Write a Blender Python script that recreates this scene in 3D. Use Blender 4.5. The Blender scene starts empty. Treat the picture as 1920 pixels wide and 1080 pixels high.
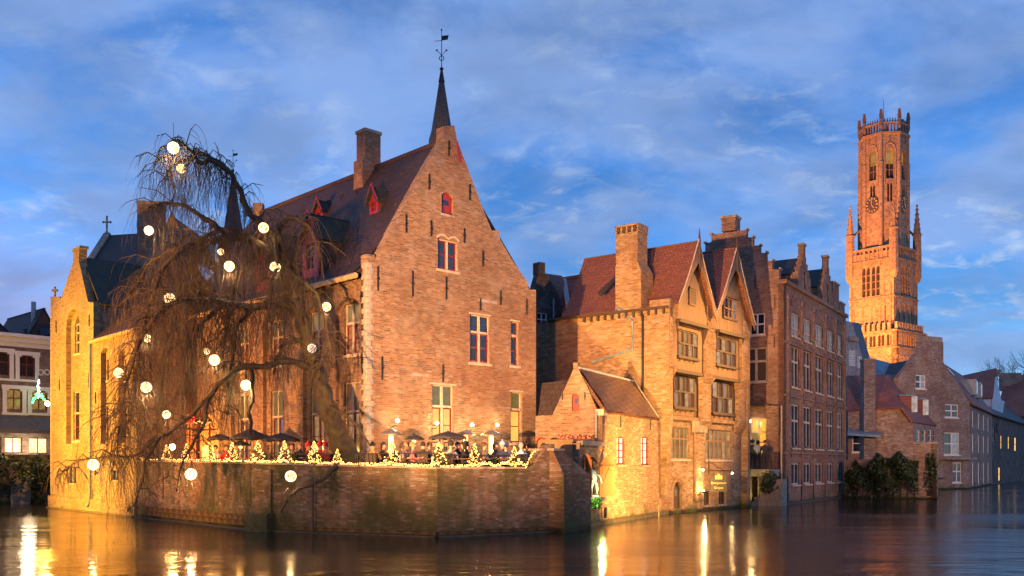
import bpy, bmesh, math, random
from mathutils import Vector as V, Matrix
from mathutils.geometry import tessellate_polygon

R = math.radians
rnd = random.Random(7)
sc = bpy.context.scene
col = sc.collection

# ------------------------------------------------------------------ camera
F, CX, HY, E = 1753.0, 960.0, 870.0, 2.5      # focal length / principal column / horizon row of the 1920 px photograph, eye height
cam_d = bpy.data.cameras.new("camera")
cam = bpy.data.objects.new("camera", cam_d)
col.objects.link(cam)
cam.location = (0, 0, E)
cam.rotation_euler = (R(90), 0, 0)
cam_d.sensor_width = 36
cam_d.lens = 36 * F / 1920
cam_d.shift_y = (HY - 540) / 1920
cam_d.clip_start = 0.1
cam_d.clip_end = 3000
sc.camera = cam

# ------------------------------------------------------------------ sky
SUN_EL, SUN_ROT = R(10.0), R(105)
world = bpy.data.worlds.new("World")
sc.world = world
world.use_nodes = True
wt = world.node_tree
wt.nodes.clear()
def wn(t, **k):
    n = wt.nodes.new(t)
    for a, b in k.items():
        setattr(n, a, b)
    return n
w_out = wn("ShaderNodeOutputWorld")
w_bg = wn("ShaderNodeBackground")
w_bg.inputs["Strength"].default_value = 0.132
sky = wn("ShaderNodeTexSky", sky_type="NISHITA", sun_disc=False, sun_elevation=SUN_EL, sun_rotation=SUN_ROT,
         altitude=0, air_density=1.0, dust_density=0.2, ozone_density=5.0)
geo = wn("ShaderNodeTexCoord")
sep = wn("ShaderNodeSeparateXYZ")
wt.links.new(geo.outputs["Generated"], sep.inputs[0])
def wmath(op, a, b=None, clamp=False):
    n = wn("ShaderNodeMath", operation=op, use_clamp=clamp)
    for i, x in enumerate((a, b)):
        if x is None:
            continue
        if hasattr(x, "node"):
            wt.links.new(x, n.inputs[i])
        else:
            n.inputs[i].default_value = x
    return n.outputs[0]
zz = wmath("MAXIMUM", sep.outputs[2], 0.0)
den = wmath("ADD", zz, 0.32)
cx_ = wmath("DIVIDE", sep.outputs[0], den)
cy_ = wmath("DIVIDE", sep.outputs[1], den)
comb = wn("ShaderNodeCombineXYZ")
wt.links.new(cx_, comb.inputs[0]); wt.links.new(cy_, comb.inputs[1])
def wnoise(scale, detail, rough, dist, loc, sx=1, sy=1, rot=0):
    mp = wn("ShaderNodeMapping")
    mp.inputs["Location"].default_value = loc
    mp.inputs["Scale"].default_value = (sx, sy, 1)
    mp.inputs["Rotation"].default_value = (0, 0, rot)
    wt.links.new(comb.outputs[0], mp.inputs[0])
    n = wn("ShaderNodeTexNoise")
    n.inputs["Scale"].default_value = scale
    n.inputs["Detail"].default_value = detail
    n.inputs["Roughness"].default_value = rough
    n.inputs["Distortion"].default_value = dist
    wt.links.new(mp.outputs[0], n.inputs[0])
    return n.outputs["Fac"]
def wramp(x, a, b, lo=0.0, hi=1.0):
    n = wn("ShaderNodeMapRange", interpolation_type="SMOOTHSTEP")
    n.inputs[1].default_value = a; n.inputs[2].default_value = b
    n.inputs[3].default_value = lo; n.inputs[4].default_value = hi
    wt.links.new(x, n.inputs[0])
    return n.outputs[0]
def wmix(f, a, b, blend="MIX"):
    n = wn("ShaderNodeMix", data_type="RGBA", blend_type=blend)
    for s, x in ((n.inputs[0], f), (n.inputs[6], a), (n.inputs[7], b)):
        if hasattr(x, "node"):
            wt.links.new(x, s)
        else:
            s.default_value = x
    return n.outputs[2]
veil = wramp(wnoise(3.0, 7, 0.55, 0.35, (3.1, 1.7, 0), 1.0, 1.25, 0.4), 0.34, 0.60)     # thin broken layer
wisp = wramp(wnoise(13.0, 6, 0.6, 0.4, (7.3, 2.2, 0), 1.0, 1.3, 0.5), 0.47, 0.74)         # brighter torn tufts
gate = wramp(wnoise(2.6, 3, 0.5, 0.0, (1.2, 5.4, 0)), 0.42, 0.58)
low = wramp(sep.outputs[2], 0.10, 0.50, 1.0, 0.2)
wm = wmath("MULTIPLY", wisp, wmath("MULTIPLY", gate, low))
# the west, where the sun has set, keeps a violet-pink rim
west = wmath("MULTIPLY", wramp(sep.outputs[0], -0.26, -0.52), wramp(sep.outputs[2], 0.04, 0.30, 1.0, 0.0))
SKY_TINT = (0.63, 0.84, 1.10, 1)
base = wmix(1.0, sky.outputs[0], SKY_TINT, "MULTIPLY")
c1 = wmix(wmath("MULTIPLY", wmath("MAXIMUM", veil, wramp(sep.outputs[2], 0.02, 0.20, 0.7, 0.0)), 0.78), base, (1.08, 1.66, 3.05, 1))
c2 = wmix(wmath("MULTIPLY", west, 0.85), c1, (1.65, 1.42, 2.55, 1))
c3 = wmix(wmath("MULTIPLY", wm, 0.8), c2, (2.1, 2.6, 3.4, 1))
dim = wramp(wnoise(3.4, 6, 0.55, 0.3, (9.4, 4.1, 0), 1.0, 1.3, 0.5), 0.36, 0.64, 0.84, 1.05)
dimc = wn("ShaderNodeCombineColor")
for k_ in range(3):
    wt.links.new(dim, dimc.inputs[k_])
c4_ = wmix(1.0, c3, dimc.outputs[0], "MULTIPLY")
wt.links.new(c4_, w_bg.inputs[0])
wt.links.new(w_bg.outputs[0], w_out.inputs[0])

# afterglow: the sun is all but gone, a wide faint key from the west
sun_d = bpy.data.lights.new("sun", "SUN")
sun_d.energy = 0.04
sun_d.angle = R(25)
sun_d.color = (1.0, 0.72, 0.62)
sun = bpy.data.objects.new("sun", sun_d)
col.objects.link(sun)
sun.rotation_euler = (R(90) - SUN_EL, 0, R(-105) + R(180) - R(30))
sc.view_settings.view_transform = "Standard"
sc.view_settings.look = "None"
sc.view_settings.exposure = 1.0
sc.view_settings.gamma = 1.0
sc.view_settings.use_curve_mapping = False
sc.cycles.max_bounces = 5
sc.cycles.diffuse_bounces = 2
sc.cycles.glossy_bounces = 3
sc.cycles.transparent_max_bounces = 6
sc.cycles.sample_clamp_indirect = 4.0
sc.cycles.caustics_reflective = False
sc.cycles.caustics_refractive = False
sc.cycles.use_denoising = True
try:
    sc.cycles.denoiser = "OPENIMAGEDENOISE"
except Exception:
    pass

# ------------------------------------------------------------------ floodlights of the town (on the quays, outside the picture), plus added warm fill
def spot(name, loc, target, watts, colour, angle, blend=0.5, size=0.25, parent=None):
    d = bpy.data.lights.new(name, "SPOT")
    d.energy = watts
    d.color = colour
    d.spot_size = R(angle)
    d.spot_blend = blend
    d.shadow_soft_size = size
    o = bpy.data.objects.new(name, d)
    col.objects.link(o)
    o.location = loc
    o.rotation_euler = (V(target) - V(loc)).to_track_quat("-Z", "Y").to_euler()
    return o
def point(name, loc, watts, colour, size=0.1):
    d = bpy.data.lights.new(name, "POINT")
    d.energy = watts
    d.color = colour
    d.shadow_soft_size = size
    o = bpy.data.objects.new(name, d)
    col.objects.link(o)
    o.location = loc
    return o
WARM = (1.0, 0.37, 0.08)
SODIUM = (1.0, 0.41, 0.07)
YELLOW = (1.0, 0.45, 0.04)
spot("floodlight", (-10.5, 8, 3.0), (0.9, 39.5, 9.5), 118000, (1.0, 0.46, 0.16), 35, 0.9, 0.3)   # gable
spot("floodlight", (-11, 8, 3.0), (-1, 33, 1.6), 9000, WARM, 44, 1.0, 0.3)            # added fill that lifts the quay wall, no known lamp
spot("floodlight", (-24, 20, 3.0), (-11, 42, 7.5), 52000, WARM, 46, 0.9, 0.3)         # long front and roof, raking
spot("floodlight", (-34, 38, 2.5), (-22, 49, 5.5), 46000, YELLOW, 66, 0.8, 0.3)        # wing and the quay next to it
spot("floodlight", (-4.6, 6, 3.5), (7.5, 50, 10.0), 46000, WARM, 17, 0.9, 0.3)           # side walls on the right
spot("floodlight", (30, 52, 14.0), (8.5, 47.5, 5.5), 46000, SODIUM, 40, 1.0, 0.3)       # canal fronts, from across the water
spot("warm_fill_spot", (30, 40, 7.0), (48, 92, 7.0), 30000, (1.0, 0.5, 0.25), 66, 1.0, 0.4)   # added warm fill for the far bend, no known lamp
spot("floodlight", (6, 6, 6.0), (15.6, 57.6, 10.0), 18000, WARM, 11, 1.0, 0.3)            # gable of the stepped house
spot("warm_fill_spot", (36, 47, 7.0), (20, 63, 7.0), 6000, (1.0, 0.50, 0.28), 60, 1.0, 0.4)   # added warm spill on the stepped house, otherwise lit by sky alone

# ------------------------------------------------------------------ helpers
def W(x, y):
    Y = E * F / (y - HY)
    return V(((x - CX) / F * Y, Y))
def P(x, y, Y):
    return V(((x - CX) / F * Y, Y, E + (HY - y) / F * Y))
def PX(x, Y):
    return V(((x - CX) / F * Y, Y))
def v3(p, z):
    return V((p[0], p[1], z))

WO = {}
def empty(name, loc):
    o = bpy.data.objects.new(name, None)
    o.empty_display_size = 0.3
    col.objects.link(o)
    o.location = loc
    WO[o] = V(loc)
    return o
def tag(o, label=None, cat=None, group=None, kind=None):
    if label: o["label"] = label
    if cat: o["category"] = cat
    if group: o["group"] = group
    if kind: o["kind"] = kind
    return o
def thing(name, loc, label, cat, group=None):
    return tag(empty(name, loc), label, cat, group)

class MB:
    def __init__(s):
        s.v, s.f, s.m = [], [], []
    def face(s, pts, m=0):
        i = len(s.v)
        s.v.extend(V(p) for p in pts)
        s.f.append(tuple(range(i, i + len(pts))))
        s.m.append(m)
    def mesh(s, verts, faces, m=0):
        i = len(s.v)
        s.v.extend(V(p) for p in verts)
        for f in faces:
            s.f.append(tuple(k + i for k in f))
            s.m.append(m)
    def hexa(s, b, t, m=0):            # bottom quad (counter-clockwise from above), top quad
        s.mesh(list(b) + list(t), [(3, 2, 1, 0), (4, 5, 6, 7), (0, 1, 5, 4), (1, 2, 6, 5), (2, 3, 7, 6), (3, 0, 4, 7)], m)
    def box(s, c, sx, sy, sz, m=0, rz=0):
        ca, sa = math.cos(rz), math.sin(rz)
        q = lambda a, b, z: V((c[0] + a * ca - b * sa, c[1] + a * sa + b * ca, z))
        z0, z1 = c[2], c[2] + sz
        a, b = sx / 2, sy / 2
        s.hexa([q(-a, -b, z0), q(a, -b, z0), q(a, b, z0), q(-a, b, z0)], [q(-a, -b, z1), q(a, -b, z1), q(a, b, z1), q(-a, b, z1)], m)
    def slab(s, pts, t, m=0, down=True):
        pts = [V(p) for p in pts]
        n = V((0, 0, 0))
        for i in range(len(pts)):
            a, b = pts[i], pts[(i + 1) % len(pts)]
            n += a.cross(b)
        n.normalize()
        if n.z < 0 and down:
            pts.reverse(); n = -n
        lo = [p - n * t for p in pts]
        k = len(pts)
        s.mesh(pts + lo, [tuple(range(k)), tuple(range(2 * k - 1, k - 1, -1))] + [(i, i + k, (i + 1) % k + k, (i + 1) % k) for i in range(k)], m)
    def sheet(s, a, b, c, d, nu, nv, amp, up=0.05, sag=0.0, m=0, seed=0.0):
        """uneven top sheet over a roof slab: a-b eaves, d-c ridge"""
        a, b, c, d = (V(p) for p in (a, b, c, d))
        n = (b - a).cross(d - a).normalized()
        if n.z < 0: n = -n
        vs = []
        for j in range(nv + 1):
            for i in range(nu + 1):
                u, v = i / nu, j / nv
                p = a.lerp(b, u).lerp(d.lerp(c, u), v)
                w = math.sin(p.x * 1.7 + seed) * math.sin(p.y * 1.3 + p.z) + 0.6 * math.sin(p.x * 4.1 - p.z * 3.7 + seed) + 0.5 * math.sin(p.y * 6.3 + p.z * 5.1)
                vs.append(p + n * (up + amp * w * 0.5) - V((0, 0, sag * math.sin(math.pi * u))))
        k = nu + 1
        s.mesh(vs, [(j * k + i, j * k + i + 1, (j + 1) * k + i + 1, (j + 1) * k + i) if (b - a).cross(d - a).z > 0 else (j * k + i, (j + 1) * k + i, (j + 1) * k + i + 1, j * k + i + 1) for j in range(nv) for i in range(nu)], m)
    def tube(s, pts, rad, n=6, m=0, cap=True):
        pts = [V(p) for p in pts]
        if not hasattr(rad, "__len__"):
            rad = [rad] * len(pts)
        vs, fs = [], []
        up = V((0.31, 0.17, 0.93))
        for i, p in enumerate(pts):
            d = (pts[min(i + 1, len(pts) - 1)] - pts[max(i - 1, 0)])
            if d.length < 1e-9: d = V((0, 0, 1))
            d.normalize()
            a = d.cross(up)
            if a.length < 0.05: a = d.cross(V((1, 0, 0)))
            a.normalize()
            b = d.cross(a)
            for k in range(n):
                t = 2 * math.pi * k / n
                vs.append(p + (a * math.cos(t) + b * math.sin(t)) * rad[i])
        for i in range(len(pts) - 1):
            for k in range(n):
                fs.append((i * n + k, i * n + (k + 1) % n, (i + 1) * n + (k + 1) % n, (i + 1) * n + k))
        if cap:
            fs.append(tuple(range(n - 1, -1, -1)))
            fs.append(tuple((len(pts) - 1) * n + k for k in range(n)))
        s.mesh(vs, fs, m)
    def lathe(s, c, prof, n=12, m=0, rot=0.0):
        vs, fs = [], []
        for r, z in prof:
            for k in range(n):
                t = 2 * math.pi * k / n + rot
                vs.append(V((c[0] + r * math.cos(t), c[1] + r * math.sin(t), c[2] + z)))
        L = len(prof)
        for i in range(L - 1):
            for k in range(n):
                fs.append((i * n + k, i * n + (k + 1) % n, (i + 1) * n + (k + 1) % n, (i + 1) * n + k))
        fs.append(tuple(range(n - 1, -1, -1)))
        fs.append(tuple((L - 1) * n + k for k in range(n)))
        s.mesh(vs, fs, m)
    def ball(s, c, r, m=0, n=8, k=5, sz=1.0):
        prof = [(max(0.0008, r * math.sin(math.pi * i / k)), -r * sz * math.cos(math.pi * i / k)) for i in range(k + 1)]
        s.lathe(c, prof, n, m)
    def build(s, name, mats, parent=None, smooth=False, world=True, origin=None):
        me = bpy.data.meshes.new(name)
        if origin is None:
            if world:
                xs = [p.x for p in s.v]; ys = [p.y for p in s.v]; zs = [p.z for p in s.v]
                origin = V(((min(xs) + max(xs)) / 2, (min(ys) + max(ys)) / 2, min(zs)))
            else:
                origin = V((0, 0, 0))
        me.from_pydata([p - origin for p in s.v], [], s.f)
        if not isinstance(mats, (list, tuple)): mats = [mats]
        for mm in mats: me.materials.append(mm)
        if len(mats) > 1:
            me.polygons.foreach_set("material_index", s.m)
        uvl = me.uv_layers.new(name="UVMap")
        uv = [0.0] * (2 * len(me.loops))
        for pl in me.polygons:
            n = pl.normal
            if abs(n.z) > 0.985:
                for li in pl.loop_indices:
                    p = s.v[me.loops[li].vertex_index]
                    uv[2 * li], uv[2 * li + 1] = p.x, p.y
            else:
                t = V((-n.y, n.x, 0)).normalized()
                b = n.cross(t)
                for li in pl.loop_indices:
                    p = s.v[me.loops[li].vertex_index]
                    uv[2 * li], uv[2 * li + 1] = p.dot(t), p.dot(b)
        uvl.data.foreach_set("uv", uv)
        if smooth:
            me.polygons.foreach_set("use_smooth", [True] * len(me.polygons))
        me.update()
        o = bpy.data.objects.new(name, me)
        col.objects.link(o)
        WO[o] = origin.copy()
        if parent is not None:
            o.parent = parent
            o.location = origin - WO[parent] if world else origin
        else:
            o.location = origin
        return o
def inst(src, name, parent, world_loc, scale=None, rz=None):
    """another object sharing src's mesh"""
    o = bpy.data.objects.new(name, src.data)
    col.objects.link(o)
    WO[o] = V(world_loc)
    o.parent = parent
    o.location = V(world_loc) - (WO[parent] if parent else V((0, 0, 0)))
    if scale: o.scale = scale
    if rz is not None: o.rotation_euler = (0, 0, rz)
    return o
def copy_tree(o, parent=None):
    c = o.copy(); col.objects.link(c); c.parent = parent
    WO[c] = WO.get(o, V((0, 0, 0)))
    for ch in o.children:
        copy_tree(ch, c)
    return c

class Fac:
    """a vertical plane from plan point A to plan point B (left to right as seen), outward normal towards the viewer"""
    def __init__(s, A, B):
        s.A, s.B = V(A[:2]), V(B[:2])
        d = s.B - s.A
        s.L = d.length
        s.t = d.normalized()
        s.n = V((s.t.y, -s.t.x))
    def off(s, d):
        return Fac(s.A + s.n * d, s.B + s.n * d)
    def u(s, x):                         # distance along the plane of picture column x
        k = (x - CX) / F
        # (A + t u).x = k (A + t u).y
        return (k * s.A.y - s.A.x) / (s.t.x - k * s.t.y)
    def q(s, x, y):                      # picture point -> (u, z)
        u = s.u(x)
        Y = s.A.y + s.t.y * u
        return (u, E + (HY - y) / F * Y)
    def p(s, u, z, d=0.0):
        a = s.A + s.t * u + s.n * d
        return V((a.x, a.y, z))
    def rect(s, x0, y0, x1, y1):
        xm = (x0 + x1) / 2
        z1 = s.q(xm, y0)[1]; z0 = s.q(xm, y1)[1]
        return (s.u(x0), z0, s.u(x1), z1)
    def box(s, mb, u0, u1, z0, z1, d0, d1, m=0):      # d0 back, d1 front
        mb.hexa([s.p(u0, z0, d1), s.p(u1, z0, d1), s.p(u1, z0, d0), s.p(u0, z0, d0)],
                [s.p(u0, z1, d1), s.p(u1, z1, d1), s.p(u1, z1, d0), s.p(u0, z1, d0)], m)

def arch_poly(r, rise, n=7):
    u0, z0, u1, z1 = r
    zs = z1 - rise
    w = (u1 - u0) / 2
    rise = min(rise, w)
    Rr = (w * w + rise * rise) / (2 * rise)
    a0 = math.asin(min(1, w / Rr))
    pts = [(u0, z0), (u1, z0)]
    for i in range(n + 1):
        a = a0 - 2 * a0 * i / n
        pts.append((u0 + w + Rr * math.sin(a), zs + rise - Rr + Rr * math.cos(a)))
    return pts
def pointed_poly(r, rise, n=4):
    u0, z0, u1, z1 = r
    w = u1 - u0; c = (u0 + u1) / 2; zs = z1 - rise
    pts = [(u0, z0), (u1, z0)]
    for i in range(n + 1):
        t = i / n
        pts.append((u1 - (w / 2) * (1 - math.cos(t * math.pi / 2)) ** 1.0, zs + rise * math.sin(t * math.pi / 2)))
    for i in range(n - 1, -1, -1):
        t = i / n
        pts.append((u0 + (w / 2) * (1 - math.cos(t * math.pi / 2)), zs + rise * math.sin(t * math.pi / 2)))
    return pts
def rect_poly(r):
    return [(r[0], r[1]), (r[2], r[1]), (r[2], r[3]), (r[0], r[3])]
def wall(name, fac, outer, holes, mats, parent, reveal=0.25, thick=0.35, d=0.0, rim=True):
    mb = MB()
    polys = [[V((a, b, 0)) for a, b in outer]] + [[V((a, b, 0)) for a, b in h] for h in holes]
    flat = [p for pl in polys for p in pl]
    for tri in tessellate_polygon(polys):
        a, b, c = (flat[i] for i in tri)
        if (b - a).cross(c - a).z < 0: b, c = c, b
        mb.face([fac.p(a.x, a.y, d), fac.p(b.x, b.y, d), fac.p(c.x, c.y, d)])
    for h in holes:
        ar = sum(h[i][0] * h[(i + 1) % len(h)][1] - h[(i + 1) % len(h)][0] * h[i][1] for i in range(len(h)))
        hh = h if ar > 0 else h[::-1]
        for i in range(len(hh)):
            a, b = hh[i], hh[(i + 1) % len(hh)]
            mb.face([fac.p(*a, d), fac.p(*a, d - reveal), fac.p(*b, d - reveal), fac.p(*b, d)])
    if rim:
        ar = sum(outer[i][0] * outer[(i + 1) % len(outer)][1] - outer[(i + 1) % len(outer)][0] * outer[i][1] for i in range(len(outer)))
        oo = outer if ar > 0 else outer[::-1]
        for i in range(len(oo)):
            a, b = oo[i], oo[(i + 1) % len(oo)]
            mb.face([fac.p(*a, d), fac.p(*b, d), fac.p(*b, d - thick), fac.p(*a, d - thick)])
    return mb.build(name, mats, parent)

def window(fac, r, parent, cols=2, rows=(0.55,), fw=0.05, fmat=None, gmat=None, depth=0.16, sill=None, mull=None, mw=0.09,
           case=None, sill_d=0.05, bars=None, barm=None, d=0.0, rise=0.0, name="window", muntin=None):
    """a window set back in its opening: frame mesh; children mullion, casement, pane, sill.
    rows: heights of the transoms as fractions; gmat: material or f(col,row); case: material of the casement round each light"""
    u0, z0, u1, z1 = r
    mb = MB()
    D0, D1 = d - depth, d - depth + 0.07
    for a in ((u0, u0 + fw, z0, z1), (u1 - fw, u1, z0, z1), (u0 + fw, u1 - fw, z0, z0 + fw), (u0 + fw, u1 - fw, z1 - fw, z1)):
        fac.box(mb, *a, D0, D1)
    w = mb.build(name, fmat, parent)
    us = [u0 + fw + (u1 - u0 - 2 * fw) * i / cols for i in range(cols + 1)]
    zs = [z0 + fw] + [z0 + (z1 - z0) * f for f in rows] + [z1 - fw]
    mm = MB()
    mmat = mull or fmat
    dd = 0.09 if mull else 0.065
    for i in range(1, cols):
        fac.box(mm, us[i] - mw / 2, us[i] + mw / 2, z0 + fw, z1 - fw, D0, D0 + dd)
    for z in zs[1:-1]:
        fac.box(mm, u0 + fw, u1 - fw, z - mw / 2, z + mw / 2, D0 + 0.002, D0 + dd + 0.008)
    if mm.v:
        mm.build("mullion", mmat, w)
    for i in range(cols):
        for j in range(len(zs) - 1):
            a0 = us[i] + (mw / 2 if i else 0); a1 = us[i + 1] - (mw / 2 if i < cols - 1 else 0)
            b0 = zs[j] + (mw / 2 if j else 0); b1 = zs[j + 1] - (mw / 2 if j < len(zs) - 2 else 0)
            if case and (case is True or (j in case[1])):
                cm = case[0]; cw = case[2] if len(case) > 2 else 0.055
                cb = MB()
                for a in ((a0, a0 + cw, b0, b1), (a1 - cw, a1, b0, b1), (a0 + cw, a1 - cw, b0, b0 + cw), (a0 + cw, a1 - cw, b1 - cw, b1)):
                    fac.box(cb, *a, D0 + 0.004, D0 + 0.05)
                zc = (b0 + b1) / 2
                if b1 - b0 > 1.6 * (a1 - a0):
                    fac.box(cb, a0 + cw, a1 - cw, zc - cw * 0.4, zc + cw * 0.4, D0 + 0.004, D0 + 0.045)
                cb.build("casement", cm, w)
            if muntin:
                mc, mr, mt, mwid = muntin
                bb = MB()
                for k in range(1, mc):
                    uu = a0 + (a1 - a0) * k / mc
                    fac.box(bb, uu - mwid / 2, uu + mwid / 2, b0, b1, D0 + 0.012, D0 + 0.04)
                for k in range(1, mr):
                    q = b0 + (b1 - b0) * k / mr
                    fac.box(bb, a0, a1, q - mwid / 2, q + mwid / 2, D0 + 0.012, D0 + 0.038)
                if bb.v: bb.build("glazing_bar", mt, w)
            pb = MB()
            g = gmat(i, j) if callable(gmat) else gmat
            fac.box(pb, a0 - 0.004, a1 + 0.004, b0 - 0.004, b1 + 0.004, D0 - 0.01, D0 + 0.015)
            pb.build("pane", g, w)
    if sill:
        sb = MB()
        fac.box(sb, u0 - 0.08, u1 + 0.08, z0 - 0.10, z0 - 0.003, D0, d + sill_d)
        sb.build("sill", sill, w)
    return w
def anchors(fac, parent, lst, mat, d=0.0):
    for x, y0, y1 in lst:
        u, z1 = fac.q(x, y0); z0 = fac.q(x, y1)[1]
        mb = MB()
        fac.box(mb, u - 0.02, u + 0.02, z0, z1, d + 0.002, d + 0.045)
        zm = (z0 + z1) / 2
        fac.box(mb, u - 0.035, u + 0.035, zm - 0.04, zm + 0.04, d + 0.003, d + 0.06)
        mb.build("wall_anchor", mat, parent)

# ------------------------------------------------------------------ materials
def nmat(name):
    m = bpy.data.materials.new(name)
    m.use_nodes = True
    nt = m.node_tree
    return m, nt, nt.nodes["Principled BSDF"]
class NT:
    def __init__(s, nt): s.nt = nt
    def n(s, t, ins=None, **k):
        nd = s.nt.nodes.new(t)
        for a, b in k.items(): setattr(nd, a, b)
        for i, x in (ins or {}).items():
            if hasattr(x, "node"): s.nt.links.new(x, nd.inputs[i])
            else: nd.inputs[i].default_value = x
        return nd
    def coord(s, which="UV", scale=(1, 1, 1), loc=(0, 0, 0)):
        tc = s.n("ShaderNodeTexCoord")
        return s.n("ShaderNodeMapping", {0: tc.outputs[which], "Scale": scale, "Location": loc}).outputs[0]
    def noise(s, vec, scale, detail=3, rough=0.5, dist=0.0):
        return s.n("ShaderNodeTexNoise", {"Vector": vec, "Scale": scale, "Detail": detail, "Roughness": rough, "Distortion": dist}).outputs["Fac"]
    def ramp(s, x, a, b, lo=0.0, hi=1.0):
        return s.n("ShaderNodeMapRange", {0: x, 1: a, 2: b, 3: lo, 4: hi}).outputs[0]
    def mix(s, f, a, b, blend="MIX"):
        return s.n("ShaderNodeMix", {0: f, 6: a, 7: b}, data_type="RGBA", blend_type=blend).outputs[2]
    def math(s, op, a, b=0.0):
        return s.n("ShaderNodeMath", {0: a, 1: b}, operation=op).outputs[0]
    def bump(s, h, strength, dist, bsdf, prev=None):
        ins = {"Height": h, "Strength": strength, "Distance": dist}
        if prev is not None: ins["Normal"] = prev
        o = s.n("ShaderNodeBump", ins).outputs[0]
        s.nt.links.new(o, bsdf.inputs["Normal"])
        return o
def c4(c, k=1.0): return (c[0] * k, c[1] * k, c[2] * k, 1)
def plain(name, c, rough=0.6, metal=0.0, var=0.25, scale=3.0, bump=0.0, coord="Object", spec=0.5):
    m, nt, b = nmat(name); N = NT(nt)
    v = N.coord(coord)
    f = N.ramp(N.noise(v, scale, 5, 0.6), 0.3, 0.7)
    nt.links.new(N.mix(f, c4(c, 1 - var), c4(c, 1 + var)), b.inputs["Base Color"])
    b.inputs["Roughness"].default_value = rough
    b.inputs["Metallic"].default_value = metal
    b.inputs["Specular IOR Level"].default_value = spec
    if bump: N.bump(N.noise(v, scale * 6, 4), bump, 0.02, b)
    return m
ALB = 0.58
def brick(name, c1, c2, mortar, bw=0.26, bh=0.082, stain=0.45, pale=0.25, palec=(0.55, 0.47, 0.40), dark=(0.06, 0.045, 0.04), moss=None, wet=False, seed=0.0, msz=0.012):
    c1 = tuple(v * 1.18 for v in c1); c2 = tuple(v * 0.86 for v in c2)
    c1, c2, mortar, palec = (tuple(v * ALB for v in c) for c in (c1, c2, mortar, palec))
    m, nt, b = nmat(name); N = NT(nt)
    uv = N.coord("UV", loc=(seed, seed * 0.37, 0))
    wob = N.n("ShaderNodeTexNoise", {"Vector": uv, "Scale": 1.7, "Detail": 2.0}).outputs["Color"]
    add = N.n("ShaderNodeVectorMath", {0: wob, 1: (0.5, 0.5, 0.5)}, operation="SUBTRACT").outputs[0]
    sc_ = N.n("ShaderNodeVectorMath", {0: add, "Scale": 0.06}, operation="SCALE").outputs[0]
    uv2 = N.n("ShaderNodeVectorMath", {0: uv, 1: sc_}, operation="ADD").outputs[0]
    br = N.n("ShaderNodeTexBrick", {"Vector": uv2, "Color1": c4(c1), "Color2": c4(c2), "Mortar": c4(mortar), "Scale": 1.0, "Mortar Size": msz,
                                    "Mortar Smooth": 0.25, "Bias": -0.1, "Brick Width": bw, "Row Height": bh})
    colr = br.outputs["Color"]
    # odd pale and burnt bricks (brick-shaped cells)
    cell = N.n("ShaderNodeTexVoronoi", {"Vector": N.n("ShaderNodeVectorMath", {0: uv2, 1: (1 / bw, 1 / bh, 1)}, operation="MULTIPLY").outputs[0], "Scale": 1.0, "Randomness": 0.55}).outputs["Color"]
    sepc = N.n("ShaderNodeSeparateColor", {0: cell})
    pf = N.math("MULTIPLY", N.ramp(sepc.outputs[0], 0.70, 0.9), pale * 2)
    df = N.math("MULTIPLY", N.ramp(sepc.outputs[1], 0.74, 0.93), 0.65)
    notm = N.math("SUBTRACT", 1.0, br.outputs["Fac"])
    colr = N.mix(N.math("MULTIPLY", pf, notm), colr, c4(palec))
    colr = N.mix(N.math("MULTIPLY", df, notm), colr, c4(dark))
    big = N.noise(uv, 0.35, 6, 0.6, 0.4)
    colr = N.mix(N.math("MULTIPLY", N.ramp(big, 0.45, 0.75), stain), colr, c4(dark))
    st = N.noise(N.coord("UV", scale=(1.6, 0.22, 1), loc=(seed * 2, 3, 0)), 1.3, 6, 0.6)
    colr = N.mix(N.math("MULTIPLY", N.ramp(st, 0.52, 0.75), stain * 0.8), colr, c4(dark))
    patch = N.noise(uv, 0.9, 4, 0.6)
    colr = N.mix(N.math("MULTIPLY", N.ramp(patch, 0.5, 0.68), 0.35), colr, c4(palec))
    rp_ = N.noise(N.coord("UV", scale=(1, 0.7, 1), loc=(seed * 3, 7, 0)), 0.28, 5, 0.55, 0.8)
    colr = N.mix(N.ramp(rp_, 0.48, 0.66, 0, 0.45), colr, c4((c2[0] * 0.9, c2[1] * 0.72, c2[2] * 0.8)))
    if moss:
        mo = N.noise(N.coord("Object", scale=(1, 1, 0.5)), 0.8, 6, 0.65)
        colr = N.mix(N.ramp(mo, 0.42, 0.58, 0, moss), colr, (0.035, 0.045, 0.012, 1))
    if wet:                                                     # tide line: algae and black slime near the water
        gp = N.n("ShaderNodeNewGeometry").outputs["Position"]
        zc = N.n("ShaderNodeSeparateXYZ", {0: gp}).outputs[2]
        zj = N.math("ADD", zc, N.math("MULTIPLY", N.noise(gp, 2.0, 4), 0.22))
        colr = N.mix(N.ramp(zj, 0.34, 0.22), colr, (0.012, 0.013, 0.006, 1))
        colr = N.mix(N.math("MULTIPLY", N.ramp(zj, 0.95, 0.35), N.ramp(N.noise(gp, 1.1, 5), 0.42, 0.6, 0, 0.75)), colr, (0.04, 0.055, 0.014, 1))
    nt.links.new(colr, b.inputs["Base Color"])
    b.inputs["Roughness"].default_value = 0.85
    b.inputs["Specular IOR Level"].default_value = 0.25
    h = N.math("ADD", N.math("MULTIPLY", notm, 0.7), N.math("MULTIPLY", N.noise(uv, 26, 3), 0.35))
    h = N.math("ADD", h, N.math("MULTIPLY", sepc.outputs[2], 0.35))
    N.bump(h, 0.8, 0.03, b)
    return m
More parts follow.
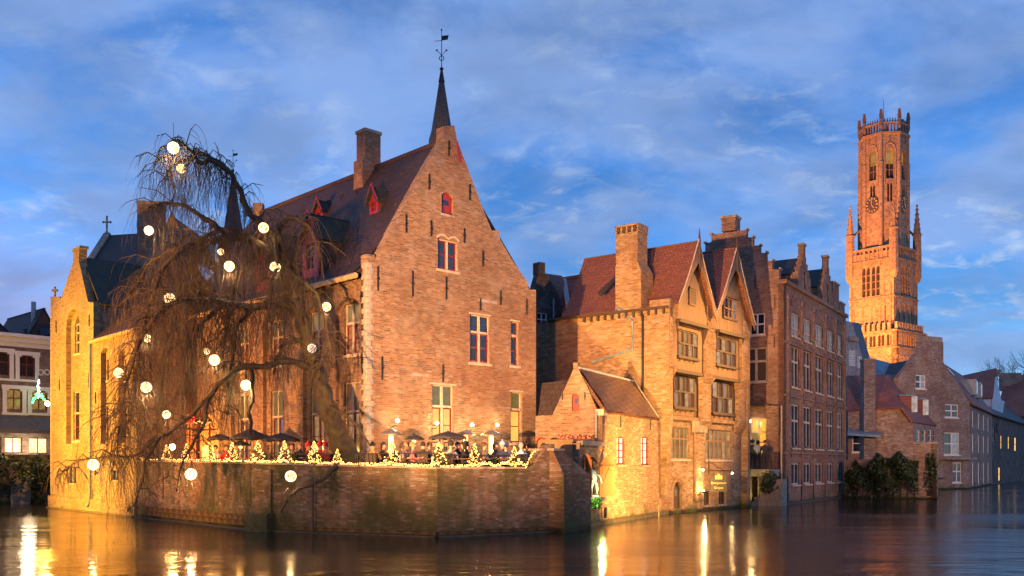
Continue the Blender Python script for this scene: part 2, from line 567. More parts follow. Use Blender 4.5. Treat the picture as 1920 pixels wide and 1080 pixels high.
def tiles(name, c1, c2, dark, tw=0.19, th=0.15, moss=0.0, sheen=0.3, mosscol=(0.05, 0.06, 0.02)):
    m, nt, b = nmat(name); N = NT(nt)
    uv = N.coord("UV")
    wob = N.n("ShaderNodeTexNoise", {"Vector": uv, "Scale": 0.8, "Detail": 3.0}).outputs["Color"]
    sc_ = N.n("ShaderNodeVectorMath", {0: wob, "Scale": 0.10}, operation="SCALE").outputs[0]
    uv2 = N.n("ShaderNodeVectorMath", {0: uv, 1: sc_}, operation="ADD").outputs[0]
    br = N.n("ShaderNodeTexBrick", {"Vector": uv2, "Color1": c4(c1), "Color2": c4(c2), "Mortar": c4(dark), "Scale": 1.0, "Mortar Size": 0.016,
                                    "Mortar Smooth": 0.5, "Brick Width": tw, "Row Height": th})
    colr = br.outputs["Color"]
    big = N.noise(uv, 0.5, 6, 0.62)
    colr = N.mix(N.ramp(big, 0.42, 0.72, 0, 0.7), colr, c4(dark))
    fine = N.noise(uv, 6.0, 3, 0.6)
    colr = N.mix(N.ramp(fine, 0.5, 0.75, 0, 0.5), colr, c4(c2, 1.5))
    if moss:
        mo = N.noise(uv, 1.3, 6, 0.65)
        colr = N.mix(N.ramp(mo, 0.5, 0.66, 0, moss), colr, c4(mosscol))
    nt.links.new(colr, b.inputs["Base Color"])
    b.inputs["Roughness"].default_value = 0.62
    b.inputs["Specular IOR Level"].default_value = sheen
    sv = N.n("ShaderNodeSeparateXYZ", {0: uv2}).outputs[1]
    saw = N.math("FRACT", N.math("DIVIDE", sv, th))
    h = N.math("ADD", N.math("MULTIPLY", N.math("SUBTRACT", 1.0, saw), 0.9), N.math("MULTIPLY", N.noise(uv2, 7, 2), 0.5))
    h = N.math("SUBTRACT", h, N.math("MULTIPLY", br.outputs["Fac"], 0.5))
    N.bump(h, 0.7, 0.03, b)
    return m
def timber(name, c, dark, rough=0.7):
    m, nt, b = nmat(name); N = NT(nt)
    v = N.coord("UV", scale=(9, 0.8, 1))
    f = N.noise(v, 2.0, 6, 0.65, 0.6)
    colr = N.mix(N.ramp(f, 0.35, 0.7), c4(dark), c4(c))
    oi = N.n("ShaderNodeObjectInfo").outputs["Random"]
    colr = N.mix(N.math("MULTIPLY", oi, 0.4), colr, c4(dark))
    w = N.noise(N.coord("UV", scale=(2, 0.4, 1)), 1.0, 4)
    colr = N.mix(N.ramp(w, 0.5, 0.75, 0, 0.6), colr, c4(dark, 0.7))
    nt.links.new(colr, b.inputs["Base Color"])
    b.inputs["Roughness"].default_value = rough
    N.bump(f, 0.3, 0.02, b)
    return m
def glass(name, tint=(0.02, 0.025, 0.035), rough=0.08):
    m, nt, b = nmat(name); N = NT(nt)
    v = N.coord("Object")
    nt.links.new(N.mix(N.ramp(N.noise(v, 1.5, 3), 0.4, 0.65), c4(tint), c4(tint, 1.8)), b.inputs["Base Color"])
    b.inputs["Roughness"].default_value = rough
    b.inputs["IOR"].default_value = 1.5
    b.inputs["Specular IOR Level"].default_value = 0.5
    N.bump(N.noise(v, 2.2, 2), 0.12, 0.05, b)
    return m
def litglass(name, c, strength, c2=None, scale=2.0, vary=0.6):
    m, nt, b = nmat(name); N = NT(nt)
    v = N.coord("Object")
    f = N.ramp(N.noise(v, scale, 4, 0.6), 0.35, 0.68)
    b.inputs["Base Color"].default_value = (0.02, 0.02, 0.02, 1)
    b.inputs["Roughness"].default_value = 0.15
    nt.links.new(N.mix(f, c4(c2 or c, 1 - vary if not c2 else 1), c4(c)), b.inputs["Emission Color"])
    b.inputs["Emission Strength"].default_value = strength
    return m
def emis(name, c, s):
    m, nt, b = nmat(name)
    b.inputs["Base Color"].default_value = c4(c, 0.5)
    b.inputs["Emission Color"].default_value = c4(c)
    b.inputs["Emission Strength"].default_value = s
    return m

MAT = dict(
    brick_gable=brick("gable_brick", (0.42, 0.225, 0.13), (0.28, 0.135, 0.08), (0.40, 0.32, 0.23), bw=0.23, bh=0.072, stain=0.45, pale=0.34, seed=1.3),
    brick_side=brick("side_brick", (0.38, 0.22, 0.12), (0.24, 0.12, 0.07), (0.36, 0.29, 0.21), stain=0.4, seed=5.1),
    brick_yellow=brick("yellow_brick", (0.50, 0.34, 0.15), (0.38, 0.24, 0.10), (0.44, 0.36, 0.22), stain=0.22, pale=0.15, seed=2.7),
    brick_canal=brick("canal_brick", (0.42, 0.25, 0.14), (0.30, 0.16, 0.09), (0.45, 0.36, 0.25), stain=0.28, pale=0.45, palec=(0.62, 0.52, 0.38), seed=8.2, wet=True),
    brick_timber_house=brick("weathered_brick", (0.44, 0.28, 0.145), (0.31, 0.18, 0.09), (0.40, 0.31, 0.2), stain=0.42, pale=0.4, seed=3.9, wet=True),
    brick_step=brick("brown_brick", (0.39, 0.215, 0.15), (0.26, 0.135, 0.095), (0.31, 0.24, 0.19), stain=0.35, pale=0.15, seed=4.4, wet=True),
    brick_grey=brick("grey_brick", (0.13, 0.11, 0.11), (0.08, 0.07, 0.072), (0.15, 0.13, 0.125), stain=0.3, pale=0.2, seed=6.6),
    brick_far=brick("far_brick", (0.44, 0.27, 0.20), (0.30, 0.175, 0.13), (0.46, 0.40, 0.34), stain=0.4, pale=0.55, palec=(0.62, 0.55, 0.5), seed=9.3, wet=True),
    brick_quay=brick("quay_brick", (0.30, 0.18, 0.10), (0.17, 0.095, 0.05), (0.24, 0.19, 0.13), bw=0.24, bh=0.08, stain=0.55, pale=0.6, palec=(0.46, 0.40, 0.34), moss=0.8, wet=True, seed=7.7),
    brick_shop=brick("shop_brick", (0.30, 0.20, 0.17), (0.22, 0.145, 0.12), (0.33, 0.29, 0.26), stain=0.2, seed=11.0),
    stone_tower=brick("tower_stone", (0.48, 0.36, 0.24), (0.40, 0.29, 0.19), (0.36, 0.27, 0.18), bw=0.6, bh=0.3, stain=0.3, pale=0.2, seed=12.0, msz=0.02),
    roof_main=tiles("brown_roof_tile", (0.074, 0.034, 0.024), (0.042, 0.023, 0.018), (0.018, 0.013, 0.012), moss=0.2),
    roof_far=tiles("far_red_tile", (0.27, 0.085, 0.055), (0.18, 0.06, 0.042), (0.07, 0.035, 0.03), tw=0.3, th=0.3),
    roof_red=tiles("red_roof_tile", (0.20, 0.075, 0.045), (0.13, 0.05, 0.035), (0.05, 0.03, 0.026)),
    roof_dark=tiles("dark_pantile", (0.05, 0.035, 0.032), (0.035, 0.026, 0.025), (0.016, 0.013, 0.013), tw=0.28, th=0.3),
    roof_pan=tiles("pantile", (0.17, 0.07, 0.05), (0.10, 0.045, 0.036), (0.04, 0.025, 0.022), tw=0.28, th=0.32),
    roof_moss=tiles("mossy_roof_tile", (0.13, 0.06, 0.035), (0.09, 0.045, 0.03), (0.05, 0.03, 0.022), moss=0.6, mosscol=(0.10, 0.05, 0.02)),
    slate=tiles("slate", (0.026, 0.028, 0.034), (0.018, 0.02, 0.025), (0.01, 0.011, 0.014), tw=0.22, th=0.2, sheen=0.5),
    slate_green=tiles("mossy_slate", (0.04, 0.045, 0.035), (0.028, 0.03, 0.026), (0.015, 0.016, 0.014), moss=0.6),
    lead=plain("lead", (0.16, 0.22, 0.28), 0.45, 0.3),
    gutter=plain("gutter_metal", (0.40, 0.30, 0.15), 0.5, 0.2),
    stone=plain("stone", (0.36, 0.31, 0.25), 0.8, var=0.3, bump=0.3),
    stone_white=plain("white_quoin_stone", (0.26, 0.24, 0.22), 0.8, var=0.4, scale=2.0, bump=0.4),
    stone_dark=plain("weathered_stone", (0.22, 0.19, 0.15), 0.85, var=0.4, bump=0.4),
    white=plain("white_paint", (0.58, 0.57, 0.55), 0.5, var=0.08),
    red=plain("red_paint", (0.19, 0.012, 0.014), 0.45, var=0.25),
    redwin=plain("dark_red_paint", (0.13, 0.012, 0.012), 0.45, var=0.25),
    orange_wood=timber("orange_shutter_wood", (0.52, 0.20, 0.05), (0.36, 0.13, 0.03), 0.5),
    timber=timber("weathered_oak", (0.25, 0.155, 0.08), (0.10, 0.06, 0.03)),
    timber_dark=timber("dark_oak", (0.06, 0.037, 0.022), (0.028, 0.018, 0.012)),
    iron=plain("black_iron", (0.02, 0.02, 0.022), 0.5, 0.5),
    darkwood=timber("black_brown_wood", (0.06, 0.04, 0.025), (0.025, 0.018, 0.013)),
    glass=glass("window_glass", (0.010, 0.013, 0.022)),
    glass_amber=glass("leaded_glass", (0.14, 0.10, 0.05), 0.22),
    glass_warm=plain("old_dark_glass", (0.045, 0.028, 0.014), 0.25, spec=0.2),
    lit_yellow=litglass("lit_yellow_window", (1.0, 0.62, 0.12), 0.62, (0.85, 0.42, 0.07), 1.2),
    lit_green=litglass("lit_leaded_window", (0.55, 0.36, 0.07), 0.22, (0.30, 0.22, 0.06), 3),
    lit_white=litglass("lit_lace_window", (1.0, 0.80, 0.48), 1.5, (0.75, 0.36, 0.12), 7),
    lit_orange=litglass("lit_orange_window", (1.0, 0.28, 0.03), 1.5, (0.5, 0.12, 0.01), 3),
    lit_shop=litglass("lit_shop_window", (1.0, 0.76, 0.40), 1.5, (0.8, 0.24, 0.04), 6),
    lit_pale=litglass("pale_lit_window", (0.95, 0.76, 0.66), 0.30, (0.5, 0.36, 0.34), 2),
    dim_glow=litglass("dim_glow_pane", (0.9, 0.55, 0.15), 0.25, (0.3, 0.16, 0.05), 2),  # dimly lit rooms; on the timber house also painted warm reflections
    reflect_glow=litglass("reflect_glow_pane", (1.0, 0.66, 0.28), 0.34, (0.35, 0.18, 0.05), 4),  # emission stands in for warm reflections in the timber house glass
    lit_blue=litglass("pale_blind_window", (0.62, 0.58, 0.62), 0.17, (0.25, 0.27, 0.36), 2),
    bulb=emis("fairy_bulb", (1.0, 0.45, 0.10), 3.6),
    bulb_red=emis("red_bulb", (1.0, 0.05, 0.02), 5.0),
    lamp=emis("lamp_glow", (1.0, 0.70, 0.34), 16.0),
    heater=emis("heater_glow", (1.0, 0.48, 0.10), 5.0),
    ball_hot=emis("light_ball_bright", (1.0, 0.72, 0.36), 1.8),
    ball_core=emis("light_ball_core", (1.0, 0.50, 0.14), 0.22),
    ball_net=emis("light_ball_net", (1.0, 0.66, 0.32), 1.6),
    ball_off=emis("light_ball_dim", (0.75, 0.66, 0.62), 0.45),
    bark=plain("bark", (0.034, 0.024, 0.015), 0.9, var=0.5, scale=6, bump=0.8),
    twig=plain("twig", (0.038, 0.026, 0.017), 0.8, var=0.35),
    fir=plain("fir_needles", (0.025, 0.05, 0.02), 0.8, var=0.4),
    ivy=plain("ivy_leaf", (0.022, 0.042, 0.012), 0.55, var=0.5),
    fabric=plain("dark_parasol_fabric", (0.022, 0.022, 0.032), 0.8),
    steel=plain("brushed_steel", (0.35, 0.34, 0.33), 0.35, 0.8),
    paving=plain("terrace_paving", (0.18, 0.15, 0.12), 0.85, bump=0.3),
    concrete=plain("old_render", (0.30, 0.27, 0.24), 0.85, var=0.35, bump=0.3),
    gold=plain("gilt", (0.75, 0.50, 0.14), 0.4, 0.4),
    awning=plain("awning_cloth", (0.09, 0.09, 0.09), 0.8),
    bronze=plain("pale_statue", (0.55, 0.50, 0.40), 0.5),
)
# moss on the tree's upper limbs
# ================================================================== SETTING: water, ground
def water_mat():
    m, nt, b = nmat("canal_water"); N = NT(nt)
    b.inputs["Base Color"].default_value = (0.010, 0.012, 0.012, 1)
    b.inputs["Roughness"].default_value = 0.13
    b.inputs["IOR"].default_value = 1.33
    b.inputs["Specular IOR Level"].default_value = 0.5
    v = N.coord("Object", scale=(0.55, 1.0, 1))
    n1 = N.noise(v, 0.9, 3, 0.5, 0.6)
    n2 = N.noise(N.coord("Object", scale=(0.35, 1.0, 1), loc=(4, 9, 0)), 0.22, 3, 0.5, 1.2)
    n3 = N.noise(N.coord("Object", scale=(0.7, 1.6, 1)), 3.2, 2, 0.5, 0.3)
    h = N.math("ADD", N.math("MULTIPLY", n1, 0.55), N.math("MULTIPLY", n2, 1.3))
    h = N.math("ADD", h, N.math("MULTIPLY", n3, 0.22))
    N.bump(h, 0.20, 0.20, b)
    rr = N.ramp(N.noise(N.coord("Object", scale=(0.3, 1, 1)), 0.12, 3), 0.4, 0.65, 0.09, 0.20)
    nt.links.new(rr, b.inputs["Roughness"])
    return m
mb = MB()
mb.face([(-260, -40, 0), (260, -40, 0), (260, 420, 0), (-260, 420, 0)])
tag(mb.build("canal_water", water_mat()), kind="structure")

# ------------------------------------------------------------------ plan
PA, PB = PX(688, 35.7), PX(1005, 42.0)               # gable of the big house
G = Fac(PA, PB)
gl = V((-G.t.y, G.t.x))                             # back along the big house
PLE = PA + gl * 16.2
L = Fac(PLE, PA)                                    # its long terrace front
QT0, QT1 = W(95, 952), W(480, 995)                  # water line of wing and quay
WING = Fac(QT0, QT1)
Q2 = W(820, 1008); Q3 = W(1040, 997)
K0, K1 = W(1093, 989), W(1240, 965)                 # small house
K = Fac(K0, K1)
T1 = W(1394, 951)
T = Fac(K1, T1)                                     # timber house
S0 = W(1470, 947); S1 = PX(1586, 70.5)
S = Fac(S0, S1)                                     # stepped house, canal side
sl = V((-S.t.y, S.t.x))
mb = MB()
gz = 1.2
plan = [PX(-300, 64), PX(60, 66), PLE + gl * 3, PA + G.t * 2 + gl * 2, PB + gl * 3, K1 + V((-2.5, 1.5)), T1 + V((-3, 2)), S0 + sl * 4, S1 + sl * 4, PX(1720, 75), PX(1850, 130), PX(1960, 160), V((230, 400)), V((-230, 400))]
polys = [V((p.x, p.y, 0)) for p in plan]
for tri in tessellate_polygon([polys]):
    a, b, c = (polys[i] for i in tri)
    if (b - a).cross(c - a).z < 0: b, c = c, b
    mb.face([V((q.x, q.y, gz)) for q in (a, b, c)])
tag(mb.build("ground", MAT["paving"]), kind="structure")

# terrace behind the quay wall
mb = MB()
TZ = 1.95
tp = [WING.p(WING.u(262), 0) , V((QT1.x, QT1.y, 0)), V((Q2.x, Q2.y, 0)), V((Q3.x, Q3.y, 0)), v3(PB + G.t * 1.2, 0), v3(PA, 0), v3(PLE, 0)]
cen = sum(tp, V((0, 0, 0))) / len(tp)
tp = [p + (cen - p).normalized() * 0.15 for p in tp]
for tri in tessellate_polygon([tp]):
    a, b, c = (tp[i] for i in tri)
    if (b - a).cross(c - a).z < 0: b, c = c, b
    mb.face([V((q.x, q.y, TZ)) for q in (a, b, c)])
tag(mb.build("terrace_pavement", MAT["paving"]), kind="structure")

# ------------------------------------------------------------------ quay wall
def zq(x):           # top of the quay wall along the picture
    return 2.62 if x < 260 else 2.60 - (x - 260) / 560 * 0.26 if x < 820 else 2.33
quay = thing("quay_wall", v3(Q2, 0), "old mossy brick quay wall round the restaurant terrace, string of lights on top", "wall")
uq = WING.u(258)
A_ = WING.p(uq, 0)
qs1 = Fac(A_, QT1); qs2 = Fac(QT1, Q2); qs3 = Fac(Q2, Q3)
def qwall(fac, z0, z1, extra=None):
    out = [(0, -0.6), (fac.L, -0.6)] + (extra or [(fac.L, z1)]) + [(0, z0)]
    return wall("wall", fac, out, [], MAT["brick_quay"], quay, thick=0.5)
qwall(qs1, zq(258), zq(480))
qwall(qs2, zq(480), zq(820))
sw = [(qs3.L, qs3.q(1036, 832)[1])] + [(qs3.u(x), qs3.q(x, y)[1]) for x, y in ((1030, 834), (1022, 842), (1014, 855), (1005, 868), (994, 876), (982, 879))]
qwall(qs3, zq(820), zq(1000), sw)
for fac, a, b, u1 in ((qs1, zq(258), zq(480), None), (qs2, zq(480), zq(820), None), (qs3, zq(820), zq(980), qs3.u(984))):
    n = max(3, int((u1 or fac.L) / 0.75))
    LL = u1 or fac.L
    for i in range(n):                                   # coping stones
        mb = MB()
        t0, t1 = i / n, (i + 1) / n
        za, zb = a + (b - a) * t0, a + (b - a) * t1
        q0, q1 = LL * t0 + 0.008, LL * t1 - 0.008
        j = rnd.uniform(-0.008, 0.012)
        mb.hexa([fac.p(q0, za + 0.002, 0.06 + j), fac.p(q1, zb + 0.002, 0.06 + j), fac.p(q1, zb + 0.002, -0.5), fac.p(q0, za + 0.002, -0.5)],
                [fac.p(q0, za + 0.07 + j, 0.05 + j), fac.p(q1, zb + 0.07 + j, 0.05 + j), fac.p(q1, zb + 0.07, -0.5), fac.p(q0, za + 0.07, -0.5)])
        mb.build("coping_stone", MAT["stone_dark"], quay)
def course(fac, u0, u1, z0, z1, d, mat, step=0.55, name="base_stone"):
    u = u0
    while u < u1 - 0.1:
        w = min(step * rnd.uniform(0.7, 1.3), u1 - u)
        mb = MB()
        j = rnd.uniform(-0.012, 0.012)
        fac.box(mb, u + 0.006, u + w - 0.006, z0, z1 - rnd.uniform(0.0, 0.03), -0.05, d + j)
        mb.build(name, mat, quay)
        u += w
slime = plain("slimy_stone", (0.07, 0.052, 0.026), 0.9, var=0.6, scale=2.5, bump=0.4, spec=0.1)
for k in range(2):
    course(qs1, 1.2, qs1.L - 0.5, 0.16 + 0.21 * k, 0.355 + 0.21 * k, 0.10 - 0.03 * k, slime)
course(qs2, 1.0, qs2.L - 0.05, 0.08, 0.22, 0.035, slime)
course(qs3, 0.05, qs3.L - 0.2, 0.08, 0.22, 0.035, slime)
# algae-green lower ledge just over the water
for fac in (qs1, qs2, qs3):
    mb = MB()
    fac.box(mb, 0.02, fac.L - 0.02, -0.5, 0.06, -0.2, 0.16)
    mb.build("footing", plain("footing_slime", (0.03, 0.03, 0.015), 0.6, var=0.6), quay)
# mossy stub pier at the bend
mb = MB()
pu = qs2.u(494); 
mb.hexa([qs2.p(pu - 0.55, -0.5, 0.55), qs2.p(pu + 0.6, -0.5, 0.55), qs2.p(pu + 0.6, -0.5, -0.2), qs2.p(pu - 0.55, -0.5, -0.2)],
        [qs2.p(pu - 0.48, 0.62, 0.42), qs2.p(pu + 0.5, 0.66, 0.42), qs2.p(pu + 0.5, 0.70, -0.2), qs2.p(pu - 0.48, 0.68, -0.2)])
mb.build("stub_pier", plain("mossy_pier", (0.03, 0.032, 0.012), 0.9, var=0.6, scale=4, bump=0.8), quay)
mb = MB()
qs2.box(mb, pu - 0.3, pu + 0.42, 0.6, 2.3, -0.1, 0.10)
mb.build("pilaster", MAT["brick_quay"], quay)
for x, y0, y1, fac in ((306, 889, 936, qs1),):
    u, z1 = fac.q(x, y0); z0 = fac.q(x, y1)[1]
    mb = MB(); fac.box(mb, u - 0.05, u + 0.05, z0, z1, -0.02, 0.012); mb.build("drain_slot", MAT["iron"], quay)
mb = MB()
u = qs2.u(597)
mb.tube([qs2.p(u, -0.4, 0.35), qs2.p(u, 2.0, 0.33)], 0.045, 7)
mb.ball(qs2.p(u, 2.0, 0.33), 0.06)
tag(mb.build("mooring_post", MAT["darkwood"]), "thin dark mooring post standing in the water against the quay wall", "post")
# buttress between quay and small house
but = thing("brick_buttress", v3(W(1062, 1000), 0), "dark sloping brick buttress standing in the canal beside the open shutters", "buttress")
b0, b1 = W(1041, 998), W(1091, 992)
BF = Fac(b0, b1)
mb = MB()
zt = P(1050, 845, b0.y)[2]; zm = P(1062, 890, W(1062, 1000).y)[2]
o0 = BF.p(-0.02, 0, 0.35); o1 = BF.p(BF.L, 0, 0.30)
pts = lambda z, d, w0, w1: [BF.p(w0, z, d), BF.p(w1, z, d), BF.p(w1, z, -1.4), BF.p(w0, z, -1.4)]
mb.hexa(pts(-0.5, 0.42, -0.02, BF.L), pts(zm, 0.36, 0.0, BF.L - 0.04))
mb.hexa(pts(zm, 0.36, 0.0, BF.L - 0.04), [BF.p(0.0, zt, -0.1), BF.p(0.62, zt, -0.1), BF.p(0.62, zt, -1.4), BF.p(0.0, zt, -1.4)])
mb.build("shaft", brick("buttress_brick", (0.27, 0.15, 0.08), (0.15, 0.08, 0.045), (0.2, 0.15, 0.1), stain=0.6, pale=0.3, moss=0.6, wet=True, seed=13.0), but)
mb = MB()
mb.box((BF.p(0.3, 0, -0.7).x, BF.p(0.3, 0, -0.7).y, zt + 0.002), 0.8, 1.4, 0.08, rz=math.atan2(BF.t.y, BF.t.x))
mb.build("cap_stone", MAT["stone_dark"], but)

# ================================================================== BIG BRICK HOUSE
big = thing("brick_house", v3(PA, 1.5), "large floodlit brick house with steep brown roof, tall gable and slender spire", "house")
zb = 1.5
go = [G.q(*p) for p in ((688, 476), (702, 478), (703, 487))]
go += [G.q(*p) for p in ((735, 428), (760, 382), (790, 328), (812, 290), (829, 263), (830, 237), (852, 235), (857, 263), (872, 302), (892, 355), (907, 395), (922, 432), (936, 432), (937, 447), (960, 487), (990, 530), (992, 543))]
go += [(G.L, G.q(1004, 543)[1]), (G.L, zb), (0, zb)]
go[0] = (0, go[0][1])
gr = {k: G.rect(*v) for k, v in dict(a=(810, 722, 851, 833), b=(881, 591, 919, 681), c=(958, 603, 973, 686), d=(958, 735, 979, 831), e=(821, 450, 859, 507), f=(828, 361, 850, 402)).items()}
holes = [rect_poly(gr[k]) for k in "abcde"] + [arch_poly(gr["f"], 0.14)]
wall("wall", G, go, holes, MAT["brick_gable"], big, thick=0.4)
def cross_glass(lit):
    if lit: return lambda i, j: MAT["lit_yellow"] if j == 0 else MAT["lit_green"]
    return MAT["glass"]
st = MAT["stone"]; rd = MAT["redwin"]
window(G, gr["a"], big, 2, (0.64,), 0.05, st, cross_glass(True), sill=st, mull=st, case=(rd, (0,), 0.06))
window(G, gr["b"], big, 2, (0.64,), 0.05, st, cross_glass(False), sill=st, mull=st, case=(rd, (0,), 0.07))
window(G, gr["c"], big, 1, (0.68,), 0.04, st, cross_glass(False), sill=st, mull=st, case=(rd, (0, 1), 0.06))
window(G, gr["d"], big, 1, (0.66,), 0.05, st, cross_glass(True), sill=st, mull=st, case=(rd, (0,), 0.05))
window(G, gr["e"], big, 2, (), 0.05, st, MAT["glass"], sill=st, mull=st, case=(rd, (0,), 0.06))
# loft shutter
r = gr["f"]; mb = MB(); G.box(mb, r[0], r[2], r[1], r[3], -0.2, -0.12); w = mb.build("loft_door", MAT["red"], big)
mb = MB(); G.box(mb, r[0] + 0.18, r[2] - 0.18, r[1] + 0.4, r[1] + 0.6, -0.12, -0.105); mb.build("pane", MAT["glass"], w)
mb = MB(); G.box(mb, r[0] - 0.06, r[2] + 0.06, r[1] - 0.09, r[1] - 0.002, -0.1, 0.05); mb.build("sill", MAT["stone_white"], w)
for k, ex in (("a", 0.12), ("b", 0.05), ("d", 0.05), ("c", 0.05)):
    r = gr[k]; mb = MB(); G.box(mb, r[0] - ex, r[2] + ex, r[3] + 0.003, r[3] + 0.07, -0.1, 0.025); mb.build("lintel", st, big)
for a0, a1 in ((gr["e"][0] - 0.05, (gr["e"][0] + gr["e"][2]) / 2 - 0.01), ((gr["e"][0] + gr["e"][2]) / 2 + 0.01, gr["e"][2] + 0.05)):
    z = gr["e"][3]; mb = MB()
    n = 6
    for i in range(n):
        t0, t1 = i / n, (i + 1) / n
        h0, h1 = 0.12 * math.sin(math.pi * t0), 0.12 * math.sin(math.pi * t1)
        ua, ub = a0 + (a1 - a0) * t0, a0 + (a1 - a0) * t1
        mb.hexa([G.p(ua, z + 0.003 + h0, 0.03), G.p(ub, z + 0.003 + h1, 0.03), G.p(ub, z + 0.003 + h1, -0.05), G.p(ua, z + 0.003 + h0, -0.05)],
                [G.p(ua, z + 0.09 + h0, 0.03), G.p(ub, z + 0.09 + h1, 0.03), G.p(ub, z + 0.09 + h1, -0.05), G.p(ua, z + 0.09 + h0, -0.05)])
    mb.build("hood_mould", st, big)
anchors(G, big, [(841, 264, 292), (804, 326, 355), (761, 402, 436), (808, 413, 443), (870, 428, 456), (773, 508, 556), (836, 519, 562), (708, 499, 545),
                 (716, 668, 712), (830, 683, 716), (880, 346, 376), (905, 470, 500), (938, 545, 572), (900, 560, 582), (987, 560, 590)], MAT["iron"])
# pale stone strips let into the brick
for x0, y0, x1, y1 in ((772, 699, 804, 704), (898, 560, 932, 565)):
    u0, z1 = G.q(x0, y0); u1 = G.u(x1); z0 = G.q(x0, y1)[1]
    mb = MB(); G.box(mb, u0, u1, z0, z1, -0.05, 0.008); mb.build("stone_band", MAT["stone_white"], big)
# quoins: white stones keyed into the corner
z = 1.9; k = 0
while z < G.q(690, 497)[1]:
    h = rnd.uniform(0.19, 0.24)
    lg = 0.30 if k % 2 else 0.20
    ll = 0.22 if k % 2 else 0.34
    lg += rnd.uniform(-0.03, 0.03)
    mb = MB()
    e = 0.014
    c0 = PA + G.n * e + L.n * e
    q = lambda a, b: PA + G.t * a + L.t * (-b)
    pts2 = [q(0, 0) + G.n * e + L.n * e, q(lg, 0) + G.n * e, q(lg, 0) - G.n * 0.06, q(0, 0) + (-G.n - L.n) * 0.06, q(0, ll) - L.n * 0.06, q(0, ll) + L.n * e]
    lo = [v3(p, z + 0.006) for p in pts2]; hi = [v3(p, z + h - 0.006) for p in pts2]
    mb.mesh(lo + hi, [(0, 3, 2, 1), (0, 5, 4, 3), (6, 7, 8, 9), (6, 9, 10, 11), (0, 1, 7, 6), (1, 2, 8, 7), (2, 3, 9, 8), (3, 4, 10, 9), (4, 5, 11, 10), (5, 0, 6, 11)])
    mb.build("quoin_stone", MAT["stone_white"], big)
    z += h; k += 1
# long front: recessed bays between pilasters
LZ = L.q(680, 521)[1]                                       # eaves
bays = [(629, 676), (568, 607), (493, 532), (433, 466)]
bh = []; wins = []
for i, (x0, x1) in enumerate(bays):
    u0, u1 = L.u(x0), L.u(x1)
    bh.append(arch_poly((u0, TZ + 0.25, u1, LZ - 0.65), 0.38))
door_arches = [(343, 359), (368, 409)]
ua = [(L.u(x0), TZ, L.u(x1), L.q((x0 + x1) / 2, 776)[1]) for x0, x1 in door_arches]
wall("wall", L, [(0, zb), (L.L, zb), (L.L, LZ), (0, LZ)], bh + [arch_poly(r, 0.7) for r in ua], MAT["brick_side"], big, reveal=0.18, thick=0.22)
Lb = L.off(-0.18)
uz = L.q(653, 568)[1], L.q(653, 664)[1], L.q(653, 716)[1]
wh = []; wr = []
for i, (x0, x1) in enumerate(bays):
    c = (L.u(x0) + L.u(x1)) / 2; hw = 0.52
    for (a, b, low) in ((uz[1], uz[0], 0), (TZ + 0.75, uz[2], 1)):
        r = (c - hw, a, c + hw, b); wr.append((r, low, i)); wh.append(rect_poly(r))
lo_u = L.u(430); 
wall("wall", Lb, [(L.u(425), zb), (L.L - 0.05, zb), (L.L - 0.05, LZ - 0.3), (L.u(425), LZ - 0.3)], wh, MAT["brick_side"], big, reveal=0.2, rim=False)
for r, low, i in wr:
    g = (lambda a, b: MAT["dim_glow"] if b else MAT["glass_amber"]) if not low else (lambda a, b: MAT["glass_amber"] if b else MAT["dim_glow"])
    if low and i in (2, 3): g = lambda a, b: MAT["lit_blue"] if b == 0 and a == 1 else MAT["lit_green"]
    window(Lb, r, big, 2, (0.62,), 0.05, st, g, sill=st, mull=st, case=(rd, (0,), 0.06), d=0.0)
for r in ua:                                                # arched terrace doors, glowing
    mb = MB(); L.box(mb, r[0] - 0.02, r[2] + 0.02, TZ, r[3] + 0.05, -0.28, -0.16); w = mb.build("arched_door", MAT["lit_orange"], big)
    mb = MB()
    um = (r[0] + r[2]) / 2
    for uu in (r[0] + 0.05, um, r[2] - 0.05): L.box(mb, uu - 0.04, uu + 0.04, TZ, r[3] - 0.2, -0.155, -0.11)
    L.box(mb, r[0] + 0.02, r[2] - 0.02, r[3] - 0.8, r[3] - 0.72, -0.15, -0.105)
    mb.build("door_frame", MAT["redwin"], w)
anchors(L, big, [(680, 660, 700), (612, 540, 560), (678, 545, 566), (541, 690, 718), (550, 560, 585)], MAT["iron"])
# roof
zr = G.q(842, 262)[1]
uc = G.u(842)
ez = LZ - 0.02
def rp(u, back, z):      # point over the plan: along the gable, back along the house
    a = PA + G.t * u + gl * back
    return V((a.x, a.y, z))
mb = MB()
u_e = -0.42
# slight bell-cast at the eaves
sl_ = (zr - (LZ + 0.75)) / (uc - 0.35)
prof = [(u_e, ez + 0.10), (0.35, LZ + 0.75), (uc, zr)]
for (ua_, za), (ub_, zb_) in zip(prof, prof[1:]):
    mb.slab([rp(ua_, 0.32, za), rp(ua_, 16.3, za), rp(ub_, 16.3, zb_), rp(ub_, 0.32, zb_)], 0.16)
    mb.sheet(rp(ua_, 0.34, za), rp(ua_, 16.28, za), rp(ub_, 16.28, zb_), rp(ub_, 0.34, zb_), 46, 4 if ua_ < 0 else 22, 0.035, 0.045)
rzr = G.q(1000, 540)[1]
mb.slab([rp(uc, 0.32, zr), rp(uc, 16.3, zr), rp(G.L + 0.15, 16.3, rzr - 0.2), rp(G.L + 0.15, 0.32, rzr - 0.2)], 0.16)
roof = mb.build("roof", MAT["roof_main"], big)
mb = MB()
mb.tube([rp(uc, 0.3, zr + 0.02), rp(uc, 16.3, zr + 0.02)], 0.13, 8)
mb.build("ridge_tiles", MAT["roof_main"], roof)
mb = MB()
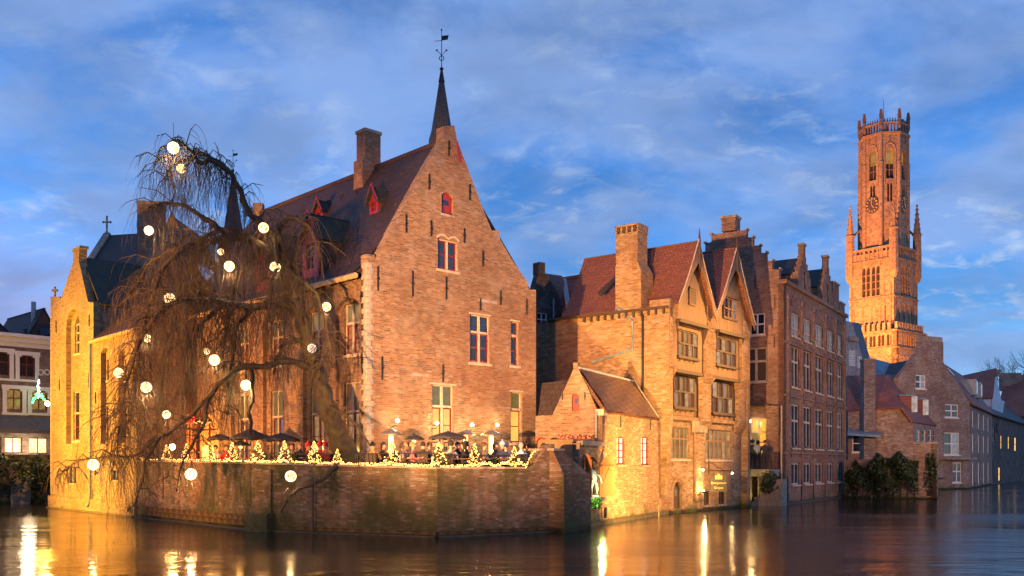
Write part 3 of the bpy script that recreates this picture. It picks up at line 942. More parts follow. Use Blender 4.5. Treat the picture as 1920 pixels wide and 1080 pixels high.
mb.tube([rp(u_e - 0.06, 0.05, ez + 0.02), rp(u_e - 0.06, 16.2, ez + 0.02)], 0.11, 8)
mb.build("gutter", MAT["gutter"], big)
# end and right walls, plain
mb = MB()
mb.slab([rp(0, 16.2, zb), rp(G.L, 16.2, zb), rp(G.L, 16.2, rzr - 0.3), rp(uc, 16.2, zr - 0.2), rp(0, 16.2, LZ)], 0.3, down=False)
mb.slab([rp(G.L, 0.3, zb), rp(G.L, 16.2, zb), rp(G.L, 16.2, rzr - 0.4), rp(G.L, 0.3, rzr - 0.4)], 0.25, down=False)
mb.build("wall", MAT["brick_gable"], big)
def roofpt(back, f):     # point on the left roof plane; f = 0 eaves, 1 ridge
    u = u_e + (uc - u_e) * f
    if u < 0.35: z = ez + 0.10 + (u - u_e) / (0.35 - u_e) * (LZ + 0.75 - ez - 0.10)
    else: z = LZ + 0.75 + (u - 0.35) * sl_
    return rp(u, back, z)
def roof_at(x, y):       # picture point -> back, f on the roof
    best = None
    for i in range(0, 163):
        bk = i * 0.1
        for j in range(0, 41):
            f = j / 40
            p = roofpt(bk, f)
            px = CX + F * p.x / p.y; py = HY - F * (p.z - E) / p.y
            e_ = (px - x) ** 2 + (py - y) ** 2
            if best is None or e_ < best[0]: best = (e_, bk, f)
    return best[1], best[2]
# rows of little vent tiles
vb = None
for f, n0 in ((0.82, 13), (0.55, 9)):
    for i in range(n0):
        bk = 0.9 + i * 1.15
        if f < 0.6 and i in (3, 7, 8): continue
        p = roofpt(bk, f)
        if vb is None:
            mb = MB(); mb.hexa([p + V(q) for q in ((-0.09, -0.06, 0), (0.09, -0.06, 0), (0.09, 0.12, 0.1), (-0.09, 0.12, 0.1))], [p + V(q) for q in ((-0.07, -0.06, 0.12), (0.07, -0.06, 0.12), (0.07, 0.12, 0.14), (-0.07, 0.12, 0.14))])
            vb = mb.build("vent_tile", MAT["iron"], roof)
        else:
            inst(vb, "vent_tile", roof, WO[vb] + (p - roofpt(0.9, 0.82)))
# dormers
def dormer(bk, f, w, h, gh, over, louvre=False):
    p0 = roofpt(bk, f)
    fr = Fac(V((p0.x, p0.y)) - L.t * (w / 2), V((p0.x, p0.y)) + L.t * (w / 2)).off(0.05)
    z0 = p0.z - 0.05
    mb = MB()
    out = [(0, z0), (w, z0), (w, z0 + h), (w / 2, z0 + h + gh), (0, z0 + h)]
    hole = (w * 0.24, z0 + 0.25 * h, w * 0.76, z0 + h * 0.86)
    d = wall("dormer", fr, out, [rect_poly(hole)], MAT["red"], big, reveal=0.12, thick=0.12)
    mb = MB(); fr.box(mb, hole[0], hole[2], hole[1], hole[3], -0.12, -0.09); mb.build("pane", MAT["glass"], d)
    mb = MB()
    fr.box(mb, w / 2 - 0.03, w / 2 + 0.03, hole[1], hole[3], -0.09, -0.05)
    fr.box(mb, hole[0], hole[2], (hole[1] + hole[3]) / 2 - 0.02, (hole[1] + hole[3]) / 2 + 0.02, -0.09, -0.045)
    mb.build("glazing_bar", MAT["red"], d)
    mb = MB()                                               # barge boards
    for s_ in (0, 1):
        a = (-over if s_ == 0 else w + over, z0 + h - over * gh / (w / 2)); b = (w / 2, z0 + h + gh + 0.02)
        mb.hexa([fr.p(a[0], a[1] - 0.02, 0.14), fr.p(b[0], b[1] - 0.02, 0.14), fr.p(b[0], b[1] - 0.02, 0.09), fr.p(a[0], a[1] - 0.02, 0.09)],
                [fr.p(a[0], a[1] + 0.16, 0.14), fr.p(b[0], b[1] + 0.2, 0.14), fr.p(b[0], b[1] + 0.2, 0.09), fr.p(a[0], a[1] + 0.16, 0.09)])
    mb.build("barge_board", MAT["red"], d)
    mb = MB(); 
    dep = (h + gh) / (sl_ * 0.95) + 0.2
    dl = h / sl_ + 0.15
    zt_ = z0 + h + gh + 0.06
    for s_ in (-1, 1):
        ue = w / 2 + s_ * (w / 2 + over)
        zz_ = z0 + h - over * gh / (w / 2) + 0.05
        mb.slab([fr.p(ue, zz_, 0.16), fr.p(w / 2, zt_, 0.16), fr.p(w / 2, zt_, -dep), fr.p(ue, zz_, -dl)], 0.06)
    mb.build("dormer_roof", MAT["slate_green"], d)
    mb = MB()
    for s_ in (0, w):
        mb.slab([fr.p(s_, z0, -0.1), fr.p(s_, z0 + h, -0.1), fr.p(s_, z0 + h, -dl), fr.p(s_, z0 + 0.05, -0.12)], 0.05, down=False)
    mb.build("cheek", MAT["timber_dark"], d)
for x, y, w, h, gh in ((584, 522, 1.25, 1.75, 0.95), (497, 545, 1.25, 1.75, 0.95)):
    bk, f = roof_at(x, y); dormer(bk, f, w, h, gh, 0.15)
for x, y, w, h, gh in ((601, 412, 0.62, 0.45, 0.45), (704, 402, 0.62, 0.62, 0.5)):
    bk, f = roof_at(x, y); dormer(bk, f, w, h, gh, 0.12)
# chimney across the ridge
bk, f = roof_at(690, 318)
for i in range(60):
    bk = i * 0.25; p = rp(uc, bk, zr)
    if CX + F * p.x / p.y < 698: break
def obox(mb, u0, u1, b0, b1, z0, z1, m=0):
    mb.hexa([rp(u0, b0, z0), rp(u1, b0, z0), rp(u1, b1, z0), rp(u0, b1, z0)], [rp(u0, b0, z1), rp(u1, b0, z1), rp(u1, b1, z1), rp(u0, b1, z1)], m)
mb = MB()
cz = P(690, 249, p.y)[2]
obox(mb, uc - 0.72, uc + 0.30, bk - 0.36, bk + 0.36, zr - 1.6, zr + 0.3)
obox(mb, uc - 0.58, uc + 0.26, bk - 0.34, bk + 0.34, zr + 0.3, cz - 0.14)
ch = mb.build("chimney", MAT["brick_gable"], big)
mb = MB(); obox(mb, uc - 0.63, uc + 0.31, bk - 0.38, bk + 0.38, cz - 0.138, cz); mb.build("chimney_cap", MAT["stone_dark"], ch)
mb = MB()
p = rp(uc, 15.9, zr); mb.box((p.x, p.y, zr - 0.2), 0.5, 0.5, 0.75); c2_ = mb.build("chimney", MAT["brick_gable"], big)
# apex post on the right verge
mb = MB()
u, z = G.q(860, 300)
mb.hexa([G.p(u - 0.05, z, 0.02), G.p(u + 0.16, z - 0.1, 0.02), G.p(u + 0.16, z - 0.1, -0.3), G.p(u - 0.05, z, -0.3)], [G.p(u - 0.12, z + 0.75, 0.02), G.p(u - 0.04, z + 0.75, 0.02), G.p(u - 0.04, z + 0.75, -0.3), G.p(u - 0.12, z + 0.75, -0.3)])
mb.tube([G.p(u - 0.1, z + 0.7, -0.1), G.p(u - 0.1, z + 1.05, -0.1)], 0.025, 6)
mb.build("verge_flashing", MAT["red"], big)
# stair-turret spire standing behind the gable top
def spire(cx_px, ybase, ytip, yvane, Y, half_px, host, vane=True):
    b = P(cx_px, ybase, Y); t = P(cx_px, ytip, Y); v = P(cx_px, yvane, Y)
    r = half_px / F * Y
    h = t.z - b.z
    mb = MB()
    mb.lathe(b, [(r * 1.06, -1.4), (r * 1.0, 0.0), (r * 0.80, h * 0.13), (r * 0.55, h * 0.42), (r * 0.30, h * 0.72), (0.035, h)], 8)
    s_ = mb.build("spire", MAT["slate"], host)
    mb = MB()
    k = (v.z - t.z)
    mb.lathe(t, [(0.03, -0.55), (0.14, -0.5), (0.10, -0.3), (0.05, 0.0), (0.10, 0.06), (0.05, 0.12), (0.018, 0.16), (0.014, k)], 8)
    for i in range(10):
        a0 = math.pi * 2 * i / 10; a1 = math.pi * 2 * (i + 1) / 10; rr = 0.10
        c = t + V((0, 0, k * 0.30))
        mb.tube([c + V((math.cos(a0) * rr, 0, math.sin(a0) * rr)), c + V((math.cos(a1) * rr, 0, math.sin(a1) * rr))], 0.018, 4)
    for s in (-1, 1):
        c = t + V((0, 0, k * 0.36))
        mb.tube([c, c + V((s * 0.08, 0, 0.12)), c + V((s * 0.2, 0, 0.22)), c + V((s * 0.27, 0, 0.22))], 0.014, 4)
        mb.ball(c + V((s * 0.2, 0, 0.24)), 0.04, n=6, k=4)
    mb.tube([t + V((-0.3, 0, k * 0.72)), t + V((0.05, 0, k * 0.74))], 0.014, 4)
    mb.ball(t + V((0, 0, k)), 0.04, n=6, k=4)
    mb.hexa([t + V((0.0, -0.01, k * 0.74)), t + V((0.26, -0.01, k * 0.76)), t + V((0.26, 0.01, k * 0.76)), t + V((0.0, 0.01, k * 0.74))],
            [t + V((0.0, -0.01, k * 0.85)), t + V((0.30, -0.01, k * 0.87)), t + V((0.30, 0.01, k * 0.87)), t + V((0.0, 0.01, k * 0.85))])
    mb.build("weather_vane", MAT["iron"], s_)
    return s_
spire(828, 262, 132, 56, 39.9, 24, big)
# ================================================================== YELLOW-LIT WING WITH TURRET GABLE (left)
wing = thing("canal_wing", v3(QT0, 0), "yellow-lit brick wing with pointed gable and lancet window rising straight from the canal", "house")
wb = -WING.n                                                # back from the water
def wp(u, back, z):
    a = WING.A + WING.t * u + wb * back
    return V((a.x, a.y, z))
uT = WING.u(175); uE = WING.u(256)
wz = WING.q(180, 641)[1]
tz = WING.q(174, 567)[1]
out = [(0, -0.6), (uE, -0.6), (uE, wz), (uT, wz), (uT, tz), (WING.u(165), WING.q(165, 566)[1]), (WING.u(148), WING.q(148, 490)[1]), (WING.u(149), WING.q(149, 466)[1]),
       (WING.u(138), WING.q(138, 466)[1]), (WING.u(137), WING.q(137, 492)[1]), (WING.u(114), WING.q(114, 560)[1]), (WING.u(110), WING.q(110, 556)[1]), (0, WING.q(95, 556)[1])]
bayr = WING.rect(124, 580, 149, 832)
bay2 = WING.rect(189, 652, 204, 832)
bay3 = WING.rect(222, 655, 237, 832)
basr = [WING.rect(125, 874, 143, 908), WING.rect(208, 880, 222, 902), WING.rect(177, 882, 184, 892)]
wall("wall", WING, out, [pointed_poly(bayr, 0.9), arch_poly(bay2, 0.25), arch_poly(bay3, 0.25)] + [rect_poly(b) for b in basr], MAT["brick_yellow"], wing, reveal=0.26, thick=0.4)
WB = WING.off(-0.26)
ywin = [WING.rect(131, 590, 147, 661), WING.rect(128, 733, 147, 826), WING.rect(191, 672, 203, 712), WING.rect(190, 760, 203, 828), WING.rect(224, 672, 236, 712), WING.rect(223, 760, 236, 828)]
wall("wall", WB, [(bayr[0] - 0.1, bayr[1] - 0.1), (bay3[2] + 0.1, bayr[1] - 0.1), (bay3[2] + 0.1, wz - 0.1), (uT - 0.05, wz - 0.1), (uT - 0.05, bayr[3] + 0.1), (bayr[0] - 0.1, bayr[3] + 0.1)],
     [pointed_poly(ywin[0], 0.55)] + [rect_poly(r) for r in ywin[1:]], MAT["brick_yellow"], wing, reveal=0.2, rim=False)
window(WB, ywin[0], wing, 2, (0.3, 0.55, 0.78), 0.05, st, MAT["glass"], sill=st, mull=st, mw=0.06, d=0.0)
w = window(WB, ywin[1], wing, 2, (0.56,), 0.05, st, MAT["glass"], sill=st, mull=st, case=(rd, (0,), 0.05))
for r in ywin[2:]:
    window(WB, r, wing, 2, (0.5,), 0.05, st, MAT["glass"], sill=st, mull=st, mw=0.07)
for r in basr:
    window(WING, r, wing, 2, (), 0.04, st, MAT["glass"], mull=st, mw=0.06)
# tracery in the lancet head
mb = MB()
r = ywin[0]; c = ((r[0] + r[2]) / 2, r[3] - 0.45)
for i in range(10):
    a0, a1 = 2 * math.pi * i / 10, 2 * math.pi * (i + 1) / 10
    mb.tube([WB.p(c[0] + 0.16 * math.cos(a0), c[1] + 0.16 * math.sin(a0), -0.08), WB.p(c[0] + 0.16 * math.cos(a1), c[1] + 0.16 * math.sin(a1), -0.08)], 0.03, 5)
mb.build("tracery", st, wing)
anchors(WING, wing, [(168, 590, 612), (106, 602, 624), (112, 712, 732), (167, 700, 727), (180, 735, 756)], MAT["iron"])
# plinth
mb = MB(); WING.box(mb, -0.1, uE, -0.5, WING.q(120, 931)[1], -0.1, 0.12); mb.build("plinth", MAT["brick_yellow"], wing)
mb = MB(); WING.box(mb, -0.12, uE, -0.5, 0.07, -0.1, 0.22); mb.build("footing", plain("wing_footing", (0.09, 0.075, 0.03), 0.7, var=0.6), wing)
# corner quoins
z = 0.8; k = 0
while z < WING.q(96, 575)[1]:
    mb = MB(); WING.box(mb, -0.012, 0.16 if k % 2 else 0.09, z, z + 0.15, -0.2, 0.012); mb.build("quoin_stone", MAT["stone"], wing); z += 0.17; k += 1
mb = MB()
px_ = WING.u(172.5)
mb.tube([WING.p(px_, wz + 0.05, 0.1), WING.p(px_, 0.6, 0.1), WING.p(px_ - 0.05, 0.45, 0.14), WING.p(px_ - 0.2, 0.3, 0.2)], 0.06, 8)
mb.build("downpipe", MAT["lead"], wing)
mb = MB(); mb.tube([WING.p(uT - 0.1, wz + 0.02, 0.16), WING.p(uE + 0.1, wz + 0.02, 0.16)], 0.09, 8); mb.build("gutter", MAT["gutter"], wing)
# turret block
apz = WING.q(143, 480)[1]; ua_ = WING.u(143)
mb = MB()
DEP = 3.4
for (a, za), (b_, zb_) in (((ua_, apz), (uT + 0.1, tz - 0.05)), ((ua_, apz), (WING.u(112), WING.q(112, 562)[1]))):
    mb.slab([wp(a, 0.3, za), wp(b_, 0.3, zb_), wp(b_, DEP, zb_), wp(a, DEP, za)], 0.12)
mb.build("roof", MAT["slate_green"], wing)
mb = MB()
mb.slab([wp(uT, 0.35, wz - 1), wp(uT, DEP, wz - 1), wp(uT, DEP, tz - 0.05), wp(uT, 0.35, tz - 0.05)], 0.3, down=False)
mb.slab([wp(0, DEP, 0), wp(uT, DEP, 0), wp(uT, DEP, tz), wp(ua_, DEP, apz - 0.1), wp(0, DEP, tz)], 0.3, down=False)
mb.slab([wp(0, 0.35, 0), wp(0, DEP, 0), wp(0, DEP, tz), wp(0, 0.35, tz)], 0.25, down=False)
mb.slab([wp(uE, 0.3, 0), wp(uE, 2.4, 0), wp(uE, 2.4, wz + 1.9), wp(uE, 0.3, wz)], 0.3, down=False)
mb.build("wall", MAT["brick_side"], wing)
mb = MB()
mb.slab([wp(uT + 0.02, -0.2, wz + 0.05), wp(uE + 0.15, -0.2, wz + 0.05), wp(uE + 0.15, 3.1, wz + 3.0), wp(uT + 0.02, 3.1, wz + 3.0)], 0.14)
mb.slab([wp(uT + 0.02, 3.1, wz + 3.0), wp(uE + 0.15, 3.1, wz + 3.0), wp(uE + 0.15, 6.5, wz - 0.2), wp(uT + 0.02, 6.5, wz - 0.2)], 0.14)
mb.build("roof", MAT["roof_main"], wing)
def cross(host, base, h):
    mb = MB()
    mb.lathe(base, [(0.12, 0), (0.12, 0.08), (0.05, 0.16), (0.05, 0.3)], 8)
    b = base + V((0, 0, 0.3))
    mb.box((b.x, b.y, b.z), 0.09, 0.08, h)
    mb.box((b.x, b.y, b.z + h * 0.5), h * 0.62, 0.078, 0.09)
    for q in ((-h * 0.31, h * 0.5 + 0.045), (h * 0.31, h * 0.5 + 0.045), (0, h)):
        mb.ball((b.x + q[0], b.y, b.z + q[1]), 0.08, n=6, k=4)
    return mb.build("stone_cross", MAT["stone_dark"], host)
cross(wing, WING.p(0.1, WING.q(97, 558)[1] - 0.1, -0.2), 0.4)
mb = MB(); WING.box(mb, WING.u(136), WING.u(151), WING.q(143, 469)[1], WING.q(143, 464)[1], -0.42, 0.04); mb.build("gable_cap", MAT["stone_dark"], wing)

# steep slate chapel roof with cross, behind the wing
chap = thing("chapel", P(260, 870, 60) - V((0, 0, 1.3)), "steep dark slate chapel roof carrying a stone cross behind the yellow wing", "chapel")
rA = P(202, 441, 58.5); rB = P(352, 432, 58.5)
eL = P(160, 505, 58.5)
hh = rA.z - eL.z
mb = MB()
for s_ in (-1, 1):
    mb.slab([rA, rB, rB + V((0, s_ * 4.4, -hh * 1.9)), rA + V((0, s_ * 4.4, -hh * 1.9))], 0.15)
mb.build("roof", MAT["slate"], chap)
mb = MB()
g0 = rA + V((0.3, 0, -0.1))
mb.face([g0, g0 + V((0, 4.2, -hh * 1.85)), g0 + V((0, 4.2, -12)), g0 + V((0, -4.2, -12)), g0 + V((0, -4.2, -hh * 1.85))])
mb.face([g0 + V((0, -4.2, -hh * 1.85)), g0 + V((0, -4.2, -12)), rB + V((0, -4.2, -12)), rB + V((0, -4.2, -hh * 1.85))])
mb.build("wall", MAT["brick_side"], chap)
mb = MB()                                                    # raised stone verge towards the left
mb.slab([rA + V((-0.25, 0, 0.15)), rA + V((-0.25, -4.4, -hh * 1.9 + 0.15)), rA + V((0.15, -4.4, -hh * 1.9 + 0.15)), rA + V((0.15, 0, 0.15))], 0.25)
mb.slab([rA + V((-0.25, 0, 0.15)), rA + V((-0.25, 4.4, -hh * 1.9 + 0.15)), rA + V((0.15, 4.4, -hh * 1.9 + 0.15)), rA + V((0.15, 0, 0.15))], 0.25)
mb.build("verge_coping", MAT["stone_dark"], chap)
cross(chap, rA + V((-0.05, 0, 0.1)), 0.75)
# tall chimney and gable between wing and big house
inn = thing("brick_house", P(300, 870, 53.5) - V((0, 0, 1.3)), "narrow brick house with broad tall chimney and pointed gable behind the weeping tree", "house")
IF = Fac(PX(250, 53.0), PX(352, 53.4))
q = lambda x, y: IF.q(x, y)
wall("wall", IF, [(0, 1), (IF.L, 1), (IF.L, q(352, 430)[1]), q(344, 430), q(343, 442), q(325, 405), q(322, 396), q(318, 405), q(300, 440), (0, q(250, 560)[1])], [rect_poly(IF.rect(305, 520, 320, 548))], MAT["brick_side"], inn, thick=0.5)
window(IF, IF.rect(305, 520, 320, 548), inn, 2, (0.5,), 0.05, MAT["white"], MAT["glass"], sill=st)
mb = MB()
IF.box(mb, IF.u(258), IF.u(302), 6, q(258, 384)[1], -1.2, 0.12)
chm = mb.build("chimney", MAT["brick_side"], inn)
mb = MB(); IF.box(mb, IF.u(257), IF.u(303), q(258, 384)[1] + 0.002, q(258, 377)[1], -1.25, 0.17); mb.build("chimney_cap", MAT["stone_dark"], chm)
mb = MB()
a = IF.p(*q(321, 402), -0.3); 
for s_ in (-1, 1):
    e = a + V((s_ * 1.6, 0, -2.6))
    mb.slab([a, a + V((0, 5, 0)), e + V((0, 5, 0)), e], 0.12)
mb.build("roof", MAT["roof_main"], inn)
mb = MB(); IF.box(mb, IF.u(344), IF.u(356), q(350, 480)[1], q(350, 428)[1], -0.8, 0.05); mb.build("chimney", MAT["brick_side"], inn)
# second slender spire, on its own stair turret behind the big roof
tur = thing("stair_turret", P(437, 870, 58) - V((0, 0, 1.3)), "distant dark stair turret with needle spire and vane behind the brown roof", "turret")
b = P(437, 440, 58)
mb = MB(); mb.lathe((b.x, b.y, 1.2), [(0.95, 0), (0.95, b.z - 1.2 - 0.5)], 8); mb.build("shaft", MAT["brick_side"], tur)
spire(437, 440, 322, 282, 58, 21, tur)

# ================================================================== SHOP BUILDING (far left)
SH = Fac(PX(-60, 60.8), PX(104, 64.8))
shop = thing("shop_house", v3(SH.B, 1.2), "brown brick shop house with white framed arched windows and lit shop front", "house")
wr_ = [SH.rect(*v) for v in ((-20, 660, 17, 703), (37, 667, 65, 706), (13, 730, 41, 768), (60, 733, 88, 769))]
shz = SH.q(50, 652)[1]
sr = [SH.rect(-30, 820, 3, 849), SH.rect(9, 820, 42, 849), SH.rect(54, 821, 90, 850)]
wall("wall", SH, [(0, 1.0), (SH.L, 1.0), (SH.L, shz), (0, shz)], [arch_poly(r, 0.18) for r in wr_] + [rect_poly(r) for r in sr], MAT["brick_shop"], shop, reveal=0.25)
for i, r in enumerate(wr_):
    w = window(SH, r, shop, 2, (0.58,), 0.05, MAT["redwin"], MAT["glass"] if i < 2 else MAT["dim_glow"], mw=0.07, depth=0.2)
    mb = MB()
    for k in range(2):
        ex = 0.12
        u0, z0, u1, z1 = r
        SH.box(mb, (u0 - 0.28, u1 + 0.02)[k], (u0 - 0.02, u1 + 0.28)[k], z0 - 0.2, z1 - 0.1, -0.05, 0.05)
    SH.box(mb, u0 - 0.34, u1 + 0.34, z1 + 0.02, z1 + 0.28, -0.05, 0.07)
    SH.box(mb, u0 - 0.3, u0 + 0.12, z1 - 0.098, z1 + 0.018, -0.05, 0.052); SH.box(mb, u1 - 0.12, u1 + 0.3, z1 - 0.098, z1 + 0.018, -0.05, 0.052)
    SH.box(mb, u0 - 0.34, u1 + 0.34, z0 - 0.36, z0 - 0.202, -0.05, 0.09)
    mb.build("surround", MAT["white"], w)
for r in sr:
    w = window(SH, r, shop, 2, (), 0.06, MAT["darkwood"], MAT["lit_shop"], mw=0.06, depth=0.2)
mb = MB()
SH.box(mb, -0.1, SH.L + 0.1, shz, shz + 0.30, -0.3, 0.12); SH.box(mb, -0.1, SH.L + 0.1, shz + 0.302, shz + 0.62, -0.3, 0.30); SH.box(mb, -0.1, SH.L + 0.1, shz + 0.622, shz + 0.85, -0.3, 0.48)
mb.build("cornice", MAT["white"], shop)
mb = MB()
za, zb_ = SH.q(60, 782)[1], SH.q(60, 814)[1]
mb.slab([SH.p(0, za, 0.05), SH.p(SH.L, za, 0.05), SH.p(SH.L, zb_ + 0.2, 1.5), SH.p(0, zb_ + 0.2, 1.5)], 0.05)
SH.box(mb, 0, SH.L, zb_, zb_ + 0.19, 1.45, 1.5)
mb.build("awning", MAT["awning"], shop)
mb = MB()
for xa, xb, ya in ((-40, 52, 588), (66, 140, 572)):
    pa = SH.p(*SH.q((xa + xb) / 2 - 4, ya), -1.5); w_ = (SH.u(xb) - SH.u(xa)) / 2
    for s_ in (-1, 1):
        e0 = pa + V((SH.t.x, SH.t.y, 0)) * (s_ * w_); e0.z = shz + 0.7
        bk_ = V((-SH.n.x, -SH.n.y, 0)) * 7
        mb.slab([pa, pa + bk_, e0 + bk_, e0], 0.12)
    e0 = pa - V((SH.t.x, SH.t.y, 0)) * w_; e1 = pa + V((SH.t.x, SH.t.y, 0)) * w_; e0.z = e1.z = shz + 0.6
    mb.face([e0, e1, pa])
rf = mb.build("roof", MAT["roof_main"], shop)
mb = MB()
p0 = SH.p(*SH.q(86, 628), -1.0); p1 = SH.p(*SH.q(90, 612), -1.4)
mb.slab([p0, p0 + V((0.5, 0.3, 0.2)), p1 + V((0.5, 0.3, 0.2)), p1], 0.1)
mb.build("skylight", MAT["glass"], rf)
mb = MB(); p0 = SH.p(*SH.q(54, 640), -0.6); mb.tube([p0, p0 + V((0, 0, 0.9))], 0.13, 8); mb.build("chimney_pot", MAT["iron"], rf)
mb = MB(); p0 = SH.p(*SH.q(88, 610), -2.4); mb.tube([p0, p0 + V((0, 0, 1.9))], 0.16, 8); mb.build("flue", MAT["lead"], rf)
# round white medallions
mb = MB()
for x in (76, 88):
    for i in range(10):
        a0, a1 = 2 * math.pi * i / 10, 2 * math.pi * (i + 1) / 10
        u, z = SH.q(x, 698)
        mb.tube([SH.p(u + .18 * math.cos(a0), z + .18 * math.sin(a0), 0.03), SH.p(u + .18 * math.cos(a1), z + .18 * math.sin(a1), 0.03)], 0.05, 5)
mb.build("medallion", MAT["white"], shop)
# person behind the shop window
# the low quay under the shop
NF = Fac(SH.A - SH.t * 13, SH.A - SH.t * 0.05)
nb = thing("brick_house", v3(NF.A, 1.2), "plain brown brick neighbour house of the shop, just outside the picture's left edge", "house")
nw = [(2.0 + 3.6 * i, z, 3.2 + 3.6 * i, z + 1.7) for i in range(3) for z in (3.2, 6.6)]
wall("wall", NF, [(0, 1.0), (NF.L, 1.0), (NF.L, shz + 0.4), (0, shz + 0.4)], [rect_poly(r) for r in nw], MAT["brick_shop"], nb)
for i, r in enumerate(nw): window(NF, r, nb, 2, (0.6,), 0.06, MAT["white"], MAT["dim_glow"] if i % 3 == 0 else MAT["glass"], sill=MAT["white"], mw=0.07)
mb = MB()
mb.slab([NF.p(-0.2, shz + 0.4, 0.3), NF.p(NF.L, shz + 0.4, 0.3), NF.p(NF.L, shz + 4.4, -4), NF.p(-0.2, shz + 4.4, -4)], 0.15)
mb.slab([NF.p(-0.2, shz + 4.4, -4), NF.p(NF.L, shz + 4.4, -4), NF.p(NF.L, shz + 0.4, -8.3), NF.p(-0.2, shz + 0.4, -8.3)], 0.15)
mb.build("roof", MAT["roof_main"], nb)
SQ = Fac(PX(-560, 53.5), PX(112, 60.5))
sq = thing("garden_quay", v3(SQ.B, 0), "low dark overgrown quay wall under the lit shop", "wall")
wall("wall", SQ, [(0, -0.5), (SQ.L, -0.5), (SQ.L, 3.1), (0, 3.1)], [], brick("dark_quay_brick", (0.10, 0.075, 0.05), (0.06, 0.045, 0.03), (0.1, 0.08, 0.06), stain=0.6, moss=0.9, wet=True, seed=15.0), sq, thick=1.5)
mb = MB(); u = SQ.u(38); SQ.box(mb, u - 0.5, u + 0.6, -0.3, 1.6, -0.2, 0.35); mb.build("pier", MAT["stone_dark"], sq)
def bush(name, centre, rx, ry, rz_, n, label, cat="bush", mat=None, size=0.12, seed=1, group=None):
    r_ = random.Random(seed)
    t_ = thing(name, (centre[0], centre[1], centre[2] - rz_), label, cat, group)
    mb = MB()
    for i in range(n):
        a = r_.uniform(0, 2 * math.pi); c = r_.uniform(-1, 1); s_ = math.sqrt(1 - c * c); k = r_.uniform(0.55, 1.0) ** 0.6
        lump = 1 + 0.25 * math.sin(a * 3 + c * 4 + seed)
        p = V((centre[0] + rx * s_ * math.cos(a) * k * lump, centre[1] + ry * s_ * math.sin(a) * k * lump, centre[2] + rz_ * c * k * lump))
        d1 = V((r_.gauss(0, 1), r_.gauss(0, 1), r_.gauss(0, 0.6))).normalized(); d2 = d1.cross(V((r_.gauss(0, 1), r_.gauss(0, 1), r_.gauss(0, 1)))).normalized()
        s1 = size * r_.uniform(0.6, 1.4)
        mb.face([p - d1 * s1, p + d2 * s1 * 0.55, p + d1 * s1, p - d2 * s1 * 0.55])
    mb.build("leaves", mat or MAT["ivy"], t_)
    mb = MB()
    for i in range(5):
        a = i * 1.3
        mb.tube([(centre[0], centre[1], centre[2] - rz_), (centre[0] + 0.3 * rx * math.cos(a), centre[1] + 0.3 * ry * math.sin(a), centre[2]), (centre[0] + 0.6 * rx * math.cos(a), centre[1] + 0.6 * ry * math.sin(a), centre[2] + 0.5 * rz_)], [0.04, 0.03, 0.015], 5)
    mb.build("stem", MAT["bark"], t_)
    return t_
b = P(10, 885, 57.5); bush("bush", (b.x, b.y, 1.9), 1.6, 0.8, 1.1, 700, "dark bush spilling over the low quay under the shop", seed=3)
b = P(78, 880, 58.5); bush("bush", (b.x, b.y, 2.0), 1.1, 0.7, 1.0, 500, "small dark bush growing against the corner of the yellow wing", seed=4)
# star-and-garland street decoration and lantern in front of the shop
dec = thing("street_decoration", SH.p(*SH.q(73, 735), 1.2), "lit street ornament of white stars above a green arc", "decoration")
o = SH.off(1.2)
white_l = emis("white_bulb", (0.95, 0.95, 1.0), 6.0); green_l = emis("green_bulb", (0.1, 1.0, 0.25), 2.5)
mb = MB()
for i in range(34):
    x = 72 + rnd.uniform(-1.6, 1.6) * (1.6 if i % 3 == 0 else 0.8); y = 712 + i * 1.05
    mb.ball(o.p(*o.q(x, y)), 0.035, n=5, k=3)
mb.build("star_bulbs", white_l, dec)
mb = MB()
for i in range(80):
    t = rnd.uniform(-1, 1); x = 73 + t * 13; y = 738 + t * t * 16 + rnd.uniform(-3, 6)
    mb.ball(o.p(*o.q(x, y)), 0.04, n=5, k=3)
mb.build("garland_bulbs", green_l, dec)
mb = MB(); u, z = o.q(73, 735); mb.tube([o.p(u, z + 1.1, 0), o.p(u, z - 1.0, 0)], 0.02, 5); mb.tube([o.p(u, z - 0.2, 0), o.p(u, z - 0.2, -1.2)], 0.025, 5); mb.build("bracket", MAT["iron"], dec)
lan = P(89, 757, 55.5)
lt = thing("wall_lantern", lan, "bright lantern on a bracket at the corner of the yellow wing", "lamp")
mb = MB(); mb.ball(lan, 0.14, n=12, k=8); mb.build("globe", MAT["lamp"], lt)
mb = MB(); mb.tube([lan + V((0, 0, 0.2)), lan + V((0.1, 0, 0.45)), lan + V((0.6, 0.4, 0.3))], 0.03, 6); mb.lathe(lan + V((0, 0, 0.15)), [(0.12, 0), (0.14, 0.05), (0.03, 0.12)], 8); mb.build("bracket", MAT["iron"], lt)
point("lantern_light", lan + V((-0.1, -0.35, 0)), 900, YELLOW, 0.15)
point("shop_light", SH.p(SH.u(40), SH.q(40, 840)[1], 1.2), 160, (1, 0.75, 0.45), 0.4)
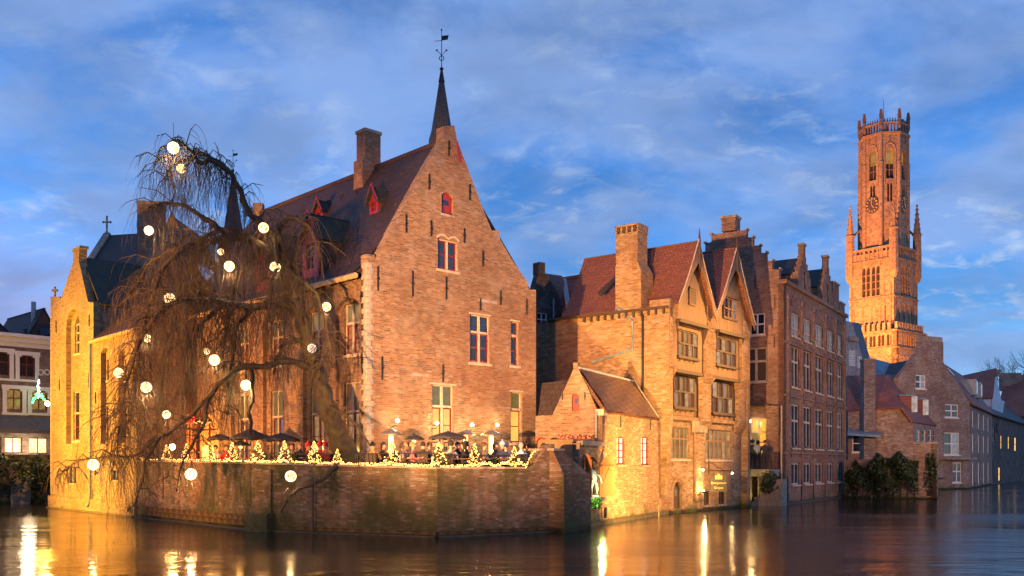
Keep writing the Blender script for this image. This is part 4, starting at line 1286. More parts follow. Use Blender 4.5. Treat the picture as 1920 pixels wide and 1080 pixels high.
# ================================================================== SMALL GABLED HOUSE ON THE CANAL
sml = thing("small_house", v3(K0, 0), "small brightly lit brick house with mossy steep roof and open orange shutters", "house")
kb = -K.n
uc1 = K.u(1129.5)
zl = K.q(1129, 833)[1]; ze = K.q(1150, 776)[1]
r_win = [K.rect(1157, 818, 1174, 871), K.rect(1202, 818, 1218, 872)]
r_door = K.rect(1097, 853, 1122, 932)
KL = K.u(1240.5)
wall("wall", K, [(-0.35, -0.5), (KL, -0.5), (KL, ze), (uc1, ze), (uc1, zl), (-0.35, zl)], [arch_poly(r, 0.12) for r in r_win] + [arch_poly(r_door, 0.5)], MAT["brick_canal"], sml, reveal=0.22)
for r in r_win:
    window(K, r, sml, 2, (0.25, 0.5, 0.75), 0.07, MAT["redwin"], MAT["lit_white"], sill=MAT["stone_dark"], mw=0.045, depth=0.18)
anchors(K, sml, [(1163, 779, 801), (1219, 784, 806)], MAT["iron"])
# footing
mb = MB(); K.box(mb, -0.4, KL + T.L, -0.5, 0.16, -0.1, 0.14); mb.build("footing", plain("canal_footing", (0.035, 0.032, 0.014), 0.7, var=0.6), sml)
# doorway: dark room with sill box and statue
mb = MB()
d0, z0, d1, z1 = r_door
K.box(mb, d0 - 0.6, d1 + 0.6, z0 - 0.3, z1 + 0.5, -1.8, -1.7)
K.box(mb, d0 - 0.6, d1 + 0.6, z0 - 0.35, z0 - 0.02, -1.7, -0.2)
K.box(mb, d0 - 0.7, d0 - 0.6, z0 - 0.3, z1 + 0.5, -1.7, -0.26); K.box(mb, d1 + 0.6, d1 + 0.7, z0 - 0.3, z1 + 0.5, -1.7, -0.26); K.box(mb, d0 - 0.6, d1 + 0.6, z1 + 0.5, z1 + 0.6, -1.7, -0.26)
mb.build("room", plain("room_plaster", (0.16, 0.11, 0.06), 0.9), sml)
mb = MB(); K.box(mb, d0 - 0.12, d1 + 0.12, z0 - 0.16, z0 - 0.022, -0.2, 0.30); mb.build("door_sill", MAT["stone_dark"], sml)
mb = MB()
K.box(mb, d0, d0 + 0.06, z0, z1 - 0.4, -0.2, -0.12); K.box(mb, (d0 + d1) / 2 - 0.03, (d0 + d1) / 2 + 0.03, z0, z1 - 0.05, -0.2, -0.12); K.box(mb, d0 + 0.06, d1, z0 + 1.1, z0 + 1.16, -0.19, -0.13)
mb.build("door_frame", MAT["darkwood"], sml)
def shutter(u, ang, w):
    """leaf hinged at u on the wall, opened by ang degrees"""
    h = K.p(u, 0, 0.03); a = math.atan2(K.t.y, K.t.x)
    d = V((math.cos(a + R(ang)), math.sin(a + R(ang))))
    SF = Fac(V((h.x, h.y)), V((h.x, h.y)) + d * w) if ang > -90 else Fac(V((h.x, h.y)) + d * w, V((h.x, h.y)))
    n = 5; zt_ = z1
    o_ = None
    pl = MB()
    lf = empty("shutter", v3(h, z0)); lf.parent = sml; lf.location = v3(h, z0) - WO[sml]
    for i in range(n):
        mb = MB()
        f0, f1 = i / n, (i + 1) / n
        fa = (f0 if ang > -90 else 1 - f1); fb = (f1 if ang > -90 else 1 - f0)
        # quarter-round head, highest at the free edge
        ha = z1 - 0.55 * (1 - math.sqrt(max(0, 1 - (1 - fa) ** 2))); hb = z1 - 0.55 * (1 - math.sqrt(max(0, 1 - (1 - fb) ** 2)))
        if ang <= -90:
            ha, hb = z1 - 0.55 * (1 - math.sqrt(max(0, 1 - (fa) ** 2))), z1 - 0.55 * (1 - math.sqrt(max(0, 1 - fb ** 2)))
            ha, hb = hb, ha
        ha, hb = ha + 0.03, hb + 0.03
        g_ = 0.004
        p = lambda f, z, dd: SF.p(f * w, z, dd)
        mb.hexa([p(f0 + g_, z0 + 0.02, 0.025), p(f1 - g_, z0 + 0.02, 0.025), p(f1 - g_, z0 + 0.02, -0.02), p(f0 + g_, z0 + 0.02, -0.02)],
                [p(f0 + g_, ha if ang > -90 else hb, 0.025), p(f1 - g_, hb if ang > -90 else ha, 0.025), p(f1 - g_, hb if ang > -90 else ha, -0.02), p(f0 + g_, ha if ang > -90 else hb, -0.02)])
        mb.build("plank", MAT["orange_wood"], lf)
    mb = MB()
    for zz_ in (z0 + 0.2, z0 + 1.25, z1 - 0.5): SF.box(mb, 0.03, w - 0.03, zz_, zz_ + 0.12, 0.026, 0.05)
    mb.hexa([SF.p(0.05, z0 + 0.33, 0.049), SF.p(0.2, z0 + 0.33, 0.049), SF.p(0.2, z0 + 0.33, 0.026), SF.p(0.05, z0 + 0.33, 0.026)], [SF.p(w - 0.2, z0 + 1.24, 0.049), SF.p(w - 0.05, z0 + 1.24, 0.049), SF.p(w - 0.05, z0 + 1.24, 0.026), SF.p(w - 0.2, z0 + 1.24, 0.026)])
    mb.build("batten", MAT["orange_wood"], lf)
shutter(d0 - 0.02, -138, 0.62)
shutter(d1 + 0.04, -56, 0.62)
# upper gable, set back above the ledge
GF = Fac(V(K.p(uc1, 0)[:2]) + kb * 3.6 * 1.0, V(K.p(uc1, 0)[:2]))
gp = [GF.q(*p) for p in ((1130, 785), (1123, 785), (1122, 771), (1116, 760), (1100, 722), (1083, 690), (1083, 680), (1075, 680), (1075, 692), (1062, 722), (1046, 756), (1036, 778))]
gq = [(GF.L, zl - 0.3), (GF.L, ze)] + gp[1:] + [(GF.u(1004), GF.q(1034, 779)[1]), (GF.u(1004), zl - 0.3)]
ad = GF.rect(1072, 737, 1086, 770)
wall("wall", GF, gq, [arch_poly(ad, 0.18)], MAT["brick_side"], sml, reveal=0.15, thick=0.3)
mb = MB(); GF.box(mb, ad[0], ad[2], ad[1], ad[3], -0.16, -0.09); w = mb.build("loft_door", MAT["redwin"], sml)
mb = MB(); GF.box(mb, ad[0] + 0.12, ad[2] - 0.1, ad[1] + 0.3, ad[1] + 0.52, -0.09, -0.075); mb.build("pane", MAT["lit_blue"], w)
anchors(GF, sml, [(1055, 735, 750), (1097, 735, 750)], MAT["iron"])
# downpipe, ledge with planter
mb = MB(); u = GF.u(1119); mb.tube([GF.p(u, GF.q(1119, 772)[1], 0.08), GF.p(u, zl, 0.08)], 0.045, 7); mb.build("downpipe", MAT["lead"], sml)
mb = MB()
lz0 = zl - 0.04
pA = GF.p(GF.u(1012), 0, 0.02); pB = K.p(uc1 + 0.05, 0, 0.12); pC = K.p(-0.35, 0, 0.14)
mb.slab([v3(pA, zl + 0.1), v3(pC, zl + 0.1), v3(pB, zl + 0.1)], 0.18)
mb.build("ledge", MAT["stone_dark"], sml)
# roof running back from the gable along the canal wall
apx = GF.q(1082, 690); au = apx[0]
def kp(u, back, z):
    a = K.A + K.t * u + kb * back
    return V((a.x, a.y, z))
bk_ap = GF.L - au
ur = K.u(1229); 
mb = MB()
zr_ = apx[1] - 0.02
uEnd = ur
mb.slab([kp(uc1 + 0.1, -0.14, ze + 0.06), kp(uEnd, -0.14, ze + 0.06), kp(uEnd, bk_ap, zr_), kp(uc1 + 0.1, bk_ap, zr_)], 0.14)
mb.sheet(kp(uc1 + 0.12, -0.12, ze + 0.07), kp(uEnd - 0.02, -0.12, ze + 0.07), kp(uEnd - 0.02, bk_ap - 0.02, zr_), kp(uc1 + 0.12, bk_ap - 0.02, zr_), 20, 12, 0.05, 0.06, 0.06)
mb.slab([kp(uc1 + 0.1, bk_ap, zr_), kp(uEnd, bk_ap, zr_), kp(uEnd, bk_ap * 2, ze + 0.06), kp(uc1 + 0.1, bk_ap * 2, ze + 0.06)], 0.14)
rf = mb.build("roof", MAT["roof_moss"], sml)
mb = MB(); mb.tube([kp(uc1 + 0.1, bk_ap, zr_ + 0.02), kp(uEnd, bk_ap, zr_ + 0.02)], 0.09, 7); mb.build("ridge_tiles", MAT["lead"], rf)
mb = MB(); mb.tube([kp(uEnd + 0.03, -0.1, ze + 0.14), kp(uEnd + 0.03, bk_ap, zr_ + 0.07)], 0.06, 6); mb.build("lead_flashing", MAT["stone"], rf)
mb = MB(); K.box(mb, uc1 - 0.02, uc1 + 0.42, ze - 0.12, ze + 0.14, -0.3, 0.06); mb.build("kneeler_stone", MAT["stone"], sml)
# low dark side roof towards the big house
mb = MB()
a, b, c, dd_ = (GF.p(*GF.q(*p), -0.32) for p in ((1012, 713), (1063, 706), (1037, 776), (1003, 779)))
mb.slab([a + V((0, 1.2, 0)), b + V((0, 1.2, 0)), c, dd_], 0.1)
mb.build("side_roof", MAT["roof_dark"], sml)
# planter with red lights
pl = thing("planter", K.p(uc1 - 1.0, zl + 0.1, -0.2), "long planter full of red lights on the ledge under the small gable", "planter")
f0, f1 = K.u(1060), K.u(1118)
FL = Fac(GF.p(GF.u(1050), 0, 0.3)[:2], GF.p(GF.u(1121), 0, 0.3)[:2])
mb = MB(); FL.box(mb, 0, FL.L, zl + 0.102, zl + 0.24, -0.12, 0.12); mb.build("box", MAT["darkwood"], pl)
mb = MB(); lf = MB()
for i in range(60):
    p = FL.p(rnd.uniform(0.02, FL.L), zl + 0.24 + rnd.uniform(0, 0.16), rnd.uniform(-0.1, 0.14)); mb.ball(p, 0.022, n=5, k=3)
for i in range(260):
    p = FL.p(rnd.uniform(0.0, FL.L), zl + 0.2 + rnd.uniform(0, 0.2), rnd.uniform(-0.14, 0.12)); e1 = V((rnd.gauss(0, 1), rnd.gauss(0, 1), rnd.gauss(0, 1))).normalized() * 0.06; e2 = e1.cross(V((0.3, 0.2, 0.9)))
    lf.face([p - e1, p + e2 * 0.5, p + e1, p - e2 * 0.5])
tag(mb.build("bulbs", MAT["bulb_red"], pl), kind="stuff"); tag(lf.build("leaves", MAT["fir"], pl), kind="stuff")
# statue on the door sill with green lit plants
stt = thing("statue", K.p((d0 + d1) / 2 + 0.05, z0 - 0.02, 0.05), "pale statue of a bent figure standing in the open canal doorway", "statue")
c = K.p((d0 + d1) / 2 + 0.08, z0 - 0.02, 0.06)
mb = MB()
mb.lathe(c, [(0.2, 0), (0.2, 0.06), (0.14, 0.09)], 10)
for s_ in (-1, 1):
    mb.tube([c + V((0.10 * s_, 0, 0.08)), c + V((0.12 * s_, -0.06, 0.35)), c + V((0.05 * s_, 0, 0.65))], [0.045, 0.055, 0.085], 8)
mb.tube([c + V((0, 0, 0.6)), c + V((0.02, -0.03, 0.8)), c + V((-0.06, -0.06, 1.0)), c + V((-0.13, -0.1, 1.12))], [0.12, 0.11, 0.13, 0.06], 9)
mb.ball(c + V((-0.17, -0.12, 1.2)), 0.085, n=9, k=6)
mb.tube([c + V((0.05, -0.08, 1.02)), c + V((0.24, -0.12, 0.85)), c + V((0.3, -0.15, 0.6))], [0.05, 0.04, 0.03], 7)
mb.tube([c + V((-0.16, -0.05, 1.0)), c + V((-0.22, -0.14, 0.78)), c + V((-0.05, -0.2, 0.66))], [0.05, 0.04, 0.03], 7)
mb.build("figure", MAT["bronze"], stt, smooth=True)
point("doorway_light", K.p((d0 + d1) / 2 - 0.3, z0 + 0.4, 0.55), 25, (1.0, 0.85, 0.5), 0.06)
c = K.p(d0 + 0.05, z0 - 0.1, 0.26)
gl_ = thing("fern", c, "bright green lit trailing plant on the sill below the statue", "plant")
mb = MB()
for i in range(320):
    p = K.p(d0 + rnd.uniform(-0.15, 1.0) , z0 - rnd.uniform(0.0, 0.45), 0.3 + rnd.uniform(-0.02, 0.15)); d1_ = V((rnd.gauss(0, 1), rnd.gauss(0, 1), rnd.gauss(0, 1))).normalized() * 0.07; d2 = d1_.cross(V((0.3, 0.2, 0.9)))
    mb.face([p - d1_, p + d2 * 0.5, p + d1_, p - d2 * 0.5])
mb.build("leaves", plain("fern_leaf", (0.12, 0.22, 0.04), 0.5), gl_)
point("green_light", K.p(d0 + 0.0, z0 - 0.1, 0.75), 18, (0.45, 1.0, 0.15), 0.05)
# two small red posts / mooring ring
mb = MB(); p = K.p(K.u(1127), 0.28, 0.2); mb.tube([p, p + V((0, 0, 0.35))], 0.07, 7); mb.ball(p + V((0, 0, 0.36)), 0.08, n=7, k=5); tag(mb.build("mooring_bollard", MAT["iron"]), "little black mooring bollard at the foot of the small house", "bollard")
mb = MB(); p = K.p(K.u(1212), -0.2, 0.6); mb.tube([p, p + V((0, 0, 0.75))], 0.03, 6); mb.ball(p + V((0, 0, 0.75)), 0.035, n=6, k=4); tag(mb.build("mooring_stake", MAT["stone_dark"]), "short thin stake in the canal before the small lit house", "post")
# uplight on the quay foot of the small house
spot("canal_uplight", K.p(0.3, 0.9, 5.5), K.p(6.5, 2.2, 0), 12000, (1.0, 0.46, 0.09), 75, 0.8, 0.1)

# ================================================================== TIMBER-FRONTED HOUSE
tim = thing("timber_house", v3(T.A, 0), "tall brick house with two steep wooden gables and jettied bays above the canal", "house")
tb = -T.n
def tpp(u, back, z):
    a = T.A + T.t * u + tb * back
    return V((a.x, a.y, z))
BT = MAT["brick_timber_house"]
T2, T3, T4 = T.off(0.22), T.off(0.44), T.off(0.52)
zA = T.q(1300, 789)[1]                    # top of the stone-framed ground storey
zB = T2.q(1290, 697)[1]                   # second jetty
zC = T3.q(1296, 606)[1]                   # gable base
TL = T.u(1394)
gw = [T.rect(1258, 801, 1293, 861), T.rect(1323, 806, 1372, 862)]
dr = T.rect(1263, 903, 1279, 953)
sw_ = [T.rect(1320, 921, 1332, 947), T.rect(1348, 910, 1361, 945)]
wall("wall", T, [(0, -0.5), (TL, -0.5), (TL, zA), (0, zA)], [rect_poly(r) for r in gw] + [arch_poly(dr, 0.42)] + [rect_poly(r) for r in sw_], BT, tim, reveal=0.25)
amber = lambda i, j: MAT["dim_glow"] if (i * 3 + j) % 4 else MAT["reflect_glow"]  # glow painted in for warm light mirrored by the panes
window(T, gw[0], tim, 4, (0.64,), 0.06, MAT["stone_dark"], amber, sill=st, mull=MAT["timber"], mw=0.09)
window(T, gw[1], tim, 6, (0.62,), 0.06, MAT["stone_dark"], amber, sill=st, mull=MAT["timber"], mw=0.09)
for r in sw_: window(T, r, tim, 2, (), 0.05, MAT["timber_dark"], MAT["glass"], sill=MAT["stone_dark"], mull=MAT["timber_dark"], mw=0.07)
mb = MB(); T.box(mb, dr[0], dr[2], dr[1], dr[3], -0.25, -0.16); w = mb.build("canal_door", MAT["darkwood"], tim)
for i in range(4):
    mb = MB(); uu = dr[0] + (dr[2] - dr[0]) * (i + 0.5) / 4; T.box(mb, uu - 0.1, uu + 0.1, dr[1] + 0.02, dr[3] - 0.25, -0.159, -0.14); mb.build("plank", MAT["darkwood"], w)
mb = MB(); T.box(mb, (dr[0] + dr[2]) / 2 - 0.1, (dr[0] + dr[2]) / 2 + 0.12, dr[3] - 0.75, dr[3] - 0.4, -0.139, -0.128); mb.build("pane", MAT["dim_glow"], w)
mb = MB()                                # brick arch ring round the canal door
ap_ = arch_poly((dr[0] - 0.13, dr[1], dr[2] + 0.13, dr[3] + 0.13), 0.55, 9)[2:]
for i in range(len(ap_) - 1):
    a, b = ap_[i], ap_[i + 1]; cxx = (dr[0] + dr[2]) / 2; czz = dr[3] - 0.45
    ka = lambda p, k: (cxx + (p[0] - cxx) * k, czz + (p[1] - czz) * k)
    a2, b2 = ka(a, 1.25), ka(b, 1.25)
    mb.hexa([T.p(*a, 0.03), T.p(*b, 0.03), T.p(*b, -0.05), T.p(*a, -0.05)], [T.p(*a2, 0.03), T.p(*b2, 0.03), T.p(*b2, -0.05), T.p(*a2, -0.05)])
mb.build("arch_ring", BT, w)
# piers, stepping out storey by storey
def fbox(fac, x0, x1, z0, z1, d0, d1, mat, name, host=None):
    mb = MB(); fac.box(mb, fac.u(x0), fac.u(x1), z0, z1, d0, d1); return mb.build(name, mat, host or tim)
zGt = T3.q(1335, 590)[1]
for lv, (fac, za, zb_) in enumerate(((T2, zA, zB), (T3, zB, zC))):
    for x0, x1 in (((1245, 1259), (1315, 1331), (1383, 1397)), ((1252, 1266), (1322, 1340), (1389, 1404)))[lv]:
        fbox(fac, x0, x1, za, zb_, -1.0, 0.07, BT, "pier")
        mb = MB(); u0, u1 = fac.u(x0), fac.u(x1)          # corbel under the pier
        mb.hexa([fac.p(u0, za - 0.55, -0.2), fac.p(u1, za - 0.55, -0.2), fac.p(u1, za - 0.55, -0.4), fac.p(u0, za - 0.55, -0.4)], [fac.p(u0 - 0.04, za, 0.14), fac.p(u1 + 0.04, za, 0.14), fac.p(u1 + 0.04, za, -0.4), fac.p(u0 - 0.04, za, -0.4)])
        mb.build("corbel", BT, tim)
for x0, x1 in ((1252, 1268), (1324, 1341), (1390, 1405)):
    fbox(T3, x0, x1, zC, zC + 0.9 if x0 != 1324 else zC + 1.1, -1.0, 0.10, BT, "pier")
# ground-storey column between the windows
fbox(T, 1301, 1317, 0.6, zA - 0.6, -0.05, 0.10, BT, "pier")
fbox(T, 1298, 1320, zA - 0.6, zA - 0.02, -0.05, 0.22, MAT["stone_dark"], "capital")
fbox(T, 1243, 1395, zA - 0.02, zA + 0.16, -0.4, 0.16, BT, "string_course")
TIM, TID = MAT["timber"], MAT["timber_dark"]
def bay(fac, x0, x1, z0, z1, win, dark, ncol=4):
    """boarded bay front with a ribbon window; win = pixel rect"""
    u0, u1 = fac.u(x0), fac.u(x1)
    b_ = empty("wooden_bay", fac.p((u0 + u1) / 2, z0)); b_.parent = tim; b_.location = WO[b_] - WO[tim]
    r = fac.rect(*win)
    mat = TIM
    n = max(6, int((u1 - u0) / 0.19))
    for i in range(n):
        a, c = u0 + (u1 - u0) * i / n + 0.004, u0 + (u1 - u0) * (i + 1) / n - 0.004
        m_ = (a + c) / 2
        j = rnd.uniform(-0.006, 0.006)
        segs = [(z0, z1)] if (m_ < r[0] or m_ > r[2]) else [(z0, r[1] - 0.12), (r[3] + 0.05, z1)]
        for s0, s1 in segs:
            if s1 - s0 < 0.05: continue
            mb = MB(); fac.box(mb, a, c, s0, s1, -0.12, -0.07 + j); mb.build("plank", TID if dark and not (s1 < r[1] and s0 == z0) else TIM, b_)
    w = window(fac, (r[0] - 0.06, r[1], r[2] + 0.06, r[3]), b_, ncol, (0.5,), 0.05, TID, lambda i, j: (MAT["reflect_glow"], MAT["glass_warm"], MAT["dim_glow"], MAT["glass_warm"])[(i * 3 + j + int(x0)) % 4], depth=0.10, mull=TID, mw=0.08, d=0.0)  # glowing panes imitate warm reflections between dark ones
    mb = MB(); fac.box(mb, r[0] - 0.15, r[2] + 0.15, r[1] - 0.12, r[1] - 0.01, -0.07, 0.06)
    for i in range(ncol):
        uu = r[0] + (r[2] - r[0]) * (i + 0.5) / ncol
        mb.box((fac.p(uu, 0, 0.04).x, fac.p(uu, 0, 0.04).y, r[1] - 0.2), 0.1, 0.1, 0.1)
    mb.build("window_shelf", MAT["darkwood"], b_)
    # shadow board and head beam under the jetty above
    mb = MB(); fac.box(mb, u0, u1, z1 - 0.14, z1 + 0.02, -0.06, 0.30); mb.build("head_beam", MAT["darkwood"], b_)
    mb = MB()
    for uu, s_ in ((u0, 1), (u1, -1)):
        mb.hexa([fac.p(uu, z1 - 0.9, -0.05), fac.p(uu + 0.09 * s_, z1 - 0.9, -0.05), fac.p(uu + 0.09 * s_, z1 - 0.9, -0.07), fac.p(uu, z1 - 0.9, -0.07)],
                [fac.p(uu, z1 - 0.15, 0.19), fac.p(uu + 0.09 * s_, z1 - 0.15, 0.19), fac.p(uu + 0.09 * s_, z1 - 0.15, -0.07), fac.p(uu, z1 - 0.15, -0.07)])
    mb.build("bracket", TID, b_)
    return b_
bay(T2.off(-0.10), 1258, 1315, zA + 0.16, zB - 0.01, (1266, 706, 1303, 764), 1)
bay(T2.off(-0.10), 1331, 1384, zA + 0.16, zB - 0.01, (1338, 717, 1375, 775), 1)
bay(T3.off(-0.03), 1266, 1322, zB + 0.0, zC - 0.01, (1274, 622, 1309, 670), 0)
bay(T3.off(-0.03), 1340, 1390, zB + 0.0, zC - 0.01, (1345, 636, 1381, 686), 0)
# wooden gables
def gable(x0, x1, xa, ya, ybl, win, shutter_):
    fac = T4
    u0, u1 = fac.u(x0), fac.u(x1)
    uA, zA_ = fac.q(xa, ya)
    zl_ = fac.q(x0, ybl)[1]
    g_ = empty("wooden_gable", fac.p((u0 + u1) / 2, zC)); g_.parent = tim; g_.location = WO[g_] - WO[tim]
    half = (u1 - u0) / 2; uc_ = (u0 + u1) / 2
    def edge(u):                       # roof line height, slightly bell-cast
        t = abs(u - uc_) / half
        t = min(1, t)
        return zl_ + (zA_ - zl_) * ((1 - t) * 0.86 + 0.14 * (1 - t) ** 2.4)
    i0, i1 = u0 + 0.22, u1 - 0.22
    n = 13
    r = fac.rect(*win)
    for i in range(n):
        a, c = i0 + (i1 - i0) * i / n + 0.004, i0 + (i1 - i0) * (i + 1) / n - 0.004
        m_ = (a + c) / 2
        za, zc_ = edge(a) - 0.1, edge(c) - 0.1
        j = rnd.uniform(-0.006, 0.006)
        parts = [(zC - 0.02, None)] if (m_ < r[0] or m_ > r[2]) else [(zC - 0.02, r[1] - 0.05), (r[3] + 0.05, None)]
        for s0, s1 in parts:
            mb = MB()
            ta, tc = (za, zc_) if s1 is None else (s1, s1)
            if min(ta, tc) - s0 < 0.03: continue
            mb.hexa([fac.p(a, s0, -0.02 + j), fac.p(c, s0, -0.02 + j), fac.p(c, s0, -0.09), fac.p(a, s0, -0.09)], [fac.p(a, ta, -0.02 + j), fac.p(c, tc, -0.02 + j), fac.p(c, tc, -0.09), fac.p(a, ta, -0.09)])
            mb.build("plank", TIM, g_)
    if shutter_:
        mb = MB(); fac.box(mb, r[0], r[2], r[1], r[3], -0.06, 0.03); w = mb.build("shutter", TID, g_)
        mb = MB()
        for a in ((r[0] - 0.08, r[0], r[1] - 0.08, r[3] + 0.08), (r[2], r[2] + 0.08, r[1] - 0.08, r[3] + 0.08), (r[0], r[2], r[3], r[3] + 0.08), (r[0], r[2], r[1] - 0.08, r[1])): fac.box(mb, *a, -0.05, 0.05)
        fac.box(mb, r[0] - 0.15, r[2] + 0.15, r[3] + 0.082, r[3] + 0.16, -0.05, 0.10)
        mb.build("frame", TIM, w)
    else:
        window(fac, r, g_, 3, (0.45,), 0.05, TIM, lambda i, j: MAT["glass"] if i < 2 else MAT["lit_blue"], depth=0.05, mull=TIM, mw=0.08, d=0.0, sill=TID)
        mb = MB(); fac.box(mb, r[0] - 0.1, r[2] + 0.1, r[3] + 0.02, r[3] + 0.12, -0.05, 0.10); mb.build("drip_board", TID, g_)
    # barge boards with a scalloped inner edge
    for s_ in (-1, 1):
        mb = MB(); m = 16
        for i in range(m):
            ta, tb_ = i / m, (i + 1) / m
            ua, ub = uc_ + s_ * half * ta, uc_ + s_ * half * tb_
            oa, ob = edge(ua) + 0.10, edge(ub) + 0.10
            def inner(t, z):
                wd = 0.95 - 0.80 * min(1, t * 2.2) if t < 0.42 else 0.20 + 0.14 * math.sin((t - 0.42) / 0.29 * math.pi) ** 2
                return z - max(0.20, wd) - 0.18
            ia, ib = inner(ta, oa), inner(tb_, ob)
            mb.hexa([fac.p(ua, ia, 0.30), fac.p(ub, ib, 0.30), fac.p(ub, ib, 0.25), fac.p(ua, ia, 0.25)], [fac.p(ua, oa, 0.30), fac.p(ub, ob, 0.30), fac.p(ub, ob, 0.25), fac.p(ua, oa, 0.25)])
        mb.build("barge_board", TIM, g_)
        mb = MB()
        for i in range(m):
            ua, ub = uc_ + s_ * half * i / m, uc_ + s_ * half * (i + 1) / m
            mb.tube([fac.p(ua, edge(ua) + 0.14, 0.30), fac.p(ub, edge(ub) + 0.14, 0.30)], 0.032, 5)
        mb.build("verge_moulding", MAT["stone"], g_)
    mb = MB(); mb.tube([fac.p(uA, zA_ - 1.3, 0.33), fac.p(uA, zA_ + 0.1, 0.31), fac.p(uA, zA_ + 0.35, 0.30), fac.p(uA, zA_ + 0.75, 0.30)], [0.06, 0.07, 0.05, 0.01], 7); mb.build("finial", TID, g_)
    # tiled roof behind it
    mb = MB(); m = 6
    BKD = 6.6
    for s_ in (-1, 1):
        for i in range(m):
            ua, ub = uc_ + s_ * half * i / m, uc_ + s_ * half * (i + 1) / m
            if i == m - 1: ub += s_ * 0.12
            mb.slab([fac.p(ua, edge(ua) + 0.09, 0.25), fac.p(ub, edge(ub) + 0.09, 0.25), fac.p(ub, edge(ub) + 0.09, -BKD), fac.p(ua, edge(ua) + 0.09, -BKD)], 0.1)
    mb.build("roof", MAT["roof_red"], g_)
    mb = MB()
    for d_ in (-0.6, -BKD + 0.1):
        if d_ == -0.6: continue
        mb.face([fac.p(u0 + 0.1, zC - 1, d_), fac.p(u1 - 0.1, zC - 1, d_), fac.p(u1 - 0.1, zl_, d_), fac.p(uc_, zA_, d_), fac.p(u0 + 0.1, zl_, d_)])
    mb.build("back_gable", BT, g_)
gable(1263, 1335, 1301.5, 456, 573, (1293, 545, 1303, 570), True)
gable(1335, 1407, 1372, 467, 590, (1357, 560, 1381, 597), False)
# side wall towards the small house
TSd = Fac(V(T3.p(T3.u(1253), 0, 0.1)[:2]) + tb * 7.2, V(T3.p(T3.u(1253), 0, 0.1)[:2]))
es = TSd.q(1255, 577)[1]
wall("wall", TSd, [(-2.0, 1), (TSd.L - 0.3, 1), (TSd.L, zA), (TSd.L, es), (-2.0, es)], [], BT, tim, thick=0.3)
mb = MB(); mb.slab([tpp(TL, -0.4, 0), tpp(TL, 6.5, 0), tpp(TL, 6.5, zC + 1), tpp(TL, -0.4, zC + 1)], 0.3, down=False); mb.build("wall", BT, tim)
mb = MB()
for i in range(12):
    u = TSd.L - 0.3 - i * 0.42; TSd.box(mb, u - 0.05, u + 0.05, es - 0.28, es - 0.02, 0.0, 0.16)
TSd.box(mb, 0, TSd.L, es - 0.02, es + 0.1, 0.0, 0.2)
mb.build("eaves_brackets", TID, tim)
# flue line, downpipes on the side wall
mb = MB()
P_ = lambda x, y, d=0.08: TSd.p(*TSd.q(x, y), d)
mb.tube([P_(1158, 577), P_(1187, 603), P_(1188, 655), P_(1112, 680)], 0.075, 7); mb.build("flue_pipe", MAT["lead"], tim)
mb = MB(); mb.tube([P_(1206.5, 590), P_(1206.5, 735)], 0.06, 7); mb.build("downpipe", MAT["iron"], tim)
# big chimney stack
mb = MB()
sp = lambda x: TSd.u(x)
c0, c1_ = sp(1155), sp(1197)
TSd.box(mb, c0, sp(1203), es - 0.5, TSd.q(1175, 512)[1], -1.2, 0.06)
mb.hexa([TSd.p(c0, TSd.q(1175, 512)[1], 0.06), TSd.p(sp(1203), TSd.q(1175, 512)[1], 0.06), TSd.p(sp(1203), TSd.q(1175, 512)[1], -1.2), TSd.p(c0, TSd.q(1175, 512)[1], -1.2)],
        [TSd.p(c0, TSd.q(1175, 495)[1], 0.06), TSd.p(c1_, TSd.q(1175, 495)[1], 0.06), TSd.p(c1_, TSd.q(1175, 495)[1], -1.0), TSd.p(c0, TSd.q(1175, 495)[1], -1.0)])
TSd.box(mb, c0 + 0.02, c1_ - 0.02, TSd.q(1175, 495)[1], TSd.q(1175, 437)[1], -0.95, 0.04)
ch = mb.build("chimney", BT, tim)
mb = MB()
zt0, zt1 = TSd.q(1175, 437)[1], TSd.q(1175, 425)[1]
for i in range(5):
    uu = c0 + 0.02 + (c1_ - c0 - 0.04) * i / 4; TSd.box(mb, uu - 0.05, uu + 0.05, zt0 + 0.001, zt1, -0.95, 0.05)
TSd.box(mb, c0 - 0.03, c1_ + 0.03, zt1, zt1 + 0.09, -1.0, 0.09)
mb.build("chimney_cap", BT, ch)
# raised end verge beyond the chimney
mb = MB()
e0, e1 = TSd.p(*TSd.q(1127, 552), 0.1), TSd.p(*TSd.q(1147, 470), -2.2)
mb.tube([e0, (e0 + e1) / 2 + V((0, 0, -0.1)), e1], 0.14, 6); mb.box((e1.x, e1.y, e1.z - 0.3), 0.5, 0.5, 0.75); mb.build("verge_coping", MAT["slate"], tim)
mb = MB(); a, b, c, d = TSd.p(*TSd.q(1110, 588), 0.1), TSd.p(*TSd.q(1165, 583), 0.1), TSd.p(*TSd.q(1165, 460), -2.6), TSd.p(*TSd.q(1143, 466), -2.6)
mb.slab([a, b, c, d], 0.12); mb.build("roof", MAT["roof_red"], tim)
